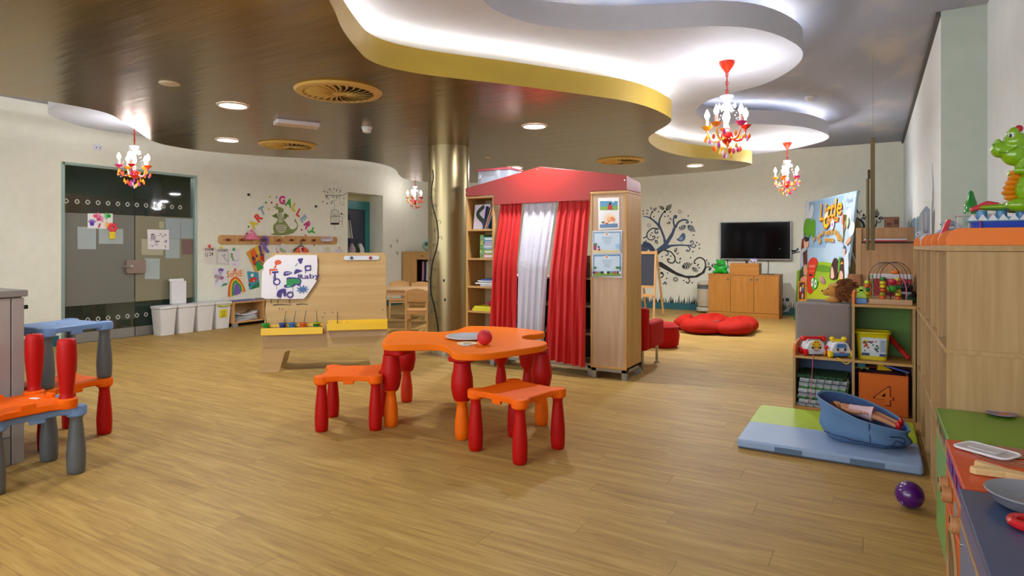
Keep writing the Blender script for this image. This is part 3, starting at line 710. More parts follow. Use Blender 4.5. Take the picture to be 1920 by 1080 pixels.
stool((-4.59, 1.95, 0), R(8), M_ORANGE, M_RED, 'orange stool with red legs carrying a blue stool, beside the grey cabinet')
stool((-4.59, 1.95, .377), R(8), M_BLUE, M_GREY, 'light blue stool with grey legs stacked on top of an orange stool')
p = (-3.96, 1.57, .4185)
m = MB(C('#e8e4e0', .6)).xf(Matrix.Translation(p) @ Matrix.Rotation(R(20), 4, 'Z')); m.box(-.028, .028, -.01, .01, -.0, .003); out('paper_label', m, None, 'small white paper label on the upturned orange stool seat', 'label', world=True, smooth=False)
# table
tp = [(720, 645), (768, 646), (824, 646), (843, 654), (854, 662), (904, 663), (963, 656), (1004, 650), (1024, 645), (1021, 639), (988, 636), (979, 632), (988, 628), (1014, 625), (1016, 620), (949, 613), (885, 611), (868, 614), (854, 619), (824, 622), (790, 621), (760, 620), (736, 622), (722, 632)]
tpw = [F(u, v, .585) for u, v in tp]
tx = sum(p[0] for p in tpw)/len(tpw); ty = sum(p[1] for p in tpw)/len(tpw)
t = thing('play_table', 'large orange wavy play table on jointed red and orange legs', 'table', (tx, ty, 0))
tpl = [(q.x, q.y) for q in catmull([(a-tx, b-ty, 0) for a, b in tpw], 3, True)]
M_ORT = C('#ee7410', .55, spec=.1, bump=.05, bs=200)
out('tabletop', MB(M_ORT).prism(tpl, .54, .585), t, bevel=.009, seg=3)
low = C('#f06c06', .5, spec=.2, bump=.05, bs=200)
for (u, v, c_, qa) in ((866, 828, low, 1), (731, 803, low, 1), (1017, 800, low, 1), (761, 756, C('#d83210', .4), 1), (940, 738, M_RED, 0), (990, 748, M_RED, 0)):
    x, y = F(u, v, 0); x += -.03-tx; y += .045-ty
    dl = math.hypot(x, y); jx, jy = x-.05*x/dl, y-.05*y/dl
    br_ = out('corner_bracket', MB(M_RED).rbox(jx-.085, jx+.085, jy-.085, jy+.085, .5, .54, .05, 5), t, bevel=.01, seg=3)
    up = out('leg', MB(M_RED).lathe([(.052, .255), (.062, .28), (.073, .34), (.07, .4), (.058, .46), (.055, .5)], (x, y, 0), 24), t, ang=60)
    out('lower_leg', MB(c_).lathe([(.036, 0), (.043, .006), (.048, .05), (.047, .12), (.036, .2), (.031, .235), (.046, .248), (.048, .262)], (x, y, 0), 22), up, ang=60)
px_, py_ = F(879, 634, .585)
t2 = thing('plate', 'round pale grey serving plate on the orange table', 'plate', (px_, py_, .586))
out('plate_body', MB(C('#b7bcc4', .25)).lathe([(.10, 0), (.13, .001), (.165, .012), (.163, .015), (.13, .006), (.0, .005)], n=40, caps=False), t2)
out('rim', MB(C('#d9dade', .25)).lathe([(.158, .010), (.168, .013), (.167, .017), (.157, .015)], n=40, caps=False), t2)
r = .052; bx, by = F(908, 648, .585)
out('red_ball', MB(C('#c8202c', .6, bump=.2, bs=120)).ball((bx-.01, by+.02, .586+r), r, 24, 16), None, 'red foam ball on the orange table beside the plate', 'ball', world=True)
cx_, cy_ = F(876, 645, .585)
t3 = thing('paper_fan', 'small cream round paddle with a blue handle before the red ball', 'toy', (cx_, cy_, .586), R(30))
out('paddle', MB(C('#d9cfae', .5)).cyl((0, 0, 0), (0, 0, .006), .07, n=26), t3, bevel=.002); m = MB(C('#b58a3a', .5)); m.box(-.03, .03, .0, .004, .006, .008).box(-.02, .03, -.02, -.014, .006, .008); out('print', m, t3, smooth=False)
out('handle', MB(C('#24509c', .4)).box(-.022, .022, -.088, -.062, -.0, .008), t3, bevel=.003)
out('clip', MB(C('#c8c8c8', .3)).box(-.026, .026, -.1, -.088, 0, .01), t3, bevel=.003)

# ================================================================ PLAYHOUSE with shelves and curtains
QF = 5.455
def cupboard(t, w, d, h, z0, shelves, mat, back=True, th=.02, matx=None):
    matx = matx or mat
    out('side_panel', MB(mat).box(0, th, 0, d, z0, h), t, smooth=False, bevel=.0015); out('side_panel', MB(mat).box(w-th, w, 0, d, z0, h), t, smooth=False, bevel=.0015)
    out('top_panel', MB(matx).box(0, w, -.003, d, h, h+th), t, smooth=False, bevel=.002); out('bottom_panel', MB(matx).box(th, w-th, 0, d, z0, z0+th), t, smooth=False)
    if back: out('back_panel', MB(mat if back is True else back).box(th, w-th, d-.012, d, z0+th, h), t, smooth=False)
    for z in shelves: out('shelf', MB(matx).box(th, w-th, .006, d-.012, z-th/2, z+th/2), t, smooth=False, bevel=.0015)
def feet(t, w, d, z, s=.05, rail=True):
    for x in (.004, w-s-.004):
        for y in (.01, d-s-.01): out('foot', MB(M_STEEL).box(x, x+s, y, y+s, 0, z), t, smooth=False, bevel=.002)
    if rail: out('base_rail', MB(M_STEEL).box(.004, w-.004, .01, .04, z-.03, z).box(w-.034, w-.004, .04, d-.01, z-.03, z), t, smooth=False)
# left bookcase
L0 = -3.79; t = thing('bookcase', 'narrow beech bookcase with six shelves at the left of the playhouse', 'bookcase', (L0, QF, 0))
cupboard(t, .355, .36, 1.77, .10, [1.43, 1.12, .82, .555, .3], M_BEECH, C('#b89a74', .6), matx=M_BEECHX); feet(t, .355, .36, .10)
sh_z = [1.43, 1.12, .82, .555, .3, .11]
def book(x, y, z, w, d, h, c_, lb, grp, rz=0., tilt=0., cat='book', spine=None):
    t = thing('book', lb, cat, (x, y, z), rz, grp, tilt=(0, tilt)); mc_ = C(c_, .5)
    out('cover', MB(mc_).box(0, w, 0, .003, 0, h).box(0, .003, 0, d, 0, h).box(w-.003, w, 0, d, 0, h), t, smooth=False)
    out('pages', MB(C('#e0d8c8', .8)).box(.003, w-.003, .003, d-.003, .004, h-.004), t, smooth=False)
    return t
def flatbook(x, y, z, w, d, h, c_, lb, grp, rz=0., cat='book'):
    t = thing('book', lb, cat, (x, y, z), rz, grp); mc_ = C(c_, .5); h3 = min(.003, h*.25)
    out('cover', MB(mc_).box(0, w, 0, d, 0, h3).box(0, w, 0, d, h-h3, h).box(0, w, 0, .003, h3, h-h3), t, smooth=False)
    out('pages', MB(C('#e0d8c8', .8)).box(.004, w-.004, .003, d-.004, h3, h-h3), t, smooth=False)
    return t
# top shelf: face-out picture book, leaning books
g = 'books on the top shelf of the narrow bookcase'
t = thing('picture_book', 'white picture book with a dark green curly figure, facing out on the top shelf', 'book', (L0+.045, QF+.07, sh_z[0]+.01), R(-4), g, tilt=(R(-7), 0))
out('cover', MB(C('#c8c0cc', .4)).box(0, .21, 0, .012, 0, .27), t, smooth=False)
m = MB(C('#16301c', .6))
for i in range(13): a = i/12; m.ball((.1+.05*math.cos(a*5), -.002, .05+.19*a), (.028-.008*a, .003, .026), 8, 5)
out('cover_print', m, t)
for k, (c_, dx, tl, hh, nm) in enumerate((('#6a3aa8', .25, 10, .25, 'purple'), ('#2c5a28', .262, 16, .24, 'dark green'), ('#e8e0d8', .275, 19, .25, 'white'), ('#e0521c', .286, 21, .25, 'orange'), ('#d8b890', .295, 22, .26, 'tan'), ('#3c6ea8', .305, 23, .22, 'blue'))):
    book(L0+dx-.07, QF+.05, sh_z[0]+.012, .012, .2, hh, c_, nm+' book leaning right on the top shelf of the narrow bookcase', g, tilt=R(tl))
# second shelf: boxed games
g = 'boxed games on the second shelf of the narrow bookcase'
z = sh_z[1]+.01
t = thing('game_box', 'green patterned game box standing upright on the second shelf', 'box', (L0+.14, QF+.06, z), 0, g); out('box_body', MB(C('#6f9a4a', .5)).box(0, .05, 0, .22, 0, .25), t, bevel=.002); m = MB(C('#d8c84a', .5)); random.seed(8)
for i in range(9): m.use(C(random.choice(['#d8d84a', '#4a7a38', '#c83a3a', '#88b0c8']))); x, z2 = random.uniform(.008, .042), random.uniform(.02, .23); m.cyl((x, -.002, z2), (x, .0, z2), random.uniform(.006, .012), n=8)
out('print', m, t)
zz = z
for c_, h_, nm, w_ in (('#c88a90', .045, 'pink', .14), ('#7fa84a', .05, 'green', .14), ('#3f78b0', .012, 'blue-topped', .13), ('#8fb4c8', .035, 'pale blue', .13), ('#a86ab0', .022, 'mauve', .14), ('#4a7cb4', .02, 'striped blue', .145), ('#5aa0a8', .045, 'teal', .14)):
    t = thing('game_box', nm+' flat game box in the pile on the second shelf', 'box', (L0+.193, QF+.05, zz), 0, g); out('box_body', MB(C(c_, .5)).box(0, w_, 0, .22, 0, h_-.001), t, smooth=False, bevel=.001)
    m = MB(C('#e0e0e0', .6)).box(.02, w_-.03, -.001, 0, h_*.25, h_*.7); out('title_panel', m, t, smooth=False); zz += h_
# third: white/blue books
zz = sh_z[2]+.01
for c_, h_, x_, nm in (('#b8c0c8', .012, .10, 'pale grey'), ('#c0c4c8', .012, .11, 'silver'), ('#e4e0d8', .014, .04, 'white, sticking out left'), ('#8a98a8', .012, .09, 'grey-blue'), ('#d8dce0', .012, .07, 'off-white'), ('#2c50a0', .018, .12, 'deep blue, topmost')):
    flatbook(L0+.06+x_, QF+.03, zz, .27-x_, .24, h_-.001, c_, nm+' thin book lying on the third shelf', 'flat books on the third shelf'); zz += h_
zz = sh_z[3]+.01
for c_, h_, x_, nm in (('#d8c818', .03, .02, 'yellow book, lowest in the pile'), ('#e0d428', .022, .04, 'yellow book, upper one with a red bundle on it'),):
    flatbook(L0+.05+x_, QF+.02, zz, .28-x_, .24, h_-.001, c_, nm+' on the fourth shelf', 'yellow books'); zz += h_
m = MB(C('#a0184a', .85)); m.ball((L0+.27, QF+.12, zz+.026), (.07, .07, .026), 14, 8).ball((L0+.3, QF+.1, zz+.03), (.04, .05, .03), 12, 8); out('cloth_bundle', m, None, 'crimson cloth bundle on the yellow books', 'cloth', world=True)
zz = sh_z[5]+.012
m = MB(C('#1f5a34', .6)).ball((L0+.27, QF+.12, .30+.01+.04), (.07, .07, .04), 12, 8); out('toy_frog', m, None, 'dark green soft toy on the lowest visible shelf', 'toy', world=True)
m = MB(C('#c0a830', .6)).ball((L0+.18, QF+.1, .31+.025), (.05, .05, .025), 12, 8).ball((L0+.15, QF+.08, .31+.025), (.03, .03, .02), 12, 8); out('toy_duck', m, None, 'dull yellow soft toy beside the dark green one on the lowest shelf', 'toy', world=True)
# middle low unit behind the curtains
t = thing('low_shelf_unit', 'low beech shelf with dark openings hidden behind the playhouse curtains', 'shelf', (-3.43, QF+.06, 0))
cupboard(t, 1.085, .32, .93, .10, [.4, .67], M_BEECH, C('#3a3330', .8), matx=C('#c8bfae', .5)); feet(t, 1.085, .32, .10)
t = thing('striped_box', 'small black and white striped box on the low shelf behind the curtain', 'box', (-2.52, QF+.1, .951)); out('box_body', MB(C('#7a6860', .6)).box(0, .16, 0, .2, 0, .15), t, bevel=.003)
m = MB(C('#e8e8e8', .6)).box(-.002, .162, -.003, .2, .15, .215); m.use(M_BLACK)
for k in range(3): m.box(-.003, .163, -.005, .19, .157+k*.02, .166+k*.02)
out('striped_lid', m, t, smooth=False)
# tall cabinet at the right
t = thing('tall_cabinet', 'tall closed beech cabinet on grey feet covered with posters, playhouse right side', 'cabinet', (-2.335, QF-.01, 0))
out('side_panel', MB(M_BEECH).box(.342, .362, 0, .42, .1, 1.755), t, smooth=False, bevel=.002); out('side_panel', MB(M_BEECH).box(0, .02, 0, .42, .1, 1.755), t, smooth=False, bevel=.002)
out('back_board', MB(wood('#c2a282', '#b39070')).box(.02, .342, .004, .016, .1, 1.755), t, smooth=False); out('top_panel', MB(M_BEECHX).box(-.002, .366, -.004, .424, 1.755, 1.775), t, smooth=False, bevel=.002)
out('bottom_panel', MB(M_BEECHX).box(0, .362, -.002, .42, .1, .12), t, smooth=False, bevel=.002); feet(t, .362, .42, .10)
# pediment
t = thing('playhouse_roof', 'red gabled playhouse roof board spanning both shelves', 'playhouse roof', (-2.88, QF, 1.70))
M_ROOF = C('#921a10', .4)
z0 = .0; gl = [(-.91, .095), (-.55, .095), (-.55, -.01), (.545, -.0), (.545, .08), (.905, .08), (.905, .215), (0, .355), (-.91, .18)]
out('front_board', MB(M_ROOF).prism(gl, -.012, .008, 'xz'), t, smooth=False, bevel=.003)
out('side_board', MB(M_ROOF).prism([(.01, .08), (.41, .08), (.41, .13), (.395, .165), (.36, .185), (.01, .215)], .885, .903, 'yz'), t, smooth=False, bevel=.003)
out('side_board', MB(M_ROOF).prism([(.01, .095), (.35, .095), (.35, .15), (.3, .175), (.01, .185)], -.91, -.892, 'yz'), t, smooth=False, bevel=.003)
for x, z in ((-.895, .13), (.89, .17), (-.03, .33)): out('bolt', MB(M_CHROME).cyl((x, -.016, z), (x, -.011, z), .006, n=10), t)
# curtains
def curtain(name, lb, xt0, xt1, xb0, xb1, zb0, zb1, mat, folds, ph, amp=.022, qt=.04, qb=-.06):
    m = MB(mat); nx, nz = folds*10, 26; vs = []
    for side in (0, 1):
        for j in range(nz+1):
            f = j/nz; e = f**.8
            for i in range(nx+1):
                s = i/nx; x = (xt0+(xt1-xt0)*s)*(1-e)+(xb0+(xb1-xb0)*s)*e; zb = zb0+(zb1-zb0)*s
                z = 1.70*(1-f)+zb*f
                w_ = math.sin(2*math.pi*folds*s+ph+.8*math.sin(3*f+ph))+.35*math.sin(2*math.pi*folds*2.3*s+ph*2+f*2)
                y = QF+qt+(qb-qt)*min(1, f*2.2)+amp*(.5+.7*f)*w_*(1 if f > .02 else .5)+(.005 if side else 0)
                vs.append((x, y, z))
    N = (nz+1)*(nx+1); fs = []
    for j in range(nz):
        for i in range(nx):
            a = j*(nx+1)+i; fs.append((a, a+nx+1, a+nx+2, a+1)); fs.append((N+a, N+a+1, N+a+nx+2, N+a+nx+1))
    m.add(vs, fs); return out(name, m, None, lb, 'curtain', 'playhouse curtains', world=True, ang=180)
MRC = C('#c80804', .55, sheen=.2, bump=.15, bs=50); MWC = C('#c8c4d0', .6, sheen=.2, bump=.25, bs=40)
curtain('curtain', 'long red curtain on the left of the playhouse front, beside the bookcase', -3.38, -3.12, -3.46, -3.13, .38, .36, MRC, 5, .4)
curtain('curtain', 'pale grey-white satin curtain in the middle of the playhouse front', -3.08, -2.72, -3.13, -2.83, .33, .3, MWC, 4, 2.1, .018)
curtain('curtain', 'long red curtain on the right of the playhouse front, beside the tall cabinet', -2.70, -2.36, -2.80, -2.38, .14, .10, MRC, 5, 1.3)
out('curtain_rod', MB(M_STEEL).cyl((-3.43, QF+.04, 1.712), (-2.34, QF+.04, 1.712), .008), None, 'thin metal curtain rod behind the red roof board', 'curtain rod', world=True)
# boxes on top of the bookcase
t = thing('storage_box', 'clear plastic storage box with red lid on top of the bookcase', 'box', (-3.72, 5.56, 1.792))
out('box_body', MB(C('#b8bcc8', .15, alpha=.55)).rbox(0, .42, 0, .28, 0, .28, .03), t, smooth=True); out('lid', MB(C('#b83848', .35)).rbox(-.01, .43, -.01, .29, .28, .3, .03), t, bevel=.003)
m = MB(C('#d8dce8', .6)).box(.03, .2, .03, .25, .01, .22); m.use(C('#8a90a8')).box(.21, .38, .03, .25, .01, .2); out('contents', m, t, smooth=False)
# posters on tall cabinet
PF = ((0, QF-.0065, 0), (1, 0, 0), (0, 0, 1))
def beachy(a):
    a.poly([(1125, 377), (1158.5, 377), (1158.5, 391), (1125, 393)], '#5a93b4'); a.poly([(1125, 387), (1158.5, 386), (1158.5, 394), (1125, 394)], '#7aa84a')
    a.dot((1144, 382), .013, '#1a1a20'); a.poly([(1141, 384), (1147, 384), (1149, 393), (1139, 393)], '#c02a30'); a.dot((1150, 378), .01, '#e8e8f0')
    a.dot((1143, 411), .058, '#ecd2b8', n=18); a.dot((1146, 412), .04, '#e08a50', n=14, ry=.028); a.dot((1142, 410), .02, '#f0b890'); a.dot((1131, 417), .018, '#6a7a3a', ry=.01)
    a.poly([(1125, 421), (1158.5, 419), (1158.5, 426), (1125, 427)], '#5f86a8'); a.dot((1147, 417), .022, '#e8e0dc', ry=.012); a.dot((1138, 419), .016, '#c84030', ry=.007)
sheet('framed_poster', 'top poster on the tall cabinet, white border with beach scene above a hat', [(1121.5, 371.5), (1161, 370), (1161.5, 429), (1122.5, 431)], PF, '#e9e6e8', 'poster', beachy)
def cert(y0, y1, lo):
    def f(a):
        a.poly([(1112.5, y0+1.5), (1165, y0+.5), (1165, y1-2), (1112, y1-1)], '#6f93b8' if lo else '#8aa4bd'); a.poly([(1115, y0+5), (1162, y0+4), (1162, y1-12 if lo else y1-4), (1114.5, y1-11 if lo else y1-4)], '#c3d6e6')
        a.dot((1138, y0+6), .028, '#e4e8ee', ry=.014); a.dot((1138, y0+6), .015, '#d88848', ry=.009)
        for k in range(5): a.stroke([(1128+k*1.5, y0+12+k*3), (1149-k, y0+11.7+k*3)], .0035, '#8fa3b8', sm=0)
        if lo:
            a.poly([(1113, y1-9), (1165, y1-10), (1165, y1-3), (1112, y1-2)], '#7a9a3c')
            for x in (1116, 1158, 1162): a.dot((x, y1-18), .018, '#3c7a34', ry=.012)
            for x, c_ in ((1114, '#2a2440'), (1118, '#c03a48'), (1129, '#1a1a24'), (1141, '#1a1a24'), (1136, '#e8e8e8'), (1153, '#c83838'), (1160, '#222030'), (1163, '#e0d8e8')): a.dot((x, y1-9), .013, c_)
        else:
            a.poly([(1113, y1-7), (1163, y1-5), (1163, y1-2), (1112, y1-1)], '#d8c890'); a.dot((1117, y1-17), .02, '#3c7a4a', ry=.011); a.poly([(1113, y1-15), (1119, y1-15), (1118, y1-6), (1114, y1-6)], '#a83048'); a.dot((1123, y1-12), .01, '#222230'); a.dot((1124, y1-7), .012, '#c03048'); a.dot((1158, y1-14), .02, '#9ac4e8')
    return f
sheet('certificate', 'middle light blue certificate poster on the tall cabinet, one corner lifted', [(1111.5, 433), (1166.5, 431), (1165, 475), (1111, 476)], PF, '#e2e6ec', 'certificate', cert(433, 475, 0), off=.003)
sheet('certificate', 'lowest blue certificate on the tall cabinet with cartoon meadow along its foot', [(1111, 476), (1167, 475.5), (1166, 520.5), (1109, 518.5)], PF, '#e2e6ec', 'certificate', cert(476, 520, 1), off=.002)
# ================================================================ EASEL
BL, BR = Vector((*F(484, 700), 0)), Vector((*F(733, 690), 0))
ex = (BR-BL).normalized(); ez = math.atan2(ex.y, ex.x); EW = (BR-BL).length
t = easel = thing('double_easel', 'wide plywood double easel with yellow trays, painting clipped at left', 'easel', tuple(BL), ez)
LEAN = math.atan2(.17, 1.19); EH = math.hypot(1.19, .17)
M_PLY = wood('#bd9c66', '#b18d56', 'x', scale=.35); M_PLYE = C('#b08a58', .6)
# local frame: x along, board plane leaning back; board built flat in xz then tilted about the bottom edge
TI = Matrix.Rotation(-LEAN, 4, 'X')
out_ = [(0, 0), (.19, 0), (.2, .02), (.245, .19), (.27, .21), (EW-.27, .23), (EW-.245, .21), (EW-.2, .02), (EW-.19, 0), (EW, 0), (EW-.045, .6), (EW-.05, EH-.03), (EW-.08, EH), (.11, EH), (.08, EH-.03), (.045, .5)]
out('front_board', MB(M_PLY).xf(TI).prism(out_, 0, .018, 'xz'), t, smooth=False, bevel=.003)
TR_ = Matrix.Translation((0, .17*2+.2, 0)) @ Matrix.Rotation(math.atan2(.37, 1.19), 4, 'X')
out('rear_board', MB(M_PLY).xf(TR_).prism([(x, z*.99) for x, z in out_], -.018, 0, 'xz'), t, smooth=False, bevel=.003)
out('lower_panel', MB(C('#bfa27c', .6)).xf(TI).box(.05, EW/2-.01, -.006, 0, .33, .45).box(EW/2+.01, EW-.05, -.006, 0, .33, .46), t, smooth=False)
MY = C('#e2b40c', .35)
for x0, x1, a in ((.03, EW/2-.03, -.01), (EW/2+.01, EW-.035, .02)):
    m = MB(MY).xf(TI)
    z = .44+a
    m.box(x0, x1, -.085, 0, z-.006, z).box(x0, x1, -.09, -.084, z-.062, z+.008).box(x0, x1, -.006, 0, z-.006, z+.045).box(x0, x0+.006, -.084, 0, z-.055, z-.006).box(x1-.006, x1, -.084, 0, z-.055, z-.006)
    out('tray', m, t, smooth=False, bevel=.002)
for x0, x1 in ((.16, .5), (.76, 1.1)):
    x0 *= EW/1.21; x1 *= EW/1.21
    cl = out('paper_clip_bar', MB(C('#c9ccd2', .35)).xf(TI).prism([(a, b) for a, b in rrect(x0, x1, EH-.08, EH-.035, .02)], -.016, 0, 'xz'), t, bevel=.002)
    for f, c_ in ((.22, '#3c4450'), (.75, '#5a6068' if x0 < .5 else '#9c1c24')): out('magnet', MB(C(c_, .4)).xf(TI).cyl((x0+(x1-x0)*f, -.026, EH-.058), (x0+(x1-x0)*f, -.016, EH-.058), .016, n=14), cl)
m = MB(C('#5a3a20', .6)).xf(TI)
for x, z in ((.09, .4), (EW/2-.05, .43), (EW/2-.02, .58), (EW/2+.06, .585), (EW-.08, .6), (EW-.08, .46), (EW-.08, .42)): m.cyl((x, -.002, z), (x, 0, z), .006, n=8)
out('screw_dots', m, t, kind='stuff')
# board plane for prints
EM = WM[easel.name] @ TI
EO = EM @ Vector((0, -.001, 0)); EA = (EM.to_3x3() @ Vector((1, 0, 0))); EV = (EM.to_3x3() @ Vector((0, 0, 1)))
a = Art(EO, EA, EV, off=.001)
for x0, x1, y in ((512, 547, 572), (556, 578, 571)): a.stroke([(x0, y), ((x0+x1)/2, y-1), (x1, y)], .012, '#2a2418', w1=.004)
for x in (508.5, 521, 543): a.stroke([(x, 561), (x, 569)], .006, '#2a1c14', sm=0)
for x, y in ((524, 579), (530, 579.5), (605, 595), (633, 594), (651, 604)): a.dot((x, y), .006, '#5a3a18')
a.done('paint_stains', easel)
def paint(a):
    pu, or_, gr, bl = '#3a2470', '#c8501c', '#14803c', '#3c6494'
    a.poly([(517, 490), (524, 488), (529, 492), (526, 496), (517, 497)], or_, smooth=3); a.stroke([(519, 497), (515, 504)], .012, or_); a.stroke([(519, 496), (518, 503)], .006, or_)
    a.stroke([(506, 507), (521, 506)], .02, or_); a.stroke([(507, 506), (508, 516)], .012, or_); a.stroke([(511, 511.5), (523, 510.5)], .02, pu, sm=0); a.stroke([(516, 511), (517, 527)], .018, pu)
    a.ring((520, 529), .03, .014, pu); a.stroke([(515, 531), (517, 534)], .014, pu); a.stroke([(513.5, 518), (514, 528)], .004, pu); a.stroke([(519.5, 533), (520, 543)], .004, pu)
    a.poly([(534, 510), (543, 509.5), (549, 512), (544, 515.5), (533, 518)], pu, smooth=2); a.poly([(552, 515), (555, 506), (562, 506), (568, 509), (560, 512)], pu, smooth=2)
    a.stroke([(536, 513), (546, 512)], .008, '#c0b8c8'); a.poly([(560, 486), (569, 485), (568, 489), (566, 495), (563, 495), (560, 490)], pu, smooth=2); a.stroke([(559, 494), (554, 500)], .008, '#7a90a8')
    a.stroke([(573, 500), (583, 499), (583, 507), (574, 508), (573, 500)], .018, pu, sm=0); a.stroke([(573.5, 508), (573.5, 513)], .005, pu)
    a.text('Raby', (579, 519), .05, pu, 3, sx=1.6); a.stroke([(564, 517), (563, 528)], .008, pu)
    a.poly([(538, 522), (546, 520.5), (562, 522), (566, 528), (562, 537), (556, 534), (551, 538), (535, 540), (534, 535), (539, 533)], pu, smooth=2)
    a.poly([(541, 524), (560, 523.5), (564, 528), (560, 533), (552, 532), (549, 536), (540, 537), (538, 530)], gr, smooth=2); a.dot((542, 537), .02, '#2c9a6a', ry=.012)
    a.stroke([(550, 538), (550, 551)], .005, '#2a5a4a')
    for k in range(9): an = k*.7; c_ = a.px(568, 543); a.stroke([c_, (c_[0]+.06*math.cos(an), c_[1]+.045*math.sin(an))], .022, bl, False, w1=.006)
    a.poly([(520, 556), (522, 546), (530, 542), (537, 543), (537, 556), (533, 555), (532, 549), (529, 552), (528, 558)], pu, smooth=2); a.ring((545, 553), .027, .014, pu)
    a.stroke([(526, 557), (526, 562)], .006, pu, sm=0)
sheet('child_painting', 'large curled white paper with purple, green and orange painting on the easel', [(495, 497), (503, 487), (519, 478.5), (595, 479), (596, 498), (594, 528), (586, 540), (575, 556), (570, 560.5), (541, 561), (497, 560.5)], (EO, EA, EV), '#d8d2d4', 'painting', paint, off=.03)
# rolled paper edge hanging at the left
m = MB(C('#d6d2ce', .8)); P = [Vector((-.03, .02, 1.02)), Vector((-.03, .02, .62))]
sheet('loose_paper', 'white paper sheet hanging off the left edge of the easel', [(496, 512), (498, 560), (490, 558), (492, 505)], (EO, EA, EV), '#dcd8d4', 'paper', off=.012)
# pots and brushes
pn = ['green', 'dark blue', 'bright blue', 'orange', 'dark green']
for (u, c_, rim, nm, lean) in ((500, '#1c8a2c', '#24a038', 'green paint pot, leftmost in the easel tray', -.12), (531, '#26407c', '#30509a', 'dark blue paint pot with two brushes in the easel tray', .15), (549, '#2a68ac', '#3a7cc4', 'bright blue paint pot in the easel tray', .15), (569, '#c8541c', '#d86a2a', 'orange paint pot in the easel tray', .12), (594, '#1a6a34', '#c8c020', 'dark green paint pot with yellow rim, rightmost in the left tray', -.06)):
    a = Art(EO, EA, EV); lx = a.px(u, 610)[0]
    pt = EM @ Vector((lx, -.045, .431))
    t = thing('paint_pot', nm, 'paint pot', tuple(pt), ez, 'paint pots in the easel tray')
    out('pot_body', MB(C(c_, .4)).lathe([(.024, 0), (.033, .05), (.031, .05), (.022, .006)], n=20, caps=False), t)
    out('rim', MB(C(rim, .4)).lathe([(.031, .044), (.04, .048), (.04, .056), (.031, .056)], n=20, caps=False), t)
    out('paint', MB(C(c_, .25)).cyl((0, 0, .004), (0, 0, .035), .026, n=16), t)
    for k in range(2 if u == 531 else 1):
        b = thing('paint_brush', ('long dark paint brush' if k == 0 else 'short thick dark brush')+' standing in the '+nm.split(' paint pot')[0]+' pot', 'brush', (pt.x, pt.y, pt.z+.01), ez)
        L = .17-k*.08; o = Vector((.01+k*.012, 0, 0)); e = o+Vector((lean*L*1.0, 0, L)); out('handle', MB(C('#241a12', .5)).tube([o+Vector((0, 0, .02)), e], [.004+.002*k, .002], 6), b)
        out('bristles', MB(C('#3a2a1a', .9)).cyl(tuple(o+Vector((0, 0, -.0))), tuple(o+Vector((0, 0, .02))), .003, .005, 6), b)
a = Art(EO, EA, EV); lx = a.px(633, 608)[0]; pt = EM @ Vector((lx, -.03, .46))
b = thing('paint_brush', 'single brown brush standing alone in the right tray', 'brush', tuple(pt), ez); out('handle', MB(C('#6a3c1c', .5)).tube([(0, 0, .03), (0, 0, .13)], .004, 6), b); out('bristles', MB(C('#3a2a1a', .9)).cyl((0, 0, 0), (0, 0, .03), .003, .005, 6), b)

# ================================================================ LEFT WALL
LW = ((XL, 0, 0), (0, 1, 0), (0, 0, 1))
def lart(off=.001, step=.0002): return Art(*LW, off=off, step=step)
t = thing('wall_lettering', 'colourful ART GALLERY sticker letters arched over the green dragon', 'wall lettering', (XL, atp(535, 400, XL)[0], 1.4))
def lett(s, u, v, ang, c_, h=.135, sx=.95):
    a = lart(); a.text(s, (u, v), h, C(c_, .5), ang, sx=sx, bold=.055); a.done('letter', t)
for s, u, v, an, c_ in (('A', 475, 421, 58, '#d8c020'), ('R', 484.5, 409, 45, '#d8301c'), ('T', 492, 396, 28, '#8aa4c0'), ('G', 529, 376, 0, '#c81880'), ('A', 541.5, 381, -18, '#3ca02c'), ('L', 551.5, 389, -28, '#d8c020'), ('L', 560, 399.5, -32, '#d8401c'), ('E', 568.5, 410, -48, '#8aa8c4'), ('R', 575.5, 422, -62, '#c81880'), ('Y', 583, 434, -72, '#3cac2c')):
    lett(s, u, v, an, c_)
for u, v, c_ in ((506, 369, '#c8b440'), (518.5, 370, '#9a94a8'), (498.5, 380, '#3c8c3c'), (509, 380, '#b83038'), (519.5, 383.5, '#b84848'), (504, 392, '#d0bc30'), (466, 425, '#4a8c30'), (463, 438.5, '#a04040'), (565.5, 431, '#b83c48'), (577, 432.5, '#a8a0c0'), (573, 441.5, '#a84848'), (589, 459, '#c03c48'), (501, 472, '#b83848'), (472, 434, '#90a8b8')):
    a = lart(); a.dot((u, v), .02, c_); a.done('dot', t)
# dragon mural
dg = '#7f8c4a'; dl = '#93a05c'; dk_ = '#4f5c28'; bel = '#b8b49a'
a = lart()
a.poly([(508, 439), (514, 437), (512, 430), (512, 423), (518, 417), (521, 412), (522, 400), (521, 393), (514, 392), (520, 390), (511, 388.5), (518, 386), (514, 382), (521, 387.5), (527, 389), (532, 393), (531.5, 397), (528.5, 399), (529, 404), (532, 412), (536, 417), (541, 424), (545, 430), (551, 430), (556, 426), (557, 421), (553, 415), (552, 411), (556, 415), (559, 423), (557, 430), (551, 436), (543, 439), (530, 440), (518, 440)], dg)
a.poly([(509, 405), (516, 401), (520, 399.5), (521, 411), (518, 409), (515, 408)], '#66782c'); a.poly([(531.5, 401), (536, 400), (542, 405), (538, 407), (535, 411), (532, 411)], '#66782c')
a.poly([(524, 399), (528, 399), (530, 417), (522, 417)], bel); a.poly([(519, 422), (536, 422), (537, 429), (534, 435), (526, 437), (520, 434), (517.5, 428)], bel, smooth=2)
for y in (425, 429, 432.5): a.stroke([(519, y), (535.5, y)], .007, dk_, sm=0)
for y in (403, 407, 411): a.stroke([(523.5, y), (529, y)], .005, dk_, sm=0)
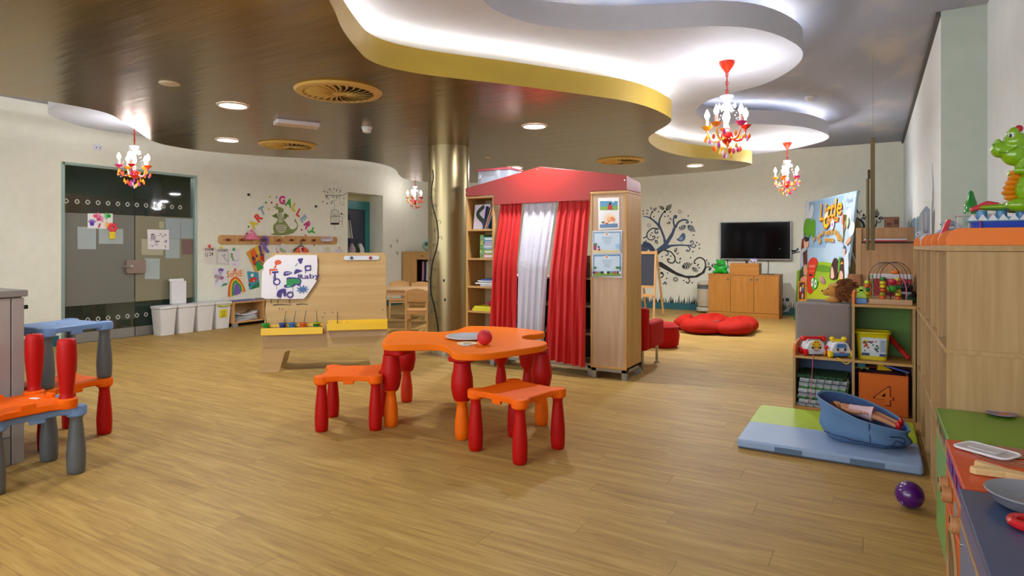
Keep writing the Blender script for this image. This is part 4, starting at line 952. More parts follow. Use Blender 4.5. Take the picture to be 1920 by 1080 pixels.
a.stroke([(508, 439.5), (520, 440.5), (535, 440), (550, 436.5)], .008, dk_); a.stroke([(538, 437), (546, 431)], .006, dk_); a.dot((530.5, 391.5), .009, dk_); a.poly([(551, 416), (553.5, 409), (555, 415)], dg)
a.done('dragon_mural', None, label='olive green seated dragon painted on the wall under the arched letters', cat='wall decal')
# birdcage and branch decal
a = lart(); bk = '#2c2a28'
a.stroke([(610, 367), (620, 366), (630, 367.5), (641, 366.5), (651, 361.5)], .01, bk); a.stroke([(627, 366), (623, 360), (617, 355)], .006, bk); a.stroke([(638, 367), (637, 374), (639, 382), (643, 385), (645, 381), (643, 378)], .006, bk); a.stroke([(627, 367), (627, 393)], .005, bk, sm=0)
random.seed(11)
for k in range(46): a.dot((random.uniform(605, 646), random.uniform(353, 382)), random.choice([.007, .01, .016]), '#5a5650', n=6)
a.stroke([(619.5, 419), (619.5, 400), (622, 395), (627, 393), (632, 395), (635, 400), (635, 419)], .008, bk); a.stroke([(619.5, 419.5), (635, 419.5)], .035, '#141414', sm=0)
for x in (622, 624.5, 627, 629.5, 632): a.stroke([(x, 396), (x, 419)], .004, bk, sm=0)
a.stroke([(619, 405.5), (635, 405.5)], .006, bk, sm=0); a.ring((627, 404), .03, .004, bk, ry=.015); a.stroke([(627, 420), (627, 431)], .006, bk, sm=0)
a.stroke([(635, 406), (641, 406.5), (641, 415), (635, 415)], .005, bk, sm=0); a.dot((639.5, 401), .018, '#101010', ry=.02); a.stroke([(641, 402), (645, 403)], .006, bk); a.stroke([(641, 406), (641, 425)], .006, bk)
a.done('birdcage_decal', None, label='thin black hanging birdcage and flowering branch decal left of the doorway', cat='wall decal')
for u, v, lb in ((466, 365, 'small black bee decal high on the wall, upper left of the letters'), (592, 387, 'small black bee decal right of the arched letters')):
    a = lart(); a.dot((u, v), .028, '#141410', ry=.024); a.stroke([(u+2, v), (u+6, v+5)], .008, bk, w1=.003); a.stroke([(u+1, v-1), (u+5, v-3)], .006, '#4a4844'); a.stroke([(u+2, v+1), (u+5, v+1)], .006, '#4a4844'); a.done('bee_decal', None, label=lb, cat='wall decal')
for (u, v) in ((745, 452), (733, 462), (745, 475)):
    a = lart(); a.stroke([(u, v-3.5), (u+1.3, v), (u, v+3), (u-1.3, v), (u, v-3.5)], .012, bk, sm=0); a.dot((u, v), .008, bk); a.done('drop_decal', None, label={452: 'uppermost small leaf decal on the wall right of the doorway', 462: 'small leaf decal on the wall, lower left of the uppermost one', 475: 'lowest tilted small leaf decal beside the wardrobe'}[v], cat='wall decal')
q_, z_ = atp(183, 277, XL); out('wall_socket', MB(C('#d8d6e0', .4)).box(XL, XL+.012, q_-.05, q_+.05, z_-.035, z_+.035).use(M_BLACK).cyl((XL+.012, q_-.02, z_), (XL+.014, q_-.02, z_), .008, n=8).cyl((XL+.012, q_+.025, z_), (XL+.014, q_+.025, z_), .008, n=8), None, 'small white socket plate above the glass door', 'socket', world=True, smooth=False)
# coat racks
def rack(u0, u1, v, lb, pegs, mats):
    q0, z0 = atp(u0, v, XL); q1, z1 = atp(u1, v, XL); z = (z0+z1)/2; t = thing('coat_rack', lb, 'coat rack', (XL, q0, z))
    out('board', MB(M_PINE).prism([(a, b) for a, b in rrect(0, q1-q0, -.075, .075, .06, 5)], 0, .022, 'yz'), t, bevel=.004)
    for pu, c_ in zip(pegs, mats):
        y = atp(pu, v, XL)[0]-q0; m = MB(C(c_, .4)).ball((.075, y, .0), (.018, .026, .026), 12, 8).cyl((.02, y, 0), (.07, y, 0), .012); m.tube([(.03, y+.01, -.01), (.06, y+.04, -.015), (.07, y+.055, .01)], .005, 6); out('peg', m, t)
    return t
rack(408, 530, 450, 'left pine coat rack board with dark red pegs under the dragon', [423, 449, 488, 518], ['#7a2418', '#7a2418', '#5a2030', '#8a2820'])
rack(530.5, 631, 450.5, 'right pine coat rack board where the coral hanger hangs', [542, 564, 584, 612], ['#7a1c18', '#5a1c18', '#6a2418', '#7a2c20'])
def wp(u, v, dx=.06): q, z = atp(u, v, XL+dx); return (XL+dx, q, z)
t = thing('party_hat', 'pink dotted party hat sitting on the left coat rack', 'hat', wp(472, 449, .07)); m = MB(C('#d8708c', .8)).lathe([(.12, 0), (.11, .03), (.06, .09), (.03, .14), (.005, .17)], n=18); out('hat_body', m, t)
random.seed(2); m = MB(C('#e8c8d0', .8))
for k in range(22): an = random.uniform(0, 6.28); h = random.uniform(.02, .13); rr = .115*(1-h/.18); m.ball((rr*math.cos(an), rr*math.sin(an), h), .01, 6, 4)
out('dots', m, t, kind='stuff')
t = thing('ribbon', 'purple looped ribbon hanging over the left coat rack', 'ribbon', wp(497, 462, .04)); M_PU = C('#7c64b0', .8)
m = MB(M_PU); m.tube([(.01, .055*math.cos(a)-.01, .09+.07*math.sin(a)) for a in [i*math.pi/6 for i in range(12)]], .022, 6, closed=True); out('loop', m, t)
m = MB(M_PU); m.tube([(.01, -.03, .03), (.01, .0, -.04), (.015, .06, -.1)], [.025, .028, .02], 6); out('tail', m, t)
t = thing('clothes_hanger', 'coral cardboard coat on a black hanger under the right coat rack', 'hanger', wp(565, 475, .05)); q0 = WM[t.name].translation
H0 = [Vector(wp(u, v, .05))-q0 for u, v in ((565, 453), (565.5, 458), (564, 460.5), (551, 469), (552, 471), (565, 465), (577, 471), (578, 469), (566, 460.5))]
out('hook', MB(M_BLACK).tube([Vector(wp(563, 452, .05))-q0, H0[0], H0[1], H0[2]], .006, 6), t); out('hanger_bar', MB(M_BLACK).tube([H0[2], H0[3], H0[4], H0[5], H0[6], H0[7], H0[8]], .009, 6), t)
P = [tuple((Vector(wp(u, v, .05))-q0).yz) for u, v in ((558, 463.5), (571, 463.5), (577, 470), (577, 486), (552, 486), (552, 470))]
ct = out('coat', MB(C('#e06048', .8)).prism(P, .012, .024, 'yz'), t, smooth=False, bevel=.003)
P = [tuple((Vector(wp(u, v, .05))-q0).yz) for u, v in ((560, 463), (569, 463), (568, 471), (564.5, 475), (561, 471))]
out('lapel', MB(C('#e8c8c0', .8)).prism(P, .024, .027, 'yz'), t, smooth=False); p = (Vector(wp(565.5, 468, .05))-q0); out('red_heart', MB(C('#a81c20', .6)).prism([(p.y-.03, p.z+.04), (p.y+.03, p.z+.04), (p.y+.035, p.z-.01), (p.y, p.z-.05), (p.y-.035, p.z-.01)], .027, .032, 'yz'), t, smooth=False)
t = thing('crown_craft', 'lacy white paper crown lying on the end of the right coat rack', 'craft', wp(612, 453, .05)); m = MB(C('#d4ccd8', .7)); random.seed(9)
m.lathe([(.11, 0), (.115, .02), (.1, .05)], n=18, caps=False)
for k in range(18): a = k*math.pi/9; m.cyl((.108*math.cos(a), .108*math.sin(a), .03), (.11*math.cos(a), .11*math.sin(a), .09+.03*(k % 2)), .012, .002, 5)
cr_ = out('crown_band', m, t); s_ = cr_.modifiers.new('s', 'SOLIDIFY'); s_.thickness = .003
# drawings on the wall
def wanted(txt, kid):
    def f(a):
        if kid == 0:
            a.rect(*[k for k in (a.px(384, 466)[0], a.px(401, 466)[0], a.px(390, 470)[1], a.px(390, 465)[1])], '#4a3434'); a.text(txt, (392.4, 467.5), .055, '#d8c8c0', sx=.8); a.text('U 24', (392, 477), .065, '#3a2c20', 6, sx=.75)
            for y in (484, 488, 492): a.stroke([(386, y), (400, y)], .004, '#b8b0a8', sm=0)
        else:
            a.rect(*[k for k in (a.px(407, 468)[0], a.px(427, 468)[0], a.px(410, 472)[1], a.px(410, 467)[1])], '#56505c'); a.text(txt, (417, 469.5), .05, '#d8d0cc', sx=.8)
            a.stroke([(407, 473), (407, 494), (427, 495), (427, 473)], .005, '#6a6a74', sm=0); a.stroke([(416, 477), (421, 484), (425, 490), (428, 486)], .02, '#9aa09a', w1=.008); a.dot((421, 478), .02, '#b0b0a8')
    return f
S = lambda *a, **k: sheet(*a, **k)
S('childs_drawing', 'leftmost wall sheet headed WANTED in dark letters', [(381, 464), (401, 465), (405, 496), (382, 496)], LW, '#ddd5cc', 'drawing', wanted('WANTED', 0), off=.004)
S('childs_drawing', 'second wall sheet headed WANTED with a faint grey lizard sketch', [(405, 465), (428.5, 466), (428, 497.5), (405, 496.5)], LW, '#d8d2cc', 'drawing', wanted('WANTED', 1), off=.006)
def lizard(a):
    a.dot((434, 477), .022, '#5a9a38'); a.stroke([(434, 477), (435, 483), (438, 489)], .03, '#6aa83c'); a.stroke([(431, 482), (437, 481)], .01, '#5a9a38'); a.stroke([(437, 488), (444, 489), (447, 485)], .007, '#6a8a9a'); a.stroke([(436, 495), (442, 496)], .012, '#d8a0c8'); a.stroke([(441, 479), (444, 480)], .006, '#a8b8c8')
S('childs_drawing', 'wall sheet with a green lizard under a green star', [(428.5, 467), (449, 467), (450, 500), (429, 497.5)], LW, '#dfd8dc', 'drawing', lizard, off=.004)
def starp(u, v, c_, lb, n=5, r=.035):
    q, z = atp(u, v, XL); P = []
    for k in range(2*n): rr = r if k % 2 == 0 else r*.5; an = math.pi/2+k*math.pi/n; P.append((q+rr*math.cos(an), z+rr*math.sin(an)))
    out('star_magnet', MB(C(c_, .5)).prism(P, XL+.009, XL+.014, 'yz'), None, lb, 'star', world=True, smooth=False, group='paper stars on the wall')
starp(392, 461.5, '#e03c1c', 'red star above the leftmost WANTED sheet'); starp(414, 464, '#e0cc20', 'yellow star above the second WANTED sheet'); starp(437.5, 467.5, '#2c9c3c', 'green star on the lizard sheet')
def purple(a):
    random.seed(12)
    a.dot((413, 508), .04, '#7a4ca8', ry=.045); a.dot((413, 511), .03, '#c8b8d0'); a.dot((417, 506), .018, '#5a2c90'); a.text('IPG', (406, 519), .05, '#2a2a34', -6, sx=.8); a.dot((415, 521), .04, '#c86ca0', ry=.03); a.dot((416, 521), .018, '#a03880'); a.dot((408, 521), .02, '#d8a040')
    for k in range(20): a.stroke([(random.uniform(402, 424), random.uniform(505, 534)), (random.uniform(402, 424), random.uniform(505, 534))], .003, '#a8a0b8', sm=0)
    a.poly([(414, 537), (425, 534), (425, 530), (418, 532)], '#3c8c58')
S('childs_drawing', 'wall sheet with a purple cat-like doodle, lower left of the group', [(400, 503), (424.5, 502.5), (426, 534), (403, 538)], LW, '#dfdae0', 'drawing', purple, off=.003)
def rainbow(a):
    a.text('SoPhIE', (439.5, 514), .1, '#e0701c', 2, sx=.72); a.dot((440.5, 505.5), .022, '#d0286c')
    for c_, e, w_ in (('#d8381c', 0, .05), ('#e8881c', 2.0, .045), ('#e0cc1c', 3.8, .04), ('#2c9440', 5.6, .035)):
        a.stroke([(430+e, 556-e*.2), (430.5+e, 540), (434+e*.55, 527+e), (441, 522+e), (447-e*.45, 526+e), (453-e*.6, 536), (457.5-e, 547-e*.1)], w_, c_, sm=5)
    a.poly([(438, 554), (438, 545), (439, 536), (441.5, 531), (446, 534), (449, 541), (451, 549)], '#7858a4', smooth=2)
S('rainbow_painting', 'cream sheet with a painted rainbow and the name SoPhIE', [(427, 507), (457, 503.5), (459.5, 547), (450, 552), (429, 559.5)], LW, '#e4d4b4', 'painting', rainbow, off=.006)
def blob(a):
    a.poly([(467, 473), (478, 463), (482, 474), (481, 481), (475, 485)], '#e0601c'); a.poly([(475, 464), (482, 460), (486, 473), (482, 478)], '#dcb41c'); a.poly([(483, 461), (487, 460), (491, 473), (486, 474)], '#5a3c98'); a.poly([(470, 478), (479, 484), (478, 500), (473, 495)], '#c82c1c')
    a.poly([(488, 474), (494.5, 477), (494.5, 492), (486, 487)], '#b4201c'); a.poly([(478, 496), (484, 490), (494, 502), (482, 508.5)], '#1c9838'); a.stroke([(477, 497), (484, 489), (494, 498)], .018, '#2c3c70'); a.dot((474, 485), .03, '#2c3448'); a.dot((480.5, 480), .022, '#1c2438'); a.dot((489, 477), .03, '#24406c'); a.dot((484, 484), .035, '#e88c1c')
S('abstract_painting', 'bright orange red and green tilted abstract painting by the easel edge', [(461, 473), (475, 464), (487, 459.5), (494.5, 476), (494.5, 502), (479, 511)], LW, '#e0a02c', 'painting', blob, off=.012)
def blue(a):
    a.poly([(464, 511), (483, 512), (486, 530), (472, 537), (467, 543)], '#3f94ac'); a.dot((472.5, 516), .03, '#e4e0dc', ry=.028); a.poly([(467, 525), (470, 521), (480, 520), (481, 526), (475, 529), (468, 529)], '#d0341c', smooth=2); a.dot((475.5, 526), .015, '#e8c8a0'); a.poly([(470, 543), (474, 535), (485, 528), (486, 538)], '#1c7c4c'); a.dot((467.5, 534), .022, '#24586c')
S('blue_card', 'blue card with a red vehicle shape on a green hill, below the abstract painting', [(463, 508.5), (484, 511), (486.5, 536), (467.5, 543)], LW, '#3c90a8', 'drawing', blue, off=.004)
def greend(a):
    a.dot((527, 468), .035, '#9cae7c'); a.dot((532, 472), .05, '#a8b48c', ry=.04); a.dot((520, 473), .02, '#c04848'); a.dot((518, 467), .012, '#c05858'); a.stroke([(522, 463), (526, 460)], .012, '#a8b8c4')
S('childs_drawing', 'wall sheet with pale green figure, just above the easel top at left', [(516, 459), (540.5, 461), (541, 478), (517, 476)], LW, '#dcd8d8', 'drawing', greend, off=.002)
S('small_note', 'tiny pale note with yellow dot above the right half of the easel', [(607, 464), (620, 464.5), (620, 476), (607, 476)], LW, '#d8d0c0', 'paper', lambda a: a.dot((614, 466), .02, '#d8cc20'))
S('small_note', 'tiny lilac note with orange heart, right of the yellow dotted note', [(629, 467), (642, 467), (643, 476), (628, 476)], LW, '#d4ccd8', 'paper', lambda a: a.poly([(634, 463.5), (638, 463.5), (636, 467.5)], '#d8683c'))

# bins
XB = XL+.015
bins = [(5.0, 'first white plastic bin, nearest the glass door bottom rail', 0), (5.3, 'second white plastic bin with the white panel standing on it', 0), (5.64, 'third white plastic bin, between the panel bin and the recycling bin', 0), (5.98, 'white recycling bin with yellow label and lime rim', 1)]
for (u0, u1, v, lb, k) in ((277, 334, 629, 'first white plastic bin, nearest the glass door, largest in view', 0), (335, 370, 625, 'second white plastic bin, with a tall white panel rising behind it', 0), (370.5, 405, 622, 'third white plastic bin, directly left of the recycling bin', 0), (405.5, 436, 618, 'white recycling bin with yellow label and lime green rim', 1)):
    xf_ = XL+.30; q0 = atp(u0 if k+u0 > 300 else 301, 578, xf_)[0]; q1 = atp(u1, 575, xf_)[0]
    wq = q1-q0; t = thing('waste_bin', lb, 'bin', (XL+.165, (q0+q1)/2, 0), group='white bins along the wall'); h = .41; hw = wq/2-.004; M_BIN = C('#dcd7d2', .4)
    vs = []
    for z, s in ((0, .78), (h-.04, .97)):
        for x, y in rrect(-.13*s, .13*s, -hw*s, hw*s, .02): vs.append((x, y, z))
    n = len(vs)//2; out('bin_body', MB(M_BIN).add(vs, [tuple(range(n-1, -1, -1)), tuple(range(n, 2*n))]+[(i, (i+1) % n, n+(i+1) % n, n+i) for i in range(n)]), t)
    out('lid', MB(M_BIN).rbox(-.138, .138, -hw-.003, hw+.003, h-.035, h, .02), t, bevel=.005)
    out('lid_flap', MB(C('#cfccd0', .4)).rbox(-.1, .1, -hw*.7, hw*.7, h, h+.006, .015), t, bevel=.002)
    if k:
        m = MB(C('#b8bc20', .5)); m.tube([(.14, -hw*.9, h-.04), (.145, -hw*.4, h-.065), (.146, hw*.4, h-.065), (.14, hw*.9, h-.04)], .012, 6); out('rim_bag', m, t)
        lbp = out('recycling_label', MB(C('#d8c414', .5)).box(.118, .122, -.075, .055, .17, .29), t, smooth=False)
        a = Art((.1225, -.01, .245), (0, 1, 0), (0, 0, 1), off=.0005)
        for j in range(3):
            an = math.pi/2+j*2*math.pi/3; a.stroke([(.026*math.cos(an+d), .022*math.sin(an+d)) for d in (.3, .8, 1.3)], .008, '#1c1c14', False, sm=2)
            e = an+1.5; a.poly([(.026*math.cos(e)+.01*math.cos(e+k2), .022*math.sin(e)+.01*math.sin(e+k2)) for k2 in (0, 2.1, 4.2)], '#1c1c14', False)
        [a.rect(x, x+.018, -.056, -.046, '#1c1c14') for x in (-.032, -.009, .014)]; m_ = a.m; out('print', m_, t, smooth=False)
q0, zb = atp(321, 566, XL+.08); q1, zt = atp(348, 531, XL+.08); t = thing('white_panel_box', 'tall slim white box standing behind the second bin against the glass', 'box', (XL+.04, q0, .412)); out('box_body', MB(C('#e0dcdc', .5)).box(0, .06, 0, q1-q0, 0, .33), t, smooth=False, bevel=.003); out('cap', MB(C('#e6e2e2', .5)).box(-.004, .03, -.01, q1-q0-.02, .33, .365), t, smooth=False, bevel=.003)
bpy.data.objects[t.name].location.z = .418; 
# low paper shelf
q0 = atp(434, 590, XL+.34)[0]+.04; t = thing('low_paper_shelf', 'low pine shelf with two open bays of paper, beside the recycling bin', 'shelf', (XL+.04, q0, 0)); W_ = 1.1; D_ = .3
for y in (0, W_/2-.01, W_-.02): out('side_panel', MB(M_PINE).box(0, D_, y, y+.02, .06, .37), t, smooth=False, bevel=.002)
out('top_panel', MB(M_PINE).box(0, D_, 0, W_, .37, .39), t, smooth=False, bevel=.002); out('bottom_panel', MB(M_PINE).box(0, D_, .02, W_-.02, .06, .085), t, smooth=False); out('back_panel', MB(C('#b08a58', .6)).box(0, .01, .02, W_-.02, .085, .37), t, smooth=False)
for y in (.0, W_-.08): out('foot', MB(M_STEEL).box(D_-.06, D_-.005, y, y+.08, 0, .06), t, smooth=False, bevel=.002); out('foot', MB(M_STEEL).box(.005, .06, y, y+.08, 0, .06), t, smooth=False, bevel=.002)
random.seed(6)
for bay in (0, 1):
    t = thing('paper_stack', ('loose curled pile of white paper in the left bay of the low shelf', 'loose curled pile of white paper in the right bay of the low shelf')[bay], 'paper', (XL+.06, q0+.05+bay*.54, .087))
    for k in range(9):
        T = Matrix.Translation((.13, .22, .005+k*.011)) @ Matrix.Rotation(random.uniform(-.25, .25), 4, 'Z'); m = MB(C(random.choice(['#d8d4d4', '#cfcad8', '#c8c8cc', '#dcdcd4']), .8)).xf(T); vs = []
        b_ = random.uniform(.0, .05)*(k > 4)
        for i in range(9): y = -.19+.38*i/8; vs += [(-.11, y, b_*abs(y)/.19*3*abs(y)/.19*.4), (.11, y, b_*abs(y)/.19*3*abs(y)/.19*.4)]
        m.add(vs, [(2*i, 2*i+1, 2*i+3, 2*i+2) for i in range(8)]); o = out('sheet', m, t, smooth=True); s_ = o.modifiers.new('s', 'SOLIDIFY'); s_.thickness = .004
for y, c_, lb in ((.03, '#6c6aa0', 'lilac folder lying on the left half of the low shelf top'), (.57, '#8c8478', 'grey-brown folder lying on the right half of the low shelf top')): out('folder', MB(C(c_, .6)).box(XL+.08, XL+.31, q0+y, q0+y+.45, .391, .405), None, lb, 'folder', world=True, smooth=False, bevel=.002)

# ================================================================ GREY CABINET at far left
t = thing('grey_cabinet', 'grey-beige cabinet with worktop at the left edge behind the stacked stools', 'cabinet', (-4.9, -.6, 0)); MG = C('#a89e98', .45); MG2 = C('#a59a94', .5)
fx = .64
out('body', MB(C('#8f8680', .5)).box(0, fx-.02, 0, 2.23, 0, .96), t, smooth=False)
for y0_, y1_ in ((.02, .56), (.57, 1.11), (1.12, 2.17)): out('door', MB(MG).box(fx-.02, fx, y0_, y1_, .16, .955), t, smooth=False, bevel=.002)
out('end_post', MB(MG2).box(fx-.02, fx+.002, 2.176, 2.235, .0, .955), t, smooth=False, bevel=.002)
out('plinth', MB(C('#9c948c', .5)).box(fx-.02, fx-.001, .02, 2.17, 0, .155), t, smooth=False, bevel=.001)
out('worktop', MB(C('#8b8580', .4)).box(-.01, fx+.015, -.01, 2.25, .962, 1.0), t, smooth=False, bevel=.006, seg=3)
out('hinge_knob', MB(M_BLACK).cyl((fx+.002, 2.237, .9), (fx+.002, 2.25, .9), .012), t)
t = thing('small_bookcase', 'small low pine rack glimpsed behind the stacked stools by the wall', 'shelf', (-8.3, 2.5, 0))
cx0 = t
for k in range(4): out('shelf', MB(M_PINE).box(0, .3, 0, .55, .04+k*.14, .06+k*.14), t, smooth=False, bevel=.002)
for y in (0, .53): out('side_panel', MB(M_PINE).box(0, .3, y, y+.02, 0, .52), t, smooth=False, bevel=.002)
# ================================================================ WOODEN TABLE AND CHAIRS
def chair(loc, rz, lb):
    t = thing('wooden_chair', lb, 'chair', loc, rz, 'small wooden chairs')
    for x in (-.17, .14):
        out('front_leg' if 0 else 'leg', MB(M_PINE).box(x, x+.03, -.17, -.14, 0, .31), t, smooth=False, bevel=.004)
        out('leg', MB(M_PINE).box(x, x+.03, .14, .17, 0, .62), t, smooth=False, bevel=.004)
    out('seat', MB(M_PINEX).box(-.18, .18, -.18, .16, .31, .33), t, smooth=False, bevel=.006)
    for y in (-.16, .15): out('apron', MB(M_PINEX).box(-.14, .14, y, y+.015, .27, .31), t, smooth=False)
    for x in (-.165, .15): out('stretcher', MB(M_PINE).box(x, x+.015, -.14, .14, .14, .17), t, smooth=False)
    bk = MB(M_PINEX); vs = []
    P = [(-.145, .45), (.145, .45), (.145, .61), (.09, .635), (0, .645), (-.09, .635), (-.145, .61)]; bk.prism(P, .147, .163, 'xz'); out('backrest', bk, t, smooth=False, bevel=.004)
    return t
x, y = F(752, 624); chair((x+.12, y+.25, 0), R(30+180), 'small pine chair nearest the easel, with its curved back turned to the viewer')
t = thing('wooden_table', 'low pine childrens table just behind the easel right edge', 'table', (*[a for a in polar(762, 9.75)], 0), R(20))
out('tabletop', MB(wood('#d4aa78', '#c89c68', 'x')).rbox(-.6, .6, -.35, .35, .575, .6, .06, 5), t, bevel=.005)
out('apron', MB(M_PINEX).box(-.5, .5, -.28, -.26, .5, .575).box(-.5, .5, .26, .28, .5, .575), t, smooth=False)
for a in (-.5, .45):
    for b in (-.3, .25): out('leg', MB(M_PINE).box(a, a+.05, b, b+.05, 0, .575), t, smooth=False, bevel=.004)
x, y = polar(786, 10.6); chair((x, y, 0), R(25), 'small pine chair on the far side of the pine table'); x, y = polar(748, 10.9); chair((x, y, 0), R(40), 'small pine chair partly hidden at the far left of the pine table')
# wardrobe with costumes
t = thing('costume_wardrobe', 'pale wooden costume wardrobe with an open window of clothes by the column', 'wardrobe', (-8.83, 10.3, 0)); MM = wood('#c99a5c', '#bd8c4e')
out('side_panel', MB(MM).box(0, .03, 0, .5, 0, 1.15), t, smooth=False); out('side_panel', MB(MM).box(1.1, 1.13, 0, .5, 0, 1.15), t, smooth=False); out('front_panel', MB(MM).box(.03, .38, 0, .02, 0, 1.12).box(.38, 1.1, 0, .02, 0, .5).box(.38, 1.1, 0, .02, .98, 1.12), t, smooth=False, bevel=.002)
out('back_panel', MB(C('#5a4030', .7)).box(.03, 1.1, .48, .5, 0, 1.12), t, smooth=False); out('top_panel', MB(MM).box(-.01, 1.14, -.01, .5, 1.12, 1.15), t, smooth=False, bevel=.002); out('rail', MB(M_CHROME).cyl((.35, .2, .95), (1.1, .2, .95), .01), t)
out('knob', MB(M_BLACK).cyl((.55, -.02, 1.06), (.55, -.0, 1.06), .012), t)
random.seed(21)
for k, c_ in enumerate(['#c0889c', '#28221f', '#d8d0d8', '#a84860', '#3a3040', '#e0dce0', '#b8a0c0', '#50302c']):
    nm = ['pink', 'black', 'white', 'raspberry', 'dark violet', 'bright white', 'lilac', 'brown'][k]; m = MB(C(c_, .9)); x = -8.83+.42+k*.06
    m.xf(Matrix.Translation((x, 10.5, .0))).lathe([(.012, .945), (.035, .93), (.038, .7), (.045, .52)], n=8); out('costume', m, None, nm+' costume hanging inside the pale wardrobe', 'clothing', 'costumes in the wardrobe', world=True)
out('patterned_ball', MB(C('#9ab0a4', .5)).ball((-8.28, 10.5, 1.15+.14), .14, 20, 12).use(C('#2c5a40', .5)).ball((-8.25, 10.42, 1.31), (.07, .07, .06), 10, 8), None, 'pale ball with green patches on top of the wardrobe', 'ball', world=True)
t = thing('blue_bag', 'bright blue bag on top of the wardrobe right of the ball', 'bag', (-7.98, 10.5, 1.15)); out('bag_body', MB(C('#2c50a8', .6)).rbox(-.15, .2, -.12, .12, 0, .17, .05, 4), t, bevel=.03, seg=3); out('strap', MB(C('#1c3a80', .6)).tube([(-.1, -.12, .1), (-.05, -.16, .04), (.1, -.16, .04), (.15, -.12, .1)], .012, 6), t)

# ================================================================ BACK WALL
BW = ((0, YB, 0), (1, 0, 0), (0, 0, 1))
def bart(off=.001): return Art(*BW, off=off, step=.0002)
bz = '#3c4c66'; bkk = '#14161c'
def Z(x, y): return (1190+x/9, 380+y/9)
a = bart()
a.poly([Z(340, 810), Z(490, 690), Z(480, 600), Z(430, 460), Z(385, 400), Z(430, 370), Z(500, 540), Z(530, 640), Z(620, 500), Z(660, 400), Z(700, 420), Z(650, 560), Z(560, 710), Z(600, 710), Z(760, 702), Z(940, 712), Z(960, 738), Z(760, 728), Z(620, 745), Z(520, 800), Z(400, 850)], bz)
a.poly([Z(375, 830), Z(500, 800), Z(440, 840), Z(385, 890)], '#1c1814')
a.stroke([Z(420, 400), Z(330, 310), Z(240, 250), Z(140, 228)], .05, bz, w1=.015); a.stroke([Z(280, 290), Z(268, 220), Z(298, 160)], .018, bkk); a.dot(Z(298, 157), .02, bkk)
a.stroke([Z(410, 410), Z(420, 290), Z(470, 190), Z(510, 150)], .045, bz, w1=.015); a.dot(Z(510, 152), .028, bkk)
a.stroke([Z(680, 420), Z(655, 320), Z(660, 260), Z(690, 225)], .04, bz, w1=.02); a.dot(Z(688, 238), .04, bz)
a.stroke([Z(690, 420), Z(730, 340), Z(800, 295), Z(870, 292), Z(905, 330), Z(880, 345), Z(865, 320)], .045, bz, w1=.02)
a.stroke([Z(940, 715), Z(985, 700), Z(985, 655), Z(950, 645), Z(945, 670), Z(965, 670)], .02, bz); a.stroke([Z(940, 735), Z(1000, 755), Z(1035, 725), Z(1010, 705)], .02, bz); a.stroke([Z(900, 730), Z(935, 780), Z(905, 820), Z(875, 805), Z(895, 795)], .022, bz)
a.stroke([Z(410, 445), Z(300, 435), Z(220, 500), Z(200, 570), Z(145, 598)], .025, '#20242c'); a.stroke([Z(410, 445), Z(350, 460), Z(350, 510), Z(390, 510), Z(385, 480)], .025, bz); a.stroke([Z(205, 560), Z(240, 620), Z(310, 625), Z(345, 580), Z(310, 565), Z(305, 590)], .02, '#20242c')
a.dot(Z(160, 760), .1, bz, ry=.09); a.stroke([Z(140, 700), Z(230, 720), Z(300, 800), Z(305, 840)], .12, '#2c3a54', w1=.1)
a.stroke([Z(500, 805), Z(600, 825), Z(670, 900), Z(680, 970), Z(640, 1020), Z(570, 1000), Z(560, 955), Z(595, 955)], .025, bkk); a.stroke([Z(540, 820), Z(570, 850), Z(550, 890), Z(520, 875)], .022, bz); a.stroke([Z(680, 960), Z(710, 1010), Z(760, 1015), Z(765, 990)], .02, bkk)
a.done('tree_decal', None, label='blue-grey swirling tree decal on the back wall behind the chalkboard', cat='wall decal')
a = bart()
a.poly([(1232, 491), (1240, 491), (1253, 500), (1268, 510), (1286, 517), (1303, 517), (1316, 510), (1322, 500), (1325, 501), (1321, 512), (1308, 520), (1290, 522), (1270, 517), (1250, 507), (1233, 498)], '#1e1a14')
a.stroke([(1320, 508), (1323, 497), (1320, 487), (1311, 483), (1303, 488), (1302, 494), (1305, 493)], .03, '#1e1a14', w1=.02); a.stroke([(1321, 504), (1328, 500), (1333, 503), (1330, 507)], .022, '#1e1a14'); a.dot((1330.5, 505), .025, '#141418')
a.stroke([(1290, 520), (1293, 526), (1290, 531), (1286, 528)], .022, '#1e1a14'); a.stroke([(1236, 512), (1243, 513), (1243, 518), (1238, 521)], .022, bkk); a.dot((1241, 512), .028, bkk)
a.done('branch_decal', None, label='long dark swooping branch decal reaching right to the green frog', cat='wall decal')
a = bart()
for p in ((220, 130), (210, 185), (325, 238), (403, 153), (600, 157), (512, 234), (565, 225), (905, 223), (963, 330), (757, 422), (994, 547), (1050, 672), (1090, 706), (1092, 771), (983, 828), (944, 929), (775, 943), (608, 903), (463, 908), (192, 643), (292, 512), (270, 549), (1216, 973), (1073, 1043), (145, 140), (145, 190)): a.dot(Z(*p), .015, bkk)
for p in ((1237, 505), (1252, 512), (1250, 522), (1244, 532), (1282, 526), (1298, 530), (1275, 486), (1308, 498), (1311, 502)): a.dot(p, .014, bkk)
for p, r in (((765, 152), .035), ((243, 382), .035)): a.ring(Z(*p), r, .008, '#8a8a84'); a.ring(Z(*p), r*.6, .006, '#8a8a84')
a.ring((1267, 523.5), .045, .01, '#2a2a2a'); a.ring((1267, 523.5), .026, .008, '#2a2a2a')
wl_ = '#cfcab0'
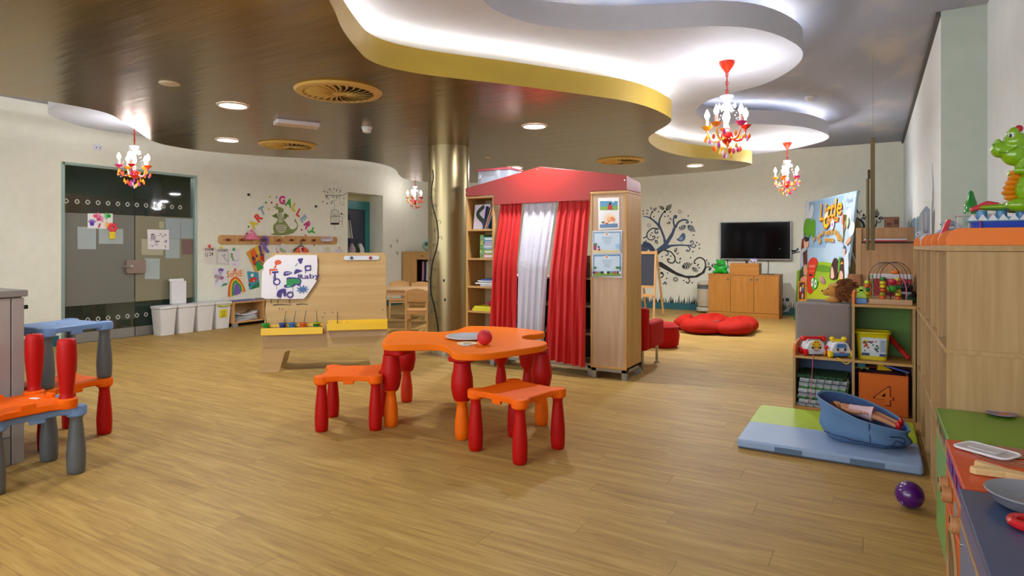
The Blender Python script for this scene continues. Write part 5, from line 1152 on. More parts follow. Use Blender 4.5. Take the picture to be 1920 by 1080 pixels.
for p, L, an, c_, st in ((Z(530, 130), .17, 45, bkk, wl_), (Z(500, 115), .13, 145, bkk, wl_), (Z(895, 385), .2, -40, bz, wl_), (Z(865, 385), .16, 215, bz, wl_), (Z(320, 135), .09, 40, bkk, None), (Z(290, 120), .07, 110, '#5a6068', None), (Z(620, 300), .07, 120, '#3a4048', None), (Z(610, 330), .09, 200, bkk, None), (Z(375, 600), .06, 30, '#3a4048', None), (Z(350, 630), .1, -55, bkk, None), (Z(680, 835), .1, 65, bkk, None), (Z(705, 860), .06, 10, '#4a4c50', None), ((1279, 501), .22, 20, bkk, '#e6e2d4'), ((1298, 502), .14, -30, bkk, '#e6e2d4'), ((1334, 499), .1, 25, bkk, None), ((1330, 497), .07, 110, '#4a4a44', None), ((1246, 528), .08, -50, bkk, None)):
    a.leaf(p, L, an, c_, stripes=st)
    if not st: q = a.px(*p); a.leaf((q[0]+L*.3*math.cos(R(an)), q[1]+L*.3*math.sin(R(an))), L*.45, an, C(wl_, .7), px=False)
a.done('leaves_decal', None, kind='stuff', label='scattered striped leaves, dots and rings decal around the painted tree', cat='wall decal')
a = bart()
a.poly([Z(700, 610), Z(740, 600), Z(790, 530), Z(830, 510), Z(858, 560), Z(845, 620), Z(800, 655), Z(745, 650)], '#3f5f86', smooth=3); a.poly([Z(745, 620), Z(790, 570), Z(815, 600), Z(790, 640)], '#8a98a0', smooth=2)
a.stroke([Z(780, 655), Z(783, 705)], .006, '#7a8488', sm=0); a.stroke([Z(798, 655), Z(800, 705)], .006, '#7a8488', sm=0); a.poly([Z(835, 520), Z(850, 510), Z(842, 530)], '#7a8488')
a.done('bird_decal', None, label='small blue bird decal perched on the painted tree branch', cat='wall decal')
# right end decals
a = bart(); def_ = lambda x, y: (1600+x/9, 380+y/9)
a.stroke([def_(10, 290), def_(90, 285), def_(160, 340), def_(180, 420), def_(150, 500)], .05, '#1c2230', w1=.03)
for p in ((40, 318), (82, 320), (112, 352), (68, 254), (455, 320), (425, 335), (150, 690), (140, 610)): a.dot(def_(*p), .013, bkk)
a.stroke([def_(130, 300), def_(150, 255), def_(190, 265)], .015, bkk); a.dot(def_(185, 270), .018, bkk); a.leaf(def_(175, 240), .06, 90, bkk); a.leaf(def_(195, 248), .05, 20, bkk)
a.leaf(def_(380, 260), .16, 85, bkk, stripes=wl_); a.leaf(def_(415, 265), .11, 0, bkk, stripes=wl_); a.stroke([def_(355, 430), def_(385, 370), def_(395, 290)], .02, bkk)
for e in (((70, 110), (60, 150), (95, 165)), ((150, 130), (125, 150), (100, 165)), ((60, 180), (85, 170)), ((105, 200), (100, 175))): a.stroke([def_(*k) for k in e], .012, bkk)
a.poly([def_(55, 100), def_(95, 160), def_(60, 150)], bkk); a.leaf((1487, 472), .08, 20, bkk); a.leaf((1488, 473), .07, 130, bkk); a.stroke([(1484, 476), (1492, 474), (1500, 472)], .015, bkk); a.leaf((1494, 471), .07, 70, '#3c4c66')
a.done('plant_decal', None, label='black leaf and butterfly decals on the wall between banner and right corner', cat='wall decal')
m = MB(C('#1a2e28', .6)); random.seed(14); x = -4.9
while x < XR-.05:
    h = random.uniform(.05, .17); w_ = .012; l = random.uniform(-.03, .03); m.add([(x-w_, YB-.003, .12), (x+w_, YB-.003, .12), (x+l, YB-.003, .13+h), (x-w_, YB-.006, .12), (x+w_, YB-.006, .12), (x+l, YB-.006, .13+h)], [(0, 2, 1), (3, 4, 5), (0, 1, 4, 3), (1, 2, 5, 4), (2, 0, 3, 5)]); x += random.uniform(.012, .04)
out('grass_decal', m, None, 'dark grass border decal along the teal skirting of the back wall', 'wall decal', kind='stuff', world=True, smooth=False)
# TV
x0, z1 = atq(1350, 415, YB-.08); x1, z0 = atq(1484, 488, YB-.08); z0 += .0
t = thing('television', 'large black flat television in a thin silver frame on the back wall', 'television', ((x0+x1)/2, YB-.09, 0)); w2 = (x1-x0)/2; zt_, zb_ = 1.70, .995
zt_ = z1; zb_ = z0
zt_ = (atq(1350, 415, YB-.08)[1]+atq(1484, 416, YB-.08)[1])/2; zb_ = (atq(1350, 485, YB-.08)[1]+atq(1484, 489, YB-.08)[1])/2
out('screen', MB(C('#040405', .1, spec=.15)).box(-w2+.02, w2-.02, -.004, .0, zb_+.02, zt_-.015), t, smooth=False); out('bezel', MB(C('#8f8a86', .35, .5)).box(-w2, w2, 0, .03, zb_, zt_).box(-w2, -w2+.018, -.006, 0, zb_, zt_).box(w2-.018, w2, -.006, 0, zb_, zt_).box(-w2, w2, -.006, 0, zt_-.014, zt_).box(-w2, w2, -.006, 0, zb_, zb_+.02), t, smooth=False, bevel=.002)
out('wall_mount', MB(M_BLACK).box(-.25, .25, .03, .088, (zb_+zt_)/2-.15, (zb_+zt_)/2+.15), t, smooth=False)
out('standby_light', MB(C('#c8c8c8', .4)).box(w2-.2, w2-.19, -.006, -.004, zb_+.2, zb_+.21), t, smooth=False)
for u, lb in ((1364, 'black cable hanging from the television down the wall, left one'), (1440, 'black cable hanging from the television down the wall, right one')):
    x = atq(u, 500, YB-.01)[0]; z_ = .5; out('cable', MB(M_BLACK).tube([(x, YB-.012, zb_+.02), (x+.004, YB-.012, .9), (x+(.1 if u < 1400 else 0), YB-.02, .75)], .006, 5), None, lb, 'cable', world=True)
# cabinet
cy = 11.42; cx0, cx1 = F(1325, 592.6)[0]+.01, F(1461, 599)[0]
t = thing('tv_cabinet', 'honey wood three-door cabinet under the television', 'cabinet', (cx0, cy, 0)); w_ = cx1-cx0; ht = .765
out('carcass', MB(M_HONEY).box(.0, w_, .02, .5, .0, ht-.02), t, smooth=False); out('top_panel', MB(M_HONEYX).box(-.005, w_+.005, 0, .505, ht-.02, ht), t, smooth=False, bevel=.002)
out('plinth', MB(M_HONEYX).box(0, w_, 0, .02, 0, .085), t, smooth=False)
for k in range(3):
    a0, a1 = (0, .325, .655, 1)[k]*w_+.003, (0, .325, .655, 1)[k+1]*w_-.003
    d = out('door', MB(M_HONEY).box(a0, a1, -.001, .018, .09, ht-.024), t, smooth=False, bevel=.002); hx = (a1-.06) if k < 2 else a0+.03
    out('handle_plate', MB(C('#8a6a38', .4)).box(hx, hx+.045, -.006, -.001, ht-.11, ht-.07), d, smooth=False).data; out('handle_ring', MB(C('#3c2c14', .4, .5)).box(hx+.01, hx+.035, -.01, -.006, ht-.095, ht-.085), d, smooth=False)
bx0, bx1 = atq(1368, 500, cy)[0], atq(1423, 500, cy)[0]
t = thing('wooden_box', 'plain honey wood box on top of the television cabinet', 'box', (bx0, cy+.01, ht)); zz = atq(1395, 493.5, cy)[1]-ht
out('front_panel', MB(M_HONEYX).box(0, bx1-bx0, 0, .018, 0, zz), t, smooth=False, bevel=.002); out('box_body', MB(C('#8a5a2c', .5)).box(.002, bx1-bx0-.002, .018, .3, 0, zz-.004), t, smooth=False, bevel=.002)
# frog
fx_, _ = atq(1352, 500, cy+.15)
m = MB(); m.ball((0, 0, .09), (.11, .09, .09), 18, 12).ball((0, -.01, .17), (.085, .075, .07), 18, 12).ball((-.055, -.02, .235), .028, 10, 8).ball((.055, -.02, .235), .028, 10, 8).ball((-.09, -.05, .03), (.05, .07, .03), 10, 8).ball((.09, -.05, .03), (.05, .07, .03), 10, 8).ball((-.1, -.02, .12), (.03, .03, .03), 8, 6).ball((.1, -.02, .12), (.03, .03, .03), 8, 6)
t = thing('toy_frog', 'bright green frog toy on the television cabinet', 'toy', (fx_, cy+.14, ht)); m.fm = [C('#12a028', .35)]*len(m.f); fused('frog_body', m, t, .008, 4)
out('mouth_panel', MB(C('#0a6a1c', .5)).ball((0, -.086, .165), (.045, .01, .035), 14, 8), t); 
m = MB(C('#0c1c10', .3)).ball((-.055, -.046, .24), .008, 8, 6).ball((.055, -.046, .24), .008, 8, 6); out('eyes', m, t, kind='stuff')
# little elephant and dark item on the wooden box
ex_, _ = atq(1415, 490, cy+.1); m = MB(C('#c0b4c4', .5)); m.ball((0, 0, .05), (.05, .035, .035), 12, 8).ball((-.05, 0, .055), (.025, .025, .028), 10, 8).tube([(-.07, 0, .05), (-.085, 0, .03), (-.085, 0, .012)], .008, 6)
for a_ in (-.03, .03):
    for b_ in (-.02, .02): m.cyl((a_, b_, 0), (a_, b_, .04), .012, n=8)
m.ball((-.045, .03, .06), (.018, .006, .022), 8, 6).ball((-.045, -.03, .06), (.018, .006, .022), 8, 6); t = thing('toy_elephant', 'small lilac-white elephant figure on the wooden box', 'toy', (ex_, cy+.1, ht+zz)); fused('elephant_body', m, t, .004, 2)
out('blanket', MB(C('#8a7ab8', .6)).ball((0, 0, .066), (.032, .037, .024), 10, 6), t)
kx, _ = atq(1400, 490, cy+.1); out('figurine', MB(C('#2a201c', .5)).lathe([(.02, 0), (.024, .02), (.012, .035), (.018, .05), (.01, .062)], (kx, cy+.1, ht+zz), 10), None, 'tiny dark figurine left of the lilac elephant', 'figurine', world=True)
rx, _ = atq(1442, 515, cy+.15); t = thing('remote_tray', 'flat black tray on the right of the cabinet top', 'tray', (rx, cy+.12, ht)); out('tray_body', MB(M_BLACK).box(-.09, .09, -.05, .05, 0, .012), t, bevel=.003); out('buttons', MB(C('#444444', .5)).box(-.05, .05, -.02, .02, .012, .014), t, smooth=False)
# sockets at right of the cabinet
for u, lb in ((1468, 'white socket plate on the back wall, left one beside the cabinet'), (1478, 'white socket plate on the back wall, right one beside the cabinet')):
    x, z = atq(u, 562, YB-.01); out('wall_socket', MB(C('#d0ccd8', .4)).box(x-.06, x+.03, YB-.012, YB, z-.045, z+.045).use(M_BLACK).box(x-.045, x+.015, YB-.016, YB-.012, z-.028, z+.025), None, lb, 'socket', world=True, smooth=False)
m = MB(C('#c8c0b8', .5)); random.seed(4); x, z = atq(1472, 562, YB-.03)
for k in range(5): m.tube(catmull([(x+.02*k, YB-.03, z-.03), (x+.02*k+.03, YB-.06, z-.12), (x+.05-.02*k, YB-.05, z-.22), (x+.08, YB-.04, .16)], 4), .005, 5)
out('power_cables', m, None, 'tangle of pale power cables under the sockets right of the cabinet', 'cable', world=True, kind='stuff')
# air purifier
px0, py0 = F(1317, 586.5); t = thing('air_purifier', 'cream upright air purifier on a wheeled base, left of the television cabinet', 'air purifier', (px0+.02, py0+.12, 0)); MP = C('#d6cdb4', .5)
out('body', MB(MP).lathe([(.125, .12), (.14, .14), (.14, .5), (.135, .58), (.1, .6), (.0, .602)], n=26), t); out('base', MB(MP).lathe([(.15, .03), (.16, .05), (.155, .09), (.13, .105)], n=26), t)
out('grey_band', MB(C('#6a6a6c', .5)).lathe([(.1415, .455), (.1415, .535)], n=26, caps=False), t)
for k in range(4): a_ = k*math.pi/2+.6; out('caster', MB(C('#c8c0b0', .5)).cyl((.11*math.cos(a_), .11*math.sin(a_), .0), (.11*math.cos(a_), .11*math.sin(a_), .035), .02), t)
out('neck', MB(C('#2c2c2c', .6)).cyl((0, 0, .1), (0, 0, .125), .11), t)
# chalkboard easel
q = 10.6; xa, _ = atq(1199, 500, q); xb, _ = atq(1230, 500, q); t = thing('chalkboard_easel', 'pine easel with a black chalkboard half hidden behind the tall cabinet', 'easel', ((xa+xb)/2, q, 0)); hw = (xb-xa)/2; zT = atq(1225, 470, q)[1]; MC_ = C('#30333c', .7)
for x in (-hw, hw):
    out('leg', MB(M_PINE).tube([(x*1.02, -.14, 0), (x*.98, .0, zT)], .022, 4), t, smooth=False); out('leg', MB(M_PINE).tube([(x*1.08, .42, 0), (x*.98, .02, zT)], .022, 4), t, smooth=False)
out('chalkboard', MB(MC_).add([(-hw*.95, -.075, .57), (hw*.95, -.075, .57), (hw*.94, -.012, zT-.06), (-hw*.94, -.012, zT-.06), (-hw*.95, -.065, .57), (hw*.95, -.065, .57), (hw*.94, -.002, zT-.06), (-hw*.94, -.002, zT-.06)], [(0, 1, 2, 3), (4, 7, 6, 5), (0, 4, 5, 1), (1, 5, 6, 2), (2, 6, 7, 3), (3, 7, 4, 0)]), t, smooth=False)
out('top_rail', MB(M_PINEX).box(-hw, hw, -.03, .0, zT-.06, zT-.01), t, smooth=False); out('lower_rail', MB(M_PINEX).box(-hw, hw, -.1, -.06, .53, .57), t, smooth=False); out('tray', MB(M_PINEX).box(-hw, hw, -.2, -.06, .38, .4).box(-hw, hw, -.21, -.2, .38, .43), t, smooth=False)

# ================================================================ RED SEATS
t = thing('red_armchair', 'red low armchair on chrome legs seen from behind the tall cabinet', 'armchair', (-2.62, 5.98, 0))
out('backrest', MB(M_REDF).rbox(0, .66, 0, .14, .2, .63, .05, 5), t, bevel=.025, seg=4)
out('armrest', MB(M_REDF).rbox(.54, .66, .13, .62, .2, .47, .04, 4), t, bevel=.03, seg=4); out('armrest', MB(M_REDF).rbox(0, .12, .13, .62, .2, .47, .04, 4), t, bevel=.03, seg=4); out('seat_cushion', MB(M_REDF).rbox(.12, .54, .1, .6, .2, .36, .03), t, bevel=.02, seg=3)
for x in (.06, .6):
    for y in (.06, .54): out('leg', MB(M_CHROME).cyl((x, y, .008), (x, y, .2), .016).cyl((x, y, 0), (x, y, .008), .032), t)
bx_, by_ = F(1258, 656); t = thing('red_pouf', 'small red fabric pouf just beyond the red armchair', 'pouf', (bx_-.17, by_+.2, 0))
out('pouf_body', MB(M_REDF).lathe([(.17, 0), (.2, .03), (.215, .15), (.2, .26), (.15, .3), (.05, .315), (0, .315)], n=28), t); out('seam', MB(C('#8a1008', .8)).tube([(.205*math.cos(a), .205*math.sin(a), .255) for a in [i*math.pi/12 for i in range(24)]], .005, 5, closed=True), t)
fx_, fy_ = F(1340, 621); t = thing('flower_floor_cushion', 'big red flower-shaped floor cushion of five petals before the television', 'cushion', (fx_, fy_+.05, 0)); M_RO = C('#a41604', .8, spec=.2, bump=.25, bs=25)
for k, an in enumerate((250, 322, 34, 106, 178)):
    a_ = R(an); m = MB(M_RO); c_, s_ = math.cos(a_), math.sin(a_); n = 24; vs = []
    prof = [(.0, .0), (.2, .0), (.27, .04), (.28, .1), (.24, .16), (.15, .19), (.0, .2)]; random.seed(k)
    for r_, z_ in prof:
        for i in range(n):
            b_ = 2*math.pi*i/n; rr = r_*(1+.05*math.sin(5*b_+k)+.03*math.sin(9*b_)); tip = 1-.45*max(0, -math.cos(b_))  # narrow toward the centre
            lx, ly = rr*math.cos(b_)+.36, rr*math.sin(b_)*tip*1.12; zz_ = z_*(1+.1*math.sin(3*b_+k))*(1.06 if math.cos(b_) > 0 else .92)
            vs.append((lx*c_-ly*s_, lx*s_+ly*c_, zz_))
    fs = []
    for j in range(len(prof)-1):
        for i in range(n): fs.append((j*n+i, j*n+(i+1) % n, (j+1)*n+(i+1) % n, (j+1)*n+i))
    m.add(vs, fs); o = out('petal', m, t, ang=80); sb = o.modifiers.new('sub', 'SUBSURF'); sb.levels = sb.render_levels = 1
out('centre_button', MB(C('#8a2010', .8)).lathe([(.06, .0), (.09, .1), (.06, .155), (0, .16)], n=14), t)
# ================================================================ RIGHT SHELVES with orange caps
M_LB = wood('#b99768', '#ab8858'); M_LBY = wood('#b99768', '#ab8858', 'y')
SX, SD, TP = .267, .43, 1.257
def capprism(x0, x1, z0, z1, y0, y1, parent, r=.05):
    P = [(x0, z0), (x1, z0), (x1, z1)]+[(x0+r-r*math.sin(R(a)), z1-r+r*math.cos(R(a))) for a in (0, 20, 40, 60, 75, 90)]
    return out('orange_cap', MB(M_CAP).prism(P, y0, y1, 'xz'), parent, bevel=.002, label='bright orange rounded cap board')
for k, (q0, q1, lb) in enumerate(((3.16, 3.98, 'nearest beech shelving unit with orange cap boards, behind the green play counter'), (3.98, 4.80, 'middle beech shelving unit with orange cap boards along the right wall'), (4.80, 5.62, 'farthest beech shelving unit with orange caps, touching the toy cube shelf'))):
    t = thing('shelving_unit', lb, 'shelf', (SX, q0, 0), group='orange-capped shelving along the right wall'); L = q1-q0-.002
    for y in (0, L/2-.009, L-.018):
        out('side_panel', MB(M_LB).box(0, SD, y, y+.018, .82, TP-.027), t, smooth=False, bevel=.001); out('side_panel', MB(M_LB).box(0, SD, y, y+.018, .02, .80), t, smooth=False, bevel=.001)
        capprism(0, SD, TP, TP+.072, y, y+.018, t)
    out('top_panel', MB(M_LBY).box(-.002, SD, -.001, L, TP-.025, TP), t, smooth=False, bevel=.001); out('middle_shelf', MB(M_LBY).box(-.003, SD, -.001, L, .80, .82), t, smooth=False, bevel=.001)
    out('lower_shelf', MB(M_LBY).box(0, SD, .018, L-.018, .40, .418), t, smooth=False); out('bottom_panel', MB(M_LBY).box(0, SD, 0, L, 0, .02), t, smooth=False)
    out('back_panel', MB(wood('#86694e', '#7a5e44')).box(SD-.01, SD-.002, .018, L-.018, .02, TP-.03), t, smooth=False)  # back wood toned darker to paint in the shade inside the open bays
    if k < 3: out('door', MB(wood('#b59366', '#a68456')).box(.02, .036, L/2+.009, L-.02, .822, TP-.03), t, smooth=False, bevel=.001); out('door', MB(wood('#a37f5a', '#937048')).box(.03, .046, L/2+.009, L-.02, .42, .798), t, smooth=False, bevel=.001)
# toy cube shelf
CXo, CYo = -.537, 5.21; t = thing('toy_cube_shelf', 'low stepped toy shelf with blue and green back panels facing the mats', 'shelf', (CXo, CYo, 0)); cd = .38; w1 = .40; w2 = .797; h1, h2 = .41, .825; th = .018
for x, h in ((0, h1), (w1, h2), (w2-th, h2)): out('side_panel', MB(M_LB).box(x, x+th, 0, cd, .0, h-th), t, smooth=False, bevel=.001)
out('top_panel', MB(M_BEECHX).box(-.002, w1+.001, -.002, cd, h1-th, h1), t, smooth=False, bevel=.001); out('top_panel', MB(M_BEECHX).box(w1-.002, w2+.002, -.002, cd, h2-th, h2), t, smooth=False, bevel=.001)
out('shelf', MB(M_BEECHX).box(w1+th, w2-th, 0, cd, h1-th, h1), t, smooth=False); out('bottom_panel', MB(M_BEECHX).box(th, w2-th, .005, cd, .0, .02), t, smooth=False)
out('back_panel', MB(C('#3f567e', .5)).box(th, w1, cd-.01, cd, .02, h1-th), t, smooth=False, label='blue back panel'); out('back_panel', MB(C('#5c1a4a', .5)).box(w1+th, w2-th, cd-.01, cd, .02, h1-th), t, smooth=False, label='dark purple back panel'); out('back_panel', MB(C('#55801c', .5)).box(w1+th, w2-th, cd-.01, cd, h1, h2-th), t, smooth=False, label='green back panel')
for x, z in ((0, h1), (w1, h2)): out('orange_lip', MB(C('#e07a30', .4)).prism([(0, z), (cd, z), (cd, z+.085), (.05, z+.085), (0, z+.055)], x, x+.018, 'yz'), t, smooth=False, bevel=.002, label='orange side lip')
# phones
def phone(x, lb, car):
    t = thing('toy_phone', lb, 'toy', (x, CYo+.1, h1+.001), R(28)); W = C('#dcdce4', .25); B_ = C('#4a7cc0', .3); RD = C('#d0141c', .25); Y_ = C('#e8c818', .3)
    out('phone_body', MB(W).prism([(-.07, .03), (.07, .03), (.074, .06), (.055, .105), (.03, .118), (-.03, .118), (-.055, .105), (-.074, .06)], -.05, .06, 'xz'), t, bevel=.012, seg=3)
    out('base', MB(B_ if car else C('#c8ccd8', .3)).rbox(-.068, .068, -.058, .064, .012, .034, .02), t, bevel=.005)
    if car:
        out('windscreen', MB(B_).prism([(-.04, .075), (.04, .075), (.03, .105), (-.03, .105)], -.056, -.049, 'xz'), t, smooth=False); out('handset', MB(Y_).rbox(-.055, .055, -.02, .02, .118, .132, .015).ball((-.045, 0, .137), (.02, .022, .016), 10, 7).ball((.045, 0, .137), (.02, .022, .016), 10, 7), t)
    else:
        out('handset', MB(RD).rbox(-.075, .075, -.02, .02, .125, .142, .015).ball((-.075, 0, .126), (.024, .026, .022), 12, 8).ball((.075, 0, .126), (.024, .026, .022), 12, 8), t)
        out('dial', MB(Y_).cyl((0, -.056, .085), (0, -.049, .085), .034, n=20), t); m = MB(C('#b83a90', .4))
        for k in range(6): a_ = k*math.pi/3; m.cyl((.022*math.cos(a_), -.058, .085+.022*math.sin(a_)), (.022*math.cos(a_), -.056, .085+.022*math.sin(a_)), .006, n=8)
        out('dial_holes', m, t, kind='stuff')
    for x_ in (-.027, .027): out('eye', MB(C('#18181c', .3)).ball((x_, -.053, .062), (.009, .006, .011), 10, 6), t)
    out('mouth', MB(RD).tube([(-.02, -.056, .046), (0, -.057, .04), (.02, -.056, .046)], .003, 5), t)
    for x_ in (-.077, .077):
        for y_ in (-.04, .045): out('wheel', MB(Y_ if car else RD).cyl((x_-.012, y_, .026), (x_+.012, y_, .026), .026, n=16), t, bevel=.003)
    if car: out('side_knob', MB(RD).ball((-.09, .0, .07), .016, 10, 7), t)
phone(CXo+.135, 'white toy telephone with red handset and red wheels on the low shelf top', False); phone(CXo+.305, 'white toy car telephone with yellow handset and blue windscreen on the low shelf', True)
m = MB(C('#d8506c', .6)); x_ = CXo+.14; m.tube(catmull([(x_, CYo+.03, h1+.004), (x_, CYo-.012, h1-.0), (x_-.01, CYo-.014, .2), (x_-.02, CYo-.02, .06)], 5), .0025, 5)
out('pull_string', m, None, 'pink pull string dangling from the red toy telephone', 'string', world=True)
m = MB(C('#d8b820', .6)).tube(catmull([(CXo+.3, CYo+.02, h1+.005), (CXo+.32, CYo-.005, h1+.0), (CXo+.36, CYo-.012, h1-.03), (CXo+.385, CYo-.012, h1-.02)], 5), .0035, 5); out('pull_string', m, None, 'yellow pull cord hanging from the toy car telephone', 'string', world=True)
# foam tiles
random.seed(31); zz = .021; cols = ['#9aa0a6', '#a8acb2', '#3c6a44', '#8e949c', '#b0b4ba', '#4a7a4a', '#a0a6ac', '#9298a0', '#2e4a38']
nm = ['grey lowest', 'pale grey second', 'green third', 'dark grey fourth', 'light grey fifth', 'green sixth', 'grey seventh', 'slate eighth', 'dark green topmost']
for k in range(9):
    t = thing('foam_tile', nm[k]+' interlocking foam tile in the pile on the lower left shelf', 'foam tile', (-.33+random.uniform(-.012, .012), CYo+.185, zz), R(random.uniform(-3, 3)), 'pile of foam puzzle tiles'); P = []; s_ = .155; n = 6
    for side in range(4):
        for i in range(n):
            for (f, o) in ((i/n, 0), ((i+.5)/n, 0), ((i+.5)/n, .014), ((i+1)/n, .014)):
                u_ = -s_+2*s_*f; v_ = -s_-o*(.99); p = [(u_, v_), (-v_, u_), (-u_, -v_), (v_, -u_)][side]; P.append(p)
    hh = .026; out('tile_body', MB(C(cols[k], .85)).prism(P, 0, hh-.008), t, smooth=False); out('top_layer', MB(C(['#55606a', '#c8ccd0', '#c0c4c8'][k % 3] if k < 8 else '#24502c', .85)).prism([(x*.985, y*.985) for x, y in P], hh-.008, hh-.001), t, smooth=False); zz += hh+.001
# yellow tub
t = thing('toy_tub', 'bright yellow plastic tub with a picture label on the middle shelf', 'tub', (-.005, CYo+.15, h1+.001)); MYT = C('#dcc814', .35)
def tubmesh(m, a0, b0, a1, b1, z0, z1, r=.03):
    vs = [(x, y, z0) for x, y in rrect(-a0, a0, -b0, b0, r)]+[(x, y, z1) for x, y in rrect(-a1, a1, -b1, b1, r)]; n = len(vs)//2
    return m.add(vs, [tuple(range(n-1, -1, -1))]+[(i, (i+1) % n, n+(i+1) % n, n+i) for i in range(n)])
o = out('tub_body', tubmesh(MB(MYT), .092, .07, .108, .085, 0, .2), t); s_ = o.modifiers.new('s', 'SOLIDIFY'); s_.thickness = .003
m = MB(MYT); P = [(x, y, .2) for x, y in rrect(-.112, .112, -.089, .089, .035)]; m.tube(P, .008, 8, closed=True); out('rim', m, t)
out('label', MB(C('#cfd8e4', .4)).add([(-.07, -.0775, .03), (.085, -.0775, .03), (.09, -.0885, .165), (-.075, -.0885, .165)], [(0, 1, 2, 3)]), t, smooth=False)
a = Art((0, -.0792, .03), (1, 0, 0), (0, -.081, 1), off=.0005, step=.0002); random.seed(17)
a.rect(-.07, -.02, .0, .02, '#2c4a7c'); a.rect(.045, .084, .0, .02, '#2c4a7c'); a.rect(.05, .084, .03, .12, '#9aa8bc'); a.rect(-.066, .044, .03, .128, '#dfe4ea'); a.dot((-.045, .1), .018, '#e8c020', px=False); a.dot((-.045, .1), .009, '#c86018', px=False); a.rect(-.015, .03, .004, .018, '#d8dce0')
for k in range(26): a.dot((random.uniform(-.06, .04), random.uniform(.035, .115)), random.uniform(.004, .009), random.choice(['#c02c20', '#1c2430', '#2c5ca8', '#3c8c3c', '#c83820', '#22303c']), px=False, n=5)
out('label_print', a.m, t, smooth=False)
t = thing('red_toy_bat', 'long red plastic toy leaning in the corner right of the yellow tub', 'toy', (.135, CYo+.18, h1+.0), 0)
o_ = Vector((.09, -.03, .02)); e_ = Vector((-.04, .06, .17)); out('shaft', MB(C('#c4141c', .3)).tube([o_, (o_+e_)/2, e_], [.016, .014, .02], 8), t); out('grip', MB(C('#8c0c14', .35)).tube([o_+(e_-o_)*.35, o_+(e_-o_)*.55], .02, 8), t)
# orange box "4"
t = thing('fabric_box', 'orange fabric box with a big number 4 in the lower right compartment', 'box', (.062, CYo+.175, .021)); MO = C('#d8681c', .85, bump=.1); w_ = .155; d_ = .16; h_ = .3
for nm_, b_ in (('front_wall', (-w_, w_, -d_, -d_+.008)), ('back_wall', (-w_, w_, d_-.008, d_)), ('side_wall', (-w_, -w_+.008, -d_+.008, d_-.008)), ('side_wall', (w_-.008, w_, -d_+.008, d_-.008))): out(nm_, MB(MO).box(*b_, 0, h_), t, smooth=False, bevel=.003)
out('floor_panel', MB(C('#8a3410', .8)).box(-w_, w_, -d_, d_, .0, .004), t, smooth=False)
a = Art((0, -d_, h_/2), (1, 0, 0), (0, 0, 1), off=.001, step=.0004); a.text('4', (.005, -.015), .15, C('#7c2410', .8), px=False, sx=1.3); v4, f4 = textmesh('4'); a.text('4', (.005, -.015), .128, C('#dc7420', .85), px=False, sx=1.25); out('number_four', a.m, t, smooth=False)
a = Art((0, -d_, h_/2), (1, 0, 0), (0, 0, 1), off=.001); a.stroke([(-w_+.008, -.14), (-w_+.008, .14), (w_-.008, .14), (w_-.008, -.14)], .002, '#a84810', False, sm=0, closed=True); out('stitching', a.m, t, smooth=False)
# small toys on the fabric box: they rest on a filling of toys inside the box
out('toy_filling', MB(C('#4a1c28', .9)).ball((.062, CYo+.175, .30), (.14, .145, .03), 16, 8), None, 'dark heap of toys filling the orange fabric box', 'toy', kind='stuff', world=True)
def small(nm, lb, x, y, z, c_, shp, rz=0):
    t = thing(nm, lb, 'toy', (CXo+x, CYo+y, z), rz); shp(t)
small('toy_truck', 'small teal and orange toy truck on the orange box, left', .46, .1, .335, 0, lambda t: (out('truck_body', MB(C('#20707c', .3)).rbox(-.03, .03, -.02, .02, .014, .04, .008), t, bevel=.003), out('truck_roof', MB(C('#5a98a8', .3)).ball((0, 0, .042), (.02, .018, .01), 10, 6), t), out('chassis', MB(C('#c86818', .4)).box(-.05, .05, -.02, .02, .006, .014), t, bevel=.002), [out('wheel', MB(C('#2a8c3c', .4)).cyl((x, -.024, .008), (x, -.016, .008), .009, n=10), t) for x in (-.04, 0, .04)]))
small('toy_wedge', 'yellow triangular toy piece on the orange box, middle', .6, .12, .333, 0, lambda t: (out('wedge_body', MB(C('#dcb018', .35)).prism([(-.04, 0), (.06, 0), (-.01, .045), (-.035, .045)], -.012, .012, 'xz'), t, bevel=.003), out('knob', MB(C('#c88c10', .4)).ball((-.03, 0, .05), .009, 8, 6), t)), R(10))
t = thing('toy_bar', 'long blue toy bar lying across the orange box, right', 'toy', (CXo+.69, CYo+.13, .35), 0, tilt=(0, R(14))); out('bar_body', MB(C('#34489c', .35)).rbox(-.075, .075, -.02, .02, -.007, .007, .006), t, bevel=.002); out('edge', MB(C('#5468b8', .35)).box(-.075, .075, -.022, -.02, -.004, .004), t, smooth=False)
# blocks on top of the cube shelf
t = thing('toy_block', 'lime green stud brick on a blue brick at the shelf top left edge', 'toy', (CXo+w1+.06, CYo+.08, h2+.001)); LM = C('#9cc814', .3)
out('blue_brick', MB(C('#4c84c8', .3)).box(-.036, .036, -.02, .02, 0, .04), t, smooth=False, bevel=.003); out('lime_brick', MB(LM).prism([(-.036, .041), (.036, .041), (.034, .06), (.02, .085), (-.02, .085), (-.034, .06)], -.02, .02, 'xz'), t, smooth=False, bevel=.003)
out('lime_head', MB(LM).box(-.03, .03, -.014, .014, .09, .108).box(-.015, .015, -.014, .014, .085, .128), t, smooth=False, bevel=.003)
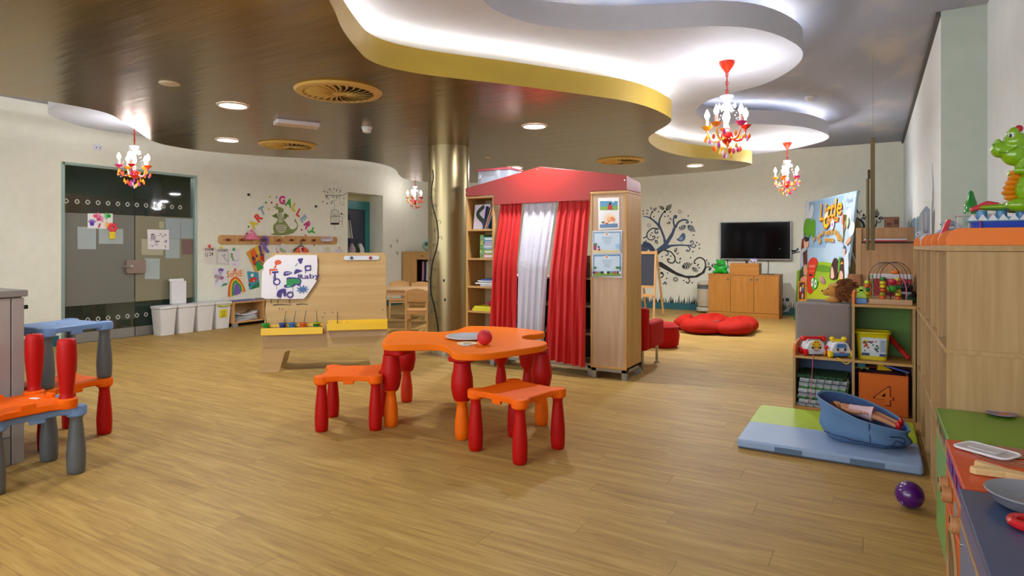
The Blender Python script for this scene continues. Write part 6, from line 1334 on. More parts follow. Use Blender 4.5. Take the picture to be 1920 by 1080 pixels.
# bead maze
t = thing('bead_maze', 'wooden bead maze with black coiled wires and coloured beads on the toy shelf', 'toy', (CXo+w1+.11, CYo+.05, h2+.001)); W3 = wood('#c8a078', '#b88e66', 'x')
out('base_rail', MB(W3).box(.0, .27, 0, .022, 0, .04), t, smooth=False, bevel=.003); out('base_rail', MB(W3).box(-.03, .24, .2, .222, .01, .05), t, smooth=False, bevel=.003); out('base_board', MB(W3).box(-.03, .26, .022, .2, 0, .012), t, smooth=False, bevel=.002)
for x in (.05, .21): out('screw', MB(M_STEEL).cyl((x, -.003, .02), (x, 0, .02), .006, n=10), t)
P = [(.09+.025*k/24+.105*math.cos(2*math.pi*k/24), .02+.2*k/96, .19+.12*math.sin(2*math.pi*k/24)) for k in range(97)]; out('black_wire', MB(M_BLACK).tube(P, .0024, 5), t); out('black_wire', MB(M_BLACK).tube([(.135, .01, .03), (.135, .015, .1), (.1, .02, .2)], .003, 5), t)
out('green_wire', MB(C('#149c3c', .3)).tube(catmull([(.025, .011, .03), (.022, .02, .16), (.015, .1, .215), (.0, .2, .17), (0, .21, .04)], 5), .003, 6), t); out('pink_wire', MB(C('#d85c84', .3)).tube(catmull([(.23, .011, .03), (.232, .011, .13), (.2, .06, .2), (.15, .1, .12), (.13, .15, .18), (.14, .2, .04)], 5), .003, 6), t)
bc = ['#c8d414', '#e05c14', '#148434', '#e0d014', '#e0c814', '#e0601c']
for x, y in ((-.012, .13), (.088, .12), (.185, .12)):
    out('post', MB(M_STEEL).cyl((x, y, .012), (x, y, .185), .002, n=6), t)
    z_ = .03
    for k in range(6 if x > .0 else 5): c_ = bc[(5-k+int(x*100)) % 6]; out('bead', MB(C(c_, .3)).lathe([(.008, 0), (.019, .005), (.02, .014), (.019, .023), (.008, .027)], (x, y, z_), 12), t); z_ += .028
m = MB(C('#3c9c2c', .35)).ball((.145, .06, .115), (.034, .03, .026), 14, 9); out('bead', m, t, label='large green bead'); out('bead', MB(C('#b8203c', .3)).ball((.15, .08, .165), (.026, .024, .022), 12, 8), t, label='large crimson bead'); out('bead', MB(C('#e0701c', .35)).ball((.17, .11, .235), (.03, .025, .015), 12, 8), t, label='large orange bead')
t = thing('red_toy_crate', 'red box with white rim behind the bead maze', 'box', (CXo+w1+.12, CYo+.29, h2+.001)); out('box_body', MB(C('#b4102c', .4)).box(0, .27, 0, .08, 0, .2), t, smooth=False, bevel=.004); out('rim', MB(C('#d8d0d4', .4)).box(-.005, .27, -.006, .086, .18, .215), t, smooth=False, bevel=.003)
m = MB(C('#14181a', .35)); m.ball((.03, .0, .05), (.05, .03, .05), 12, 8).ball((.0, .0, .11), (.06, .03, .035), 12, 8).use(C('#1a4a30', .4)).ball((.03, -.03, .02), (.045, .025, .03), 12, 8).use(C('#9aa4ac', .3)).ball((.0, -.03, .07), (.05, .015, .012), 10, 6)
t = thing('crumpled_bag', 'black and green crumpled bag at the right end of the toy shelf', 'bag', (CXo+w2-.06, CYo+.25, h2+.01)); out('bag_body', m, t)

# ================================================================ MATS, BASKET, DOLL, BALL
t = thing('folding_mat', 'folding floor mat, pale blue front half and lime green back half', 'mat', (-.245, 4.5, 0)); MBL = C('#8ea4c4', .45, bump=.4, bs=6); MGN = C('#a8c028', .45, bump=.4, bs=6)
m1 = out('blue_section', MB(MBL).rbox(-.49, .485, -.5, -.03, .004, .056, .03), t, bevel=.016, seg=4, label='pale blue mat half'); m2 = out('green_section', MB(MGN).rbox(-.495, .485, -.03, .5, .004, .05, .03), t, bevel=.014, seg=4, label='lime green mat half')
for x0, x1 in ((-.27, -.12), (.13, .3)): out('velcro_patch', MB(C('#5c7088', .8)).box(x0, x1, -.503, -.499, .012, .042), m1, smooth=False)
out('underside', MB(C('#2a4468', .7)).box(-.48, .475, -.485, .485, 0, .006), t, smooth=False)
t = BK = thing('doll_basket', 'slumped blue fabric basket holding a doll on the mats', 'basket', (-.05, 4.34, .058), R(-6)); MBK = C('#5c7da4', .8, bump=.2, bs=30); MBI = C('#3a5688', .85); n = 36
def rim(a): c_, s_ = math.cos(a), math.sin(a); return (.29*c_-.015, .155*s_+.02*max(0, s_), .205-.085*c_+.05*max(0, s_)-.02*max(0, -s_)*(1-abs(c_)))
def bot(a): return (.225*math.cos(a)-.005, .115*math.sin(a), 0)
vs = []
for j in range(7):
    f = j/6; bulge = .045*math.sin(math.pi*min(1, f*1.6))*(1 if f < .63 else .3)
    for i in range(n):
        a = 2*math.pi*i/n; b_, r_ = Vector(bot(a)), Vector(rim(a)); p = b_.lerp(r_, f); o = Vector((math.cos(a), math.sin(a)*.8, 0)); cr_ = .012*math.sin(a*5+3*f) if f < .7 else 0
        vs.append(p+o*(bulge+cr_))
fs = [tuple(range(n-1, -1, -1))]
for j in range(6):
    for i in range(n): fs.append((j*n+i, j*n+(i+1) % n, (j+1)*n+(i+1) % n, (j+1)*n+i))
o = out('basket_wall', MB(MBK).add(vs, fs), t, ang=180); s_ = o.modifiers.new('s', 'SOLIDIFY'); s_.thickness = .008; s_.offset = -1
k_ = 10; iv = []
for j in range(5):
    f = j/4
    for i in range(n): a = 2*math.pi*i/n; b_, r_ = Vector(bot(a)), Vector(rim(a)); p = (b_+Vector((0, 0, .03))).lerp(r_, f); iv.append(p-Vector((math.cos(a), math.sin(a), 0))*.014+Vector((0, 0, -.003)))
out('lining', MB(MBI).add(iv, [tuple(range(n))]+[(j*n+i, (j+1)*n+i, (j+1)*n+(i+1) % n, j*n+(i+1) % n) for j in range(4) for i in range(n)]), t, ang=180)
out('rim_piping', MB(C('#6d88ac', .7)).tube([rim(2*math.pi*i/n) for i in range(n)], .006, 6, closed=True), t)
dk2 = C('#26395c', .8); m = MB(dk2)
def onw(a, f): b_, r_ = Vector(bot(a)), Vector(rim(a)); p = b_.lerp(r_, f); return p+Vector((math.cos(a), math.sin(a)*.8, 0))*(.045*math.sin(math.pi*min(1, f*1.6))*(1 if f < .63 else .3)+.008)
m.tube([onw(-1.35, f/8) for f in range(2, 9)], .003, 5); m.tube([onw(-1.35+.2*k, .18+.02*(k % 2)) for k in range(-6, 6)], .004, 5); out('seam_piping', m, t)
m = MB(dk2); m.tube([onw(a, f) for a, f in ((-.85, .62), (-.55, .66), (-.4, .55), (-.5, .25), (-.75, .1))], .004, 5); m.tube([onw(a, f) for a, f in ((-.98, .05), (-.85, .3), (-.75, .5), (-.6, .4), (-.55, .3))], .004, 5); out('stitched_number', m, t)
# doll: lies on its back, head to the left, feet out over the right rim
D0 = thing('doll', 'brown-haired doll in a pale pink dress and red shoes lying in the blue basket', 'doll', (-.05, 4.355, .058), R(-8)); SK = C('#c98a60', .5)
def limb(m, P, Rr, n=10): m.tube(catmull(P, 4), [Rr[0]+(Rr[1]-Rr[0])*i/(4*(len(P)-1)) for i in range(4*(len(P)-1)+1)], n)
m = MB(SK); hd = Vector((-.185, .03, .215)); m.ball(hd, (.034, .03, .032), 16, 12); m.ball(hd+Vector((.0, -.002, .03)), (.006, .005, .006), 8, 6); m.ball(hd+Vector((.022, 0, .012)), (.014, .02, .018), 10, 8)
limb(m, [hd+Vector((.02, 0, 0)), (-.14, .03, .205)], (.014, .013)); limb(m, [(-.15, .03, .205), (-.09, .03, .2), (-.03, .03, .195), (.0, .03, .19)], (.036, .034), 12)
m.ball((-.125, .055, .205), .018, 10, 8).ball((-.125, .0, .205), .018, 10, 8)
limb(m, [(-.125, .062, .205), (-.06, .085, .2), (-.01, .08, .205)], (.015, .011)); limb(m, [(-.125, -.005, .205), (-.07, -.03, .2), (-.01, -.03, .205)], (.015, .011))
for hx, hy in ((.005, .078), (.005, -.03)):
    m.ball((hx, hy, .206), (.014, .011, .007), 10, 7)
    for f in range(4): limb(m, [(hx+.008, hy-.009+.006*f, .206), (hx+.022-.002*abs(f-1.5), hy-.01+.0066*f, .203), (hx+.029-.003*abs(f-1.5), hy-.01+.0066*f, .198)], (.0034, .0028), 6)
    limb(m, [(hx-.002, hy-.009, .207), (hx+.01, hy-.018, .205)], (.0036, .003), 6)
limb(m, [(.0, .048, .19), (.08, .055, .185), (.14, .045, .17), (.21, .035, .15)], (.026, .015), 12); limb(m, [(.0, .012, .19), (.07, .0, .18), (.13, -.01, .165), (.2, -.02, .14)], (.026, .015), 12)
fused('doll_body', m, D0, .0035, 2)
m = MB(C('#6a3c1c', .9)); m.ball(hd+Vector((-.012, 0, -.006)), (.036, .038, .034), 14, 10); random.seed(3)
for k in range(14): a_ = random.uniform(-1.2, 1.2); m.tube([hd+Vector((-.02, .03*a_, .01)), hd+Vector((.0, .045*a_, -.01)), hd+Vector((.05, .045*a_, -.012))], [.009, .008, .003], 5)
out('hair', m, D0)
for s in (-1, 1): out('eye', MB(C('#1a120c', .3)).ball(hd+Vector((-.002, s*.011, .03)), (.0035, .005, .003), 8, 6), D0)
out('lips', MB(C('#b0483c', .4)).ball(hd+Vector((.016, 0, .027)), (.003, .007, .003), 8, 6), D0)
out('dress', MB(C('#d8b4bc', .8, bump=.3)).tube(catmull([(-.1, .03, .203), (-.06, .03, .2), (-.02, .03, .197), (.02, .03, .193), (.055, .028, .19)], 3), [.037, .038, .038, .039, .04, .041, .042, .044, .046, .048, .051, .054, .057], 14), D0)
D0.scale = (.86,)*3; BK.scale = (.86,)*3
out('shoe', MB(C('#c41420', .3)).ball((.222, .035, .16), (.018, .016, .032), 12, 9), D0); out('shoe', MB(C('#c41420', .3)).ball((.212, -.022, .15), (.018, .016, .032), 12, 9), D0)
r = .062; bx, by = F(1711, 957); t = thing('purple_ball', 'shiny dark purple ball on the floor in front of the blue mat', 'ball', (bx-.01, by+.03, 0)); out('ball_body', MB(C('#4c0c64', .22, coat=.4)).ball((0, 0, r), r, 32, 20), t); a = Art((-.035, -.052, .032), (.6, -.35, 0), (.35, .5, .7), off=.004); a.ring((0, 0), .006, .002, '#a890b8', px=False); out('print', a.m, t)

# ================================================================ PLAY KITCHEN
WF = wood('#c79c68', '#b88c58', 'y')
def counter(lb, x0, q0, q1, topc, fn, rz=0):
    t = thing('play_counter', lb, 'play kitchen', (x0, q0, 0), rz, group='row of toy kitchen counters'); L = q1-q0-.004; D = .70-x0
    out('worktop', MB(topc).box(-.004, D, 0, L, .55, .57), t, smooth=False, bevel=.003, seg=3)
    for y in (0, L-.018): out('side_panel', MB(M_LB).box(.018, D, y, y+.018, .0, .55), t, smooth=False)
    out('bottom_panel', MB(M_LBY).box(.018, D, .018, L-.018, .05, .068), t, smooth=False); out('back_panel', MB(M_LB).box(D-.01, D, .018, L-.018, .068, .55), t, smooth=False)
    fn(t, L); return t
def f_green(t, L):
    out('control_band', MB(C('#7c8c20', .45)).box(0, .016, 0, L, .49, .548), t, smooth=False)
    a = Art((-.0005, L, .49), (0, -1, 0), (0, 0, 1), off=.0006)
    for k, c_ in enumerate(['#284a8c', '#c89c20', '#782c7c', '#2c6c3c', '#c05020', '#3060a0', '#b8a030']): a.dot((.06*k+.04, .03), .02, c_, px=False)
    out('band_print', a.m, t, smooth=False)
    d = out('door', MB(C('#6c9a48', .45)).box(-.002, .014, .004, L-.004, .075, .485), t, smooth=False, bevel=.002); out('door_edge', MB(WF).box(-.003, .016, .0, L, .482, .489), d, smooth=False); out('plinth', MB(WF).box(.03, .045, 0, L, 0, .07), t, smooth=False)
def f_orange(t, L):
    out('control_band', MB(C('#6c1c7c', .45)).box(0, .016, 0, L, .485, .548), t, smooth=False); a = Art((-.0005, L, .485), (0, -1, 0), (0, 0, 1), off=.0006)
    for k, c_ in enumerate(['#b03c80', '#4c2c8c', '#a82c54', '#7c3ca0']): a.dot((.11*k+.07, .03), .022, c_, px=False)
    out('band_print', a.m, t, smooth=False)
    p = out('panel', MB(C('#c8581c', .45)).box(-.002, .014, 0, L, .38, .482), t, smooth=False, bevel=.002); out('panel_edge', MB(WF).box(-.003, .016, 0, L, .478, .485), p, smooth=False)
    for y in (.07, .33, .43): k = out('knob', MB(wood('#b98a58', '#a87848')).cyl((-.03, y, .435), (-.002, y, .435), .026, n=20), t, bevel=.003); out('knob_mark', MB(M_BLACK).box(-.032, -.03, y-.003, y+.003, .44, .458), k, smooth=False)
    out('clock_dial', MB(C('#8c8c84', .4)).cyl((-.006, .2, .43), (-.002, .2, .43), .03, n=20), t)
    d = out('oven_door', MB(C('#c8581c', .45)).box(-.004, .012, .01, L-.01, .075, .372), t, smooth=False, bevel=.002); m = MB(C('#9a7444', .5)); m.tube([(-.006, L/2+.13*math.cos(a), .22+.12*math.sin(a)) for a in [i*math.pi/14 for i in range(28)]], .008, 6, closed=True); out('window_ring', m, d); out('oven_window', MB(C('#2c2620', .15)).cyl((-.0055, L/2, .22), (-.0042, L/2, .22), .122, n=28), d)
    out('plinth', MB(WF).box(.03, .045, 0, L, 0, .07), t, smooth=False)
def f_blue(t, L):
    out('control_band', MB(C('#5c5c80', .45)).box(0, .016, 0, L, .49, .548), t, smooth=False)
    for z0, z1 in ((.29, .482), (.075, .28)): d = out('door', MB(C('#66708c', .4)).box(-.002, .014, .004, L-.004, z0, z1), t, smooth=False, bevel=.002); out('door_edge', MB(WF).box(-.003, .016, 0, L, z1-.002, z1+.006), d, smooth=False); out('screw', MB(M_CHROME).cyl((-.006, L-.05, z1-.05), (-.002, L-.05, z1-.05), .006), d)
    out('plinth', MB(WF).box(.03, .045, 0, L, 0, .07), t, smooth=False)
counter('green-topped toy kitchen counter beside the end of the beech shelving', .232, 2.66, 3.15, C('#5f8a1c', .3, bump=.02), f_green)
counter('orange-red toy kitchen counter with hob rings, between green and blue ones', .224, 2.138, 2.658, C('#cc3c06', .3, bump=.02), f_orange)
counter('dark blue toy kitchen counter in the lower right corner of the view', .212, 1.45, 2.134, C('#35486c', .28, bump=.02), f_blue)
TZ = .571
def top_at(u, v, z=TZ): x, y = F(u, v, z); return x, y
# hob rings printed on the orange top
hx, hy = top_at(1900, 856); a = Art((hx, hy, TZ-.0005), (1, 0, 0), (0, 1, 0), off=.0006)
for r_ in (.11, .09, .07, .05): a.ring((0, 0), r_, .007, '#b09a80', px=False, n=30)
a.dot((0, 0), .028, '#a48a70', px=False, n=20); out('hob_print', a.m, None, 'pale concentric hob rings on the orange counter top', 'hob', world=True, smooth=False)
lx, ly = top_at(1850, 848); t = thing('plastic_lid', 'clear white ribbed plastic lid lying on the orange counter', 'lid', (lx, ly, TZ), R(-35)); ML = C('#e4e0e4', .15, alpha=.6)
out('lid_body', MB(ML).rbox(-.075, .075, -.05, .05, .001, .008, .02), t, bevel=.002); out('raised_panel', MB(ML).rbox(-.045, .045, -.03, .03, .008, .014, .008), t, bevel=.002)
m = MB(C('#e8e4ea', .2)); m.tube([(x, y, .007) for x, y in rrect(-.078, .078, -.053, .053, .022)], .004, 6, closed=True); out('lid_rim', m, t)
yx, yy = top_at(1880, 893); t = thing('wooden_fork_piece', 'pale wooden Y-shaped toy piece lying across the orange counter', 'toy', (yx+.01, yy, TZ), R(-16)); P = [(.09, .018), (.0, .02), (-.07, .05), (-.083, .045), (-.083, .025), (-.035, .0), (-.08, -.022), (-.083, -.042), (-.068, -.048), (.0, -.022), (.09, -.02)]
out('fork_body', MB(C('#d8b47c', .5)).prism(P, 0, .02), t, smooth=False, bevel=.003); out('string_loop', MB(C('#c89040', .6)).tube([(-.07+.012*math.cos(a), .012*math.sin(a), .004) for a in [i*math.pi/5 for i in range(10)]], .002, 5, closed=True), t)
gx, gy = top_at(1935, 940, TZ+.02); t = thing('toy_pan', 'grey plastic toy frying pan at the right edge on the orange and blue counters', 'pan', (gx+.005, gy+.01, TZ), R(80)); MGP = C('#83848c', .35)
out('pan_body', MB(MGP).lathe([(.0, .001), (.07, .001), (.085, .01), (.1, .034), (.104, .036), (.102, .039), (.096, .036), (.08, .013), (.066, .006), (0, .006)], n=40, caps=False), t); out('handle', MB(MGP).box(.1, .17, -.014, .014, .026, .036).box(.1, .112, -.02, .02, .022, .042), t, bevel=.004)
rx_, ry_ = top_at(1930, 990); t = thing('red_toy_ring', 'red plastic ring handle at the right edge on the blue counter', 'toy', (rx_, ry_, TZ)); m = MB(C('#c01018', .25)); m.tube([(.034*math.cos(a), .034*math.sin(a), .011) for a in [i*math.pi/10 for i in range(20)]], .011, 8, closed=True); out('ring_body', m, t); out('crossbar', MB(C('#a00c14', .3)).box(-.03, .03, -.006, .006, .004, .014), t)
cx_, cy_ = top_at(1877, 779); t = thing('toy_plate', 'small purple and tan printed saucer on the green counter', 'plate', (cx_, cy_, TZ)); out('plate_body', MB(C('#8a7a98', .4)).lathe([(.0, .002), (.03, .002), (.05, .008), (.048, .01), (0, .005)], n=26, caps=False), t); out('print', MB(C('#b8703c', .4)).ball((.015, .006, .006), (.024, .018, .003), 12, 6), t)

# ================================================================ TOYS ON THE SHELF TOP
BXT = thing('toy_train_base', 'blue plastic toy trough with light blue rim and white zigzag under the dragon', 'toy', (.53, 3.468, TP)); BL1 = C('#2f50c0', .25); BL2 = C('#4f88b4', .3)
# long boat shaped trough
vs = []; pr = [(.70, .0), (.78, .03), (.95, .075), (.97, .1), (1.0, .108)]; base_ = rrect(-.155, .155, -.075, .075, .06, 5); n = len(base_)
for s_, z_ in pr: vs += [(x*s_, y*s_, z_) for x, y in base_]
out('trough', MB(BL1).add(vs, [tuple(range(n-1, -1, -1)), tuple(range(4*n, 5*n))]+[(j*n+i, j*n+(i+1) % n, (j+1)*n+(i+1) % n, (j+1)*n+i) for j in range(4) for i in range(n)]), BXT)
out('rim', MB(BL2).add([(x*1.04, y*1.04, z_) for z_ in (.104, .125) for x, y in base_], [tuple(range(n-1, -1, -1)), tuple(range(n, 2*n))]+[(i, (i+1) % n, n+(i+1) % n, n+i) for i in range(n)]), BXT, bevel=.003)
m = MB(C('#dce0e4', .4)); 
for k in range(9): x = -.15+k*.036; m.prism([(x-.018, .110), (x+.018, .110), (x, .138)], -.083, -.079, 'xz')
out('zigzag', m, BXT, smooth=False, kind='stuff')
for x in (-.11, -.04, .03, .1): out('stud', MB(BL2).cyl((x, -.02, .12), (x, -.02, .155), .022, .02, n=16), BXT, bevel=.003)
out('side_recess', MB(C('#2440a0', .35)).ball((.06, -.069, .055), (.055, .012, .032), 16, 10), BXT); out('strap', MB(C('#8c2080', .4)).box(-.126, -.12, -.082, -.076, .02, .11), BXT, smooth=False)
out('red_lever', MB(C('#c01c2c', .3)).prism([(-.15, .15), (-.09, .17), (-.03, .165), (-.05, .19), (-.09, .2), (-.15, .17)], -.03, .03, 'xz'), BXT, bevel=.006)
DR = thing('dragon_toy', 'shiny lime green dragon toy with orange belly on the blue trough', 'toy', (.53, 3.468, TP+.155)); GR = C('#7eb010', .18, coat=.5)
z_of = lambda v: 1.25+(463-v)/1150*2.75-(TP+.155)
def X_(u): t_ = (u-960)/1150; Y = 3.5/(SN*t_+CS); return Y*(CS*t_-SN)-.53
m = MB(GR); m.ball((.01, 0, .015), (.15, .07, .018), 20, 8)
m.ball((.08, 0, .09), (.085, .075, .095), 20, 14); m.ball((.06, 0, .19), (.052, .05, .07), 16, 12)
m.ball((X_(1900), 0, z_of(292)), (.05, .045, .05), 16, 12); m.ball((X_(1902), 0, z_of(268)), (.048, .045, .042), 16, 12)
m.tube([(X_(1903), 0, z_of(282)), (X_(1885), 0, z_of(284)), (X_(1868), 0, z_of(281))], [.042, .034, .036], 12); m.ball((X_(1866), 0, z_of(280)), (.022, .034, .034), 14, 10)
for s in (-1, 1): m.ball((X_(1868), s*.018, z_of(266)), (.012, .011, .011), 10, 8); m.ball((X_(1897), s*.022, z_of(253)), (.022, .02, .026), 12, 9); m.ball((.02, s*.07, .02), (.055, .03, .03), 12, 8); m.tube([(.06, s*.055, .2), (.03, s*.075, .165), (-.005, s*.07, .17)], [.02, .018, .014], 8)
fused('dragon_body', m, DR, .004, 3)
for s in (-1, 1):
    e = out('eye', MB(C('#e8e8e8', .2)).ball((X_(1892), s*.034, z_of(258)), (.01, .01, .014), 12, 8), DR); out('pupil', MB(M_BLACK).ball((X_(1890)-.002, s*.042, z_of(259)), (.005, .004, .009), 8, 6), e); out('nostril', MB(C('#2c5008', .5)).ball((X_(1866)-.01, s*.02, z_of(274)), (.006, .005, .005), 8, 6), DR)
out('red_cap', MB(C('#b81c2c', .3)).ball((X_(1906), -.02, z_of(246)), (.016, .016, .016), 12, 8), DR); out('mouth_line', MB(C('#5c8410', .4)).tube([(X_(1868), -.034, z_of(288)), (X_(1884), -.034, z_of(290)), (X_(1902), -.044, z_of(280))], .0025, 5), DR)
for k in range(7):
    z_ = .035+k*.022; xx = -.015+.028*abs(k-2.2)/3.5; out('belly_rib', MB(C('#e08a14', .35)).ball((xx+.005, 0, z_), (.03, .045, .0145), 16, 8), DR)
out('blue_saddle', MB(C('#2c54b8', .35)).rbox(.05, .12, -.082, -.05, .16, .175, .01), DR, bevel=.003)
# red and clear piece, grey toys, green bottle
q = 3.9; xr, zr = atq(1764, 430, q)
t = thing('red_toy_arch', 'red V-shaped plastic toy with a clear box on the shelf top', 'toy', (.43, 3.76, TP)); t.scale = (1.25, 1, 1.45); out('red_frame', MB(C('#d01420', .3)).prism([(-.09, .09), (-.12, .02), (-.06, -.0), (.11, 0), (.17, .035), (.17, .05), (.1, .015), (-.05, .015), (-.095, .03), (-.075, .09)], -.012, .012, 'xz'), t, bevel=.002); out('clear_box', MB(C('#d8dcdc', .08, alpha=.3)).box(-.06, .06, -.04, .05, .016, .1), t, smooth=False, bevel=.004); out('box_lid', MB(C('#d8ccd0', .3, alpha=.7)).box(-.065, .075, -.045, .055, .1, .106), t, smooth=False)
t = thing('grey_dinosaur_toy', 'pale grey plastic dinosaur toy on the shelf top by the green one', 'toy', (.42, 5.0, TP)); t.scale = (.8,)*3; m = MB(); m.ball((0, 0, .1), (.07, .06, .05), 16, 10).tube([(.05, 0, .11), (.09, 0, .16), (.04, 0, .19), (-.02, 0, .17)], [.035, .028, .024, .03], 8).tube([(-.05, 0, .09), (-.11, .02, .05), (-.15, .04, .03)], [.035, .02, .008], 8)
for a_, b_ in ((-.035, -.04), (.04, -.04), (-.035, .04), (.04, .04)): m.cyl((a_, b_, 0), (a_, b_, .09), .02, n=10)
m.fm = [C('#8c94a8', .4)]*len(m.f); fused('dinosaur_body', m, t, .007, 3); out('blue_spots', MB(C('#5a7098', .4)).ball((0, -.05, .12), (.03, .015, .02), 10, 6), t); out('eye', MB(M_BLACK).ball((-.04, -.022, .18), .006, 8, 6), t)
t = thing('white_dinosaur_toy', 'small white and grey toy figure at the far end of the orange caps', 'toy', (.33, 5.2, TP)); m = MB(); m.ball((0, 0, .05), (.05, .04, .04), 12, 8).ball((-.045, 0, .08), (.028, .024, .024), 12, 8)
for a_ in (-.025, .03): m.cyl((a_, 0, 0), (a_, 0, .04), .022, n=10)
m.fm = [C('#b8b8c0', .4)]*len(m.f); fused('figure_body', m, t, .006, 2); out('eye', MB(M_BLACK).ball((-.06, -.018, .085), .005, 8, 6), t); out('stripe', MB(C('#4a5a7c', .4)).ball((.0, -.03, .06), (.02, .014, .02), 8, 6), t)
t = thing('green_toy_bottle', 'translucent dark green pointed toy bottle standing on the shelf top', 'toy', (.56, 5.06, TP)); t.scale = (1.1,)*3; out('bottle_body', MB(C('#0f7a1c', .12, coat=.5)).lathe([(.035, 0), (.04, .02), (.038, .2), (.03, .26), (.018, .3), (.012, .325), (.002, .335)], n=16), t); out('label', MB(C('#5a9ab0', .4)).lathe([(.0405, .03), (.0395, .12)], n=16, caps=False), t)

# ================================================================ BEHIND THE TOY SHELF
t = thing('tall_wood_cabinet', 'tall brown wood cabinet with upper box behind the toy shelf', 'cabinet', (-.10, 7.0, 0)); WB = wood('#b98a5c', '#a97a4e')
out('carcass', MB(WB).box(0, .51, 0, .45, 0, 1.285), t, smooth=False, bevel=.003); out('upper_box', MB(WB).box(.0, .44, .03, .45, 1.30, 1.44), t, smooth=False, bevel=.003); out('corner_post', MB(wood('#c49868', '#b48a5a')).box(-.05, .0, -.005, .4, 0, 1.44), t, smooth=False, bevel=.003); out('gap_board', MB(C('#4a3424', .6)).box(.0, .51, .02, .45, 1.285, 1.30), t, smooth=False)
out('knob_block', MB(C('#a86c44', .5)).rbox(-.12, -.0, -.06, -.01, .86, .98, .02), t, bevel=.004)
t = thing('red_white_rod', 'thin white and red rod lying along the tall wood cabinet front', 'rod', (-.08, 6.985, 1.303)); out('white_bar', MB(C('#d4d0dc', .4)).box(0, .36, -.02, .01, .012, .026), t, smooth=False, bevel=.002); out('red_bar', MB(C('#c41c24', .4)).box(0, .35, -.02, .01, 0, .012), t, smooth=False, bevel=.002)
bx0, bz0 = atq(1658, 427, 7.1); bx1, bz1 = atq(1686, 411, 7.1); t = thing('brown_picture', 'small dark brown framed picture standing on the tall cabinet', 'picture', (bx0, 7.1, 1.44)); out('frame', MB(C('#6a4028', .5)).box(0, bx1-bx0, 0, .02, 0, .105), t, smooth=False, bevel=.002); m = MB(C('#8c5c40', .6)).box(.01, bx1-bx0-.01, -.002, 0, .01, .095); m.use(C('#5a3020', .6)).box(.02, .06, -.004, -.002, .02, .05).box(.08, .12, -.004, -.002, .03, .08); out('picture', m, t, smooth=False)
# hanging narrow boards
t = thing('hanging_board', 'long narrow olive brown board hanging by a wire from the ceiling', 'board', (-.005, 6.5, 1.22)); MOB = wood('#6c5a2c', '#5a4a22'); out('long_board', MB(MOB).box(-.018, .018, 0, .09, 0, 1.03), t, smooth=False, bevel=.004); out('short_board', MB(MOB).rbox(-.052, -.026, 0, .08, .0, .66, .01), t, smooth=False, bevel=.004); out('hinge', MB(C('#3a2c14', .4, .5)).box(-.04, -.012, .02, .06, .66, .74), t, bevel=.004); out('wire', MB(C('#8a7a60', .5)).cyl((0, .045, 1.03), (0, .045, ZC-1.222), .0012, n=6), t)
# banner
B0, B1, T0, T1 = Vector((-1.17, 11.48, 0)), Vector((-.39, 9.41, 0)), Vector((-.97, 11.55, 2.0)), Vector((-.19, 9.48, 2.0))
Ab = (B1-B0).normalized(); Vb = (T0-B0); Vb = (Vb-Ab*Vb.dot(Ab)).normalized(); Nb = Ab.cross(Vb)
t = ban = thing('banner', 'large light blue cartoon backdrop banner reading Little Palace, behind the grey chair', 'banner', tuple((B0+B1)/2))
m = MB(C('#9cb8cc', .6)); f = [B0, B1, T1, T0]; m.add([p+Vector((0, 0, .01)) for p in f]+[p+Vector((0, 0, .01))-Nb*.02 for p in f], [(0, 1, 2, 3), (7, 6, 5, 4), (0, 4, 5, 1), (1, 5, 6, 2), (2, 6, 7, 3), (3, 7, 4, 0)]); out('cloth', m, t, world=True, smooth=False)
m = MB(M_STEEL).tube([B0-Nb*.05+Vector((0, 0, .012)), B1-Nb*.05+Vector((0, 0, .012))], .015, 8).tube([T0-Nb*.03, T1-Nb*.03], .012, 8); out('frame_tube', m, t, world=True)
for s in (0.02, .98): p = B0.lerp(B1, s)-Nb*.03; q_ = T0.lerp(T1, s)-Nb*.03; out('frame_pole', MB(M_STEEL).tube([p, q_], .012, 8), t, world=True); out('strut', MB(M_STEEL).tube([p.lerp(q_, .6), B0.lerp(B1, s)-Nb*.6+Vector((0, 0, .01))], .01, 8), t, world=True)
a = Art(B0+Vector((0, 0, .01)), Ab, Vb, off=.001, step=.0003); BX = lambda x, y: (1500+x/9, 360+y/9); BY = lambda x, y: (1490+x/6.75, 440+y/6.75)
bp_ = lambda P, c_, s=0: a.poly(P, c_, smooth=s)
aw, ah = (B1-B0).length, 1.99
a.poly([(0, ah*.62), (aw, ah*.62), (aw, ah), (.0, ah)], '#88a8c4', False); a.poly([(aw*.5, ah*.55), (aw, ah*.4), (aw, ah*1.0), (aw*.8, ah*1.0)], '#a8bccc', False); a.poly([(0, ah*.2), (aw, ah*.2), (aw, ah*.45), (0, ah*.45)], '#a4c4cc', False)
bp_([BY(30, 460), BY(260, 360), BY(350, 340), BY(480, 360), BY(700, 400), BY(680, 900), BY(10, 900)], '#8cac20'); a.poly([(0, 0), (aw, 0), (aw, .62), (aw*.6, .7), (0, .6)], '#a8b01c', False)
bp_([BY(260, 400), BY(350, 380), BY(480, 420), BY(480, 480), BY(260, 460)], '#5c8c1c', 2); a.poly([(0, 0), (.55, 0), (.3, .25), (.15, .5), (0, .6)], '#2c7428', False)
for p in ((45, 990), (20, 1060), (60, 1050)): a.dot(BY(*p), .03, '#e0d8a0')
for p, r_ in (((110, 220), .09), ((130, 265), .1), ((195, 335), .12), ((120, 420), .14), ((95, 470), .1), ((820, 430), .13), ((880, 620), .1)): a.dot(BX(*p), r_, '#cdd4dc', n=14)
for p, r_ in (((110, 590), .15), ((150, 560), .12), ((220, 600), .14), ((235, 690), .08), ((160, 640), .13)): a.dot(BX(*p), r_, '#5c9c1c', n=14)
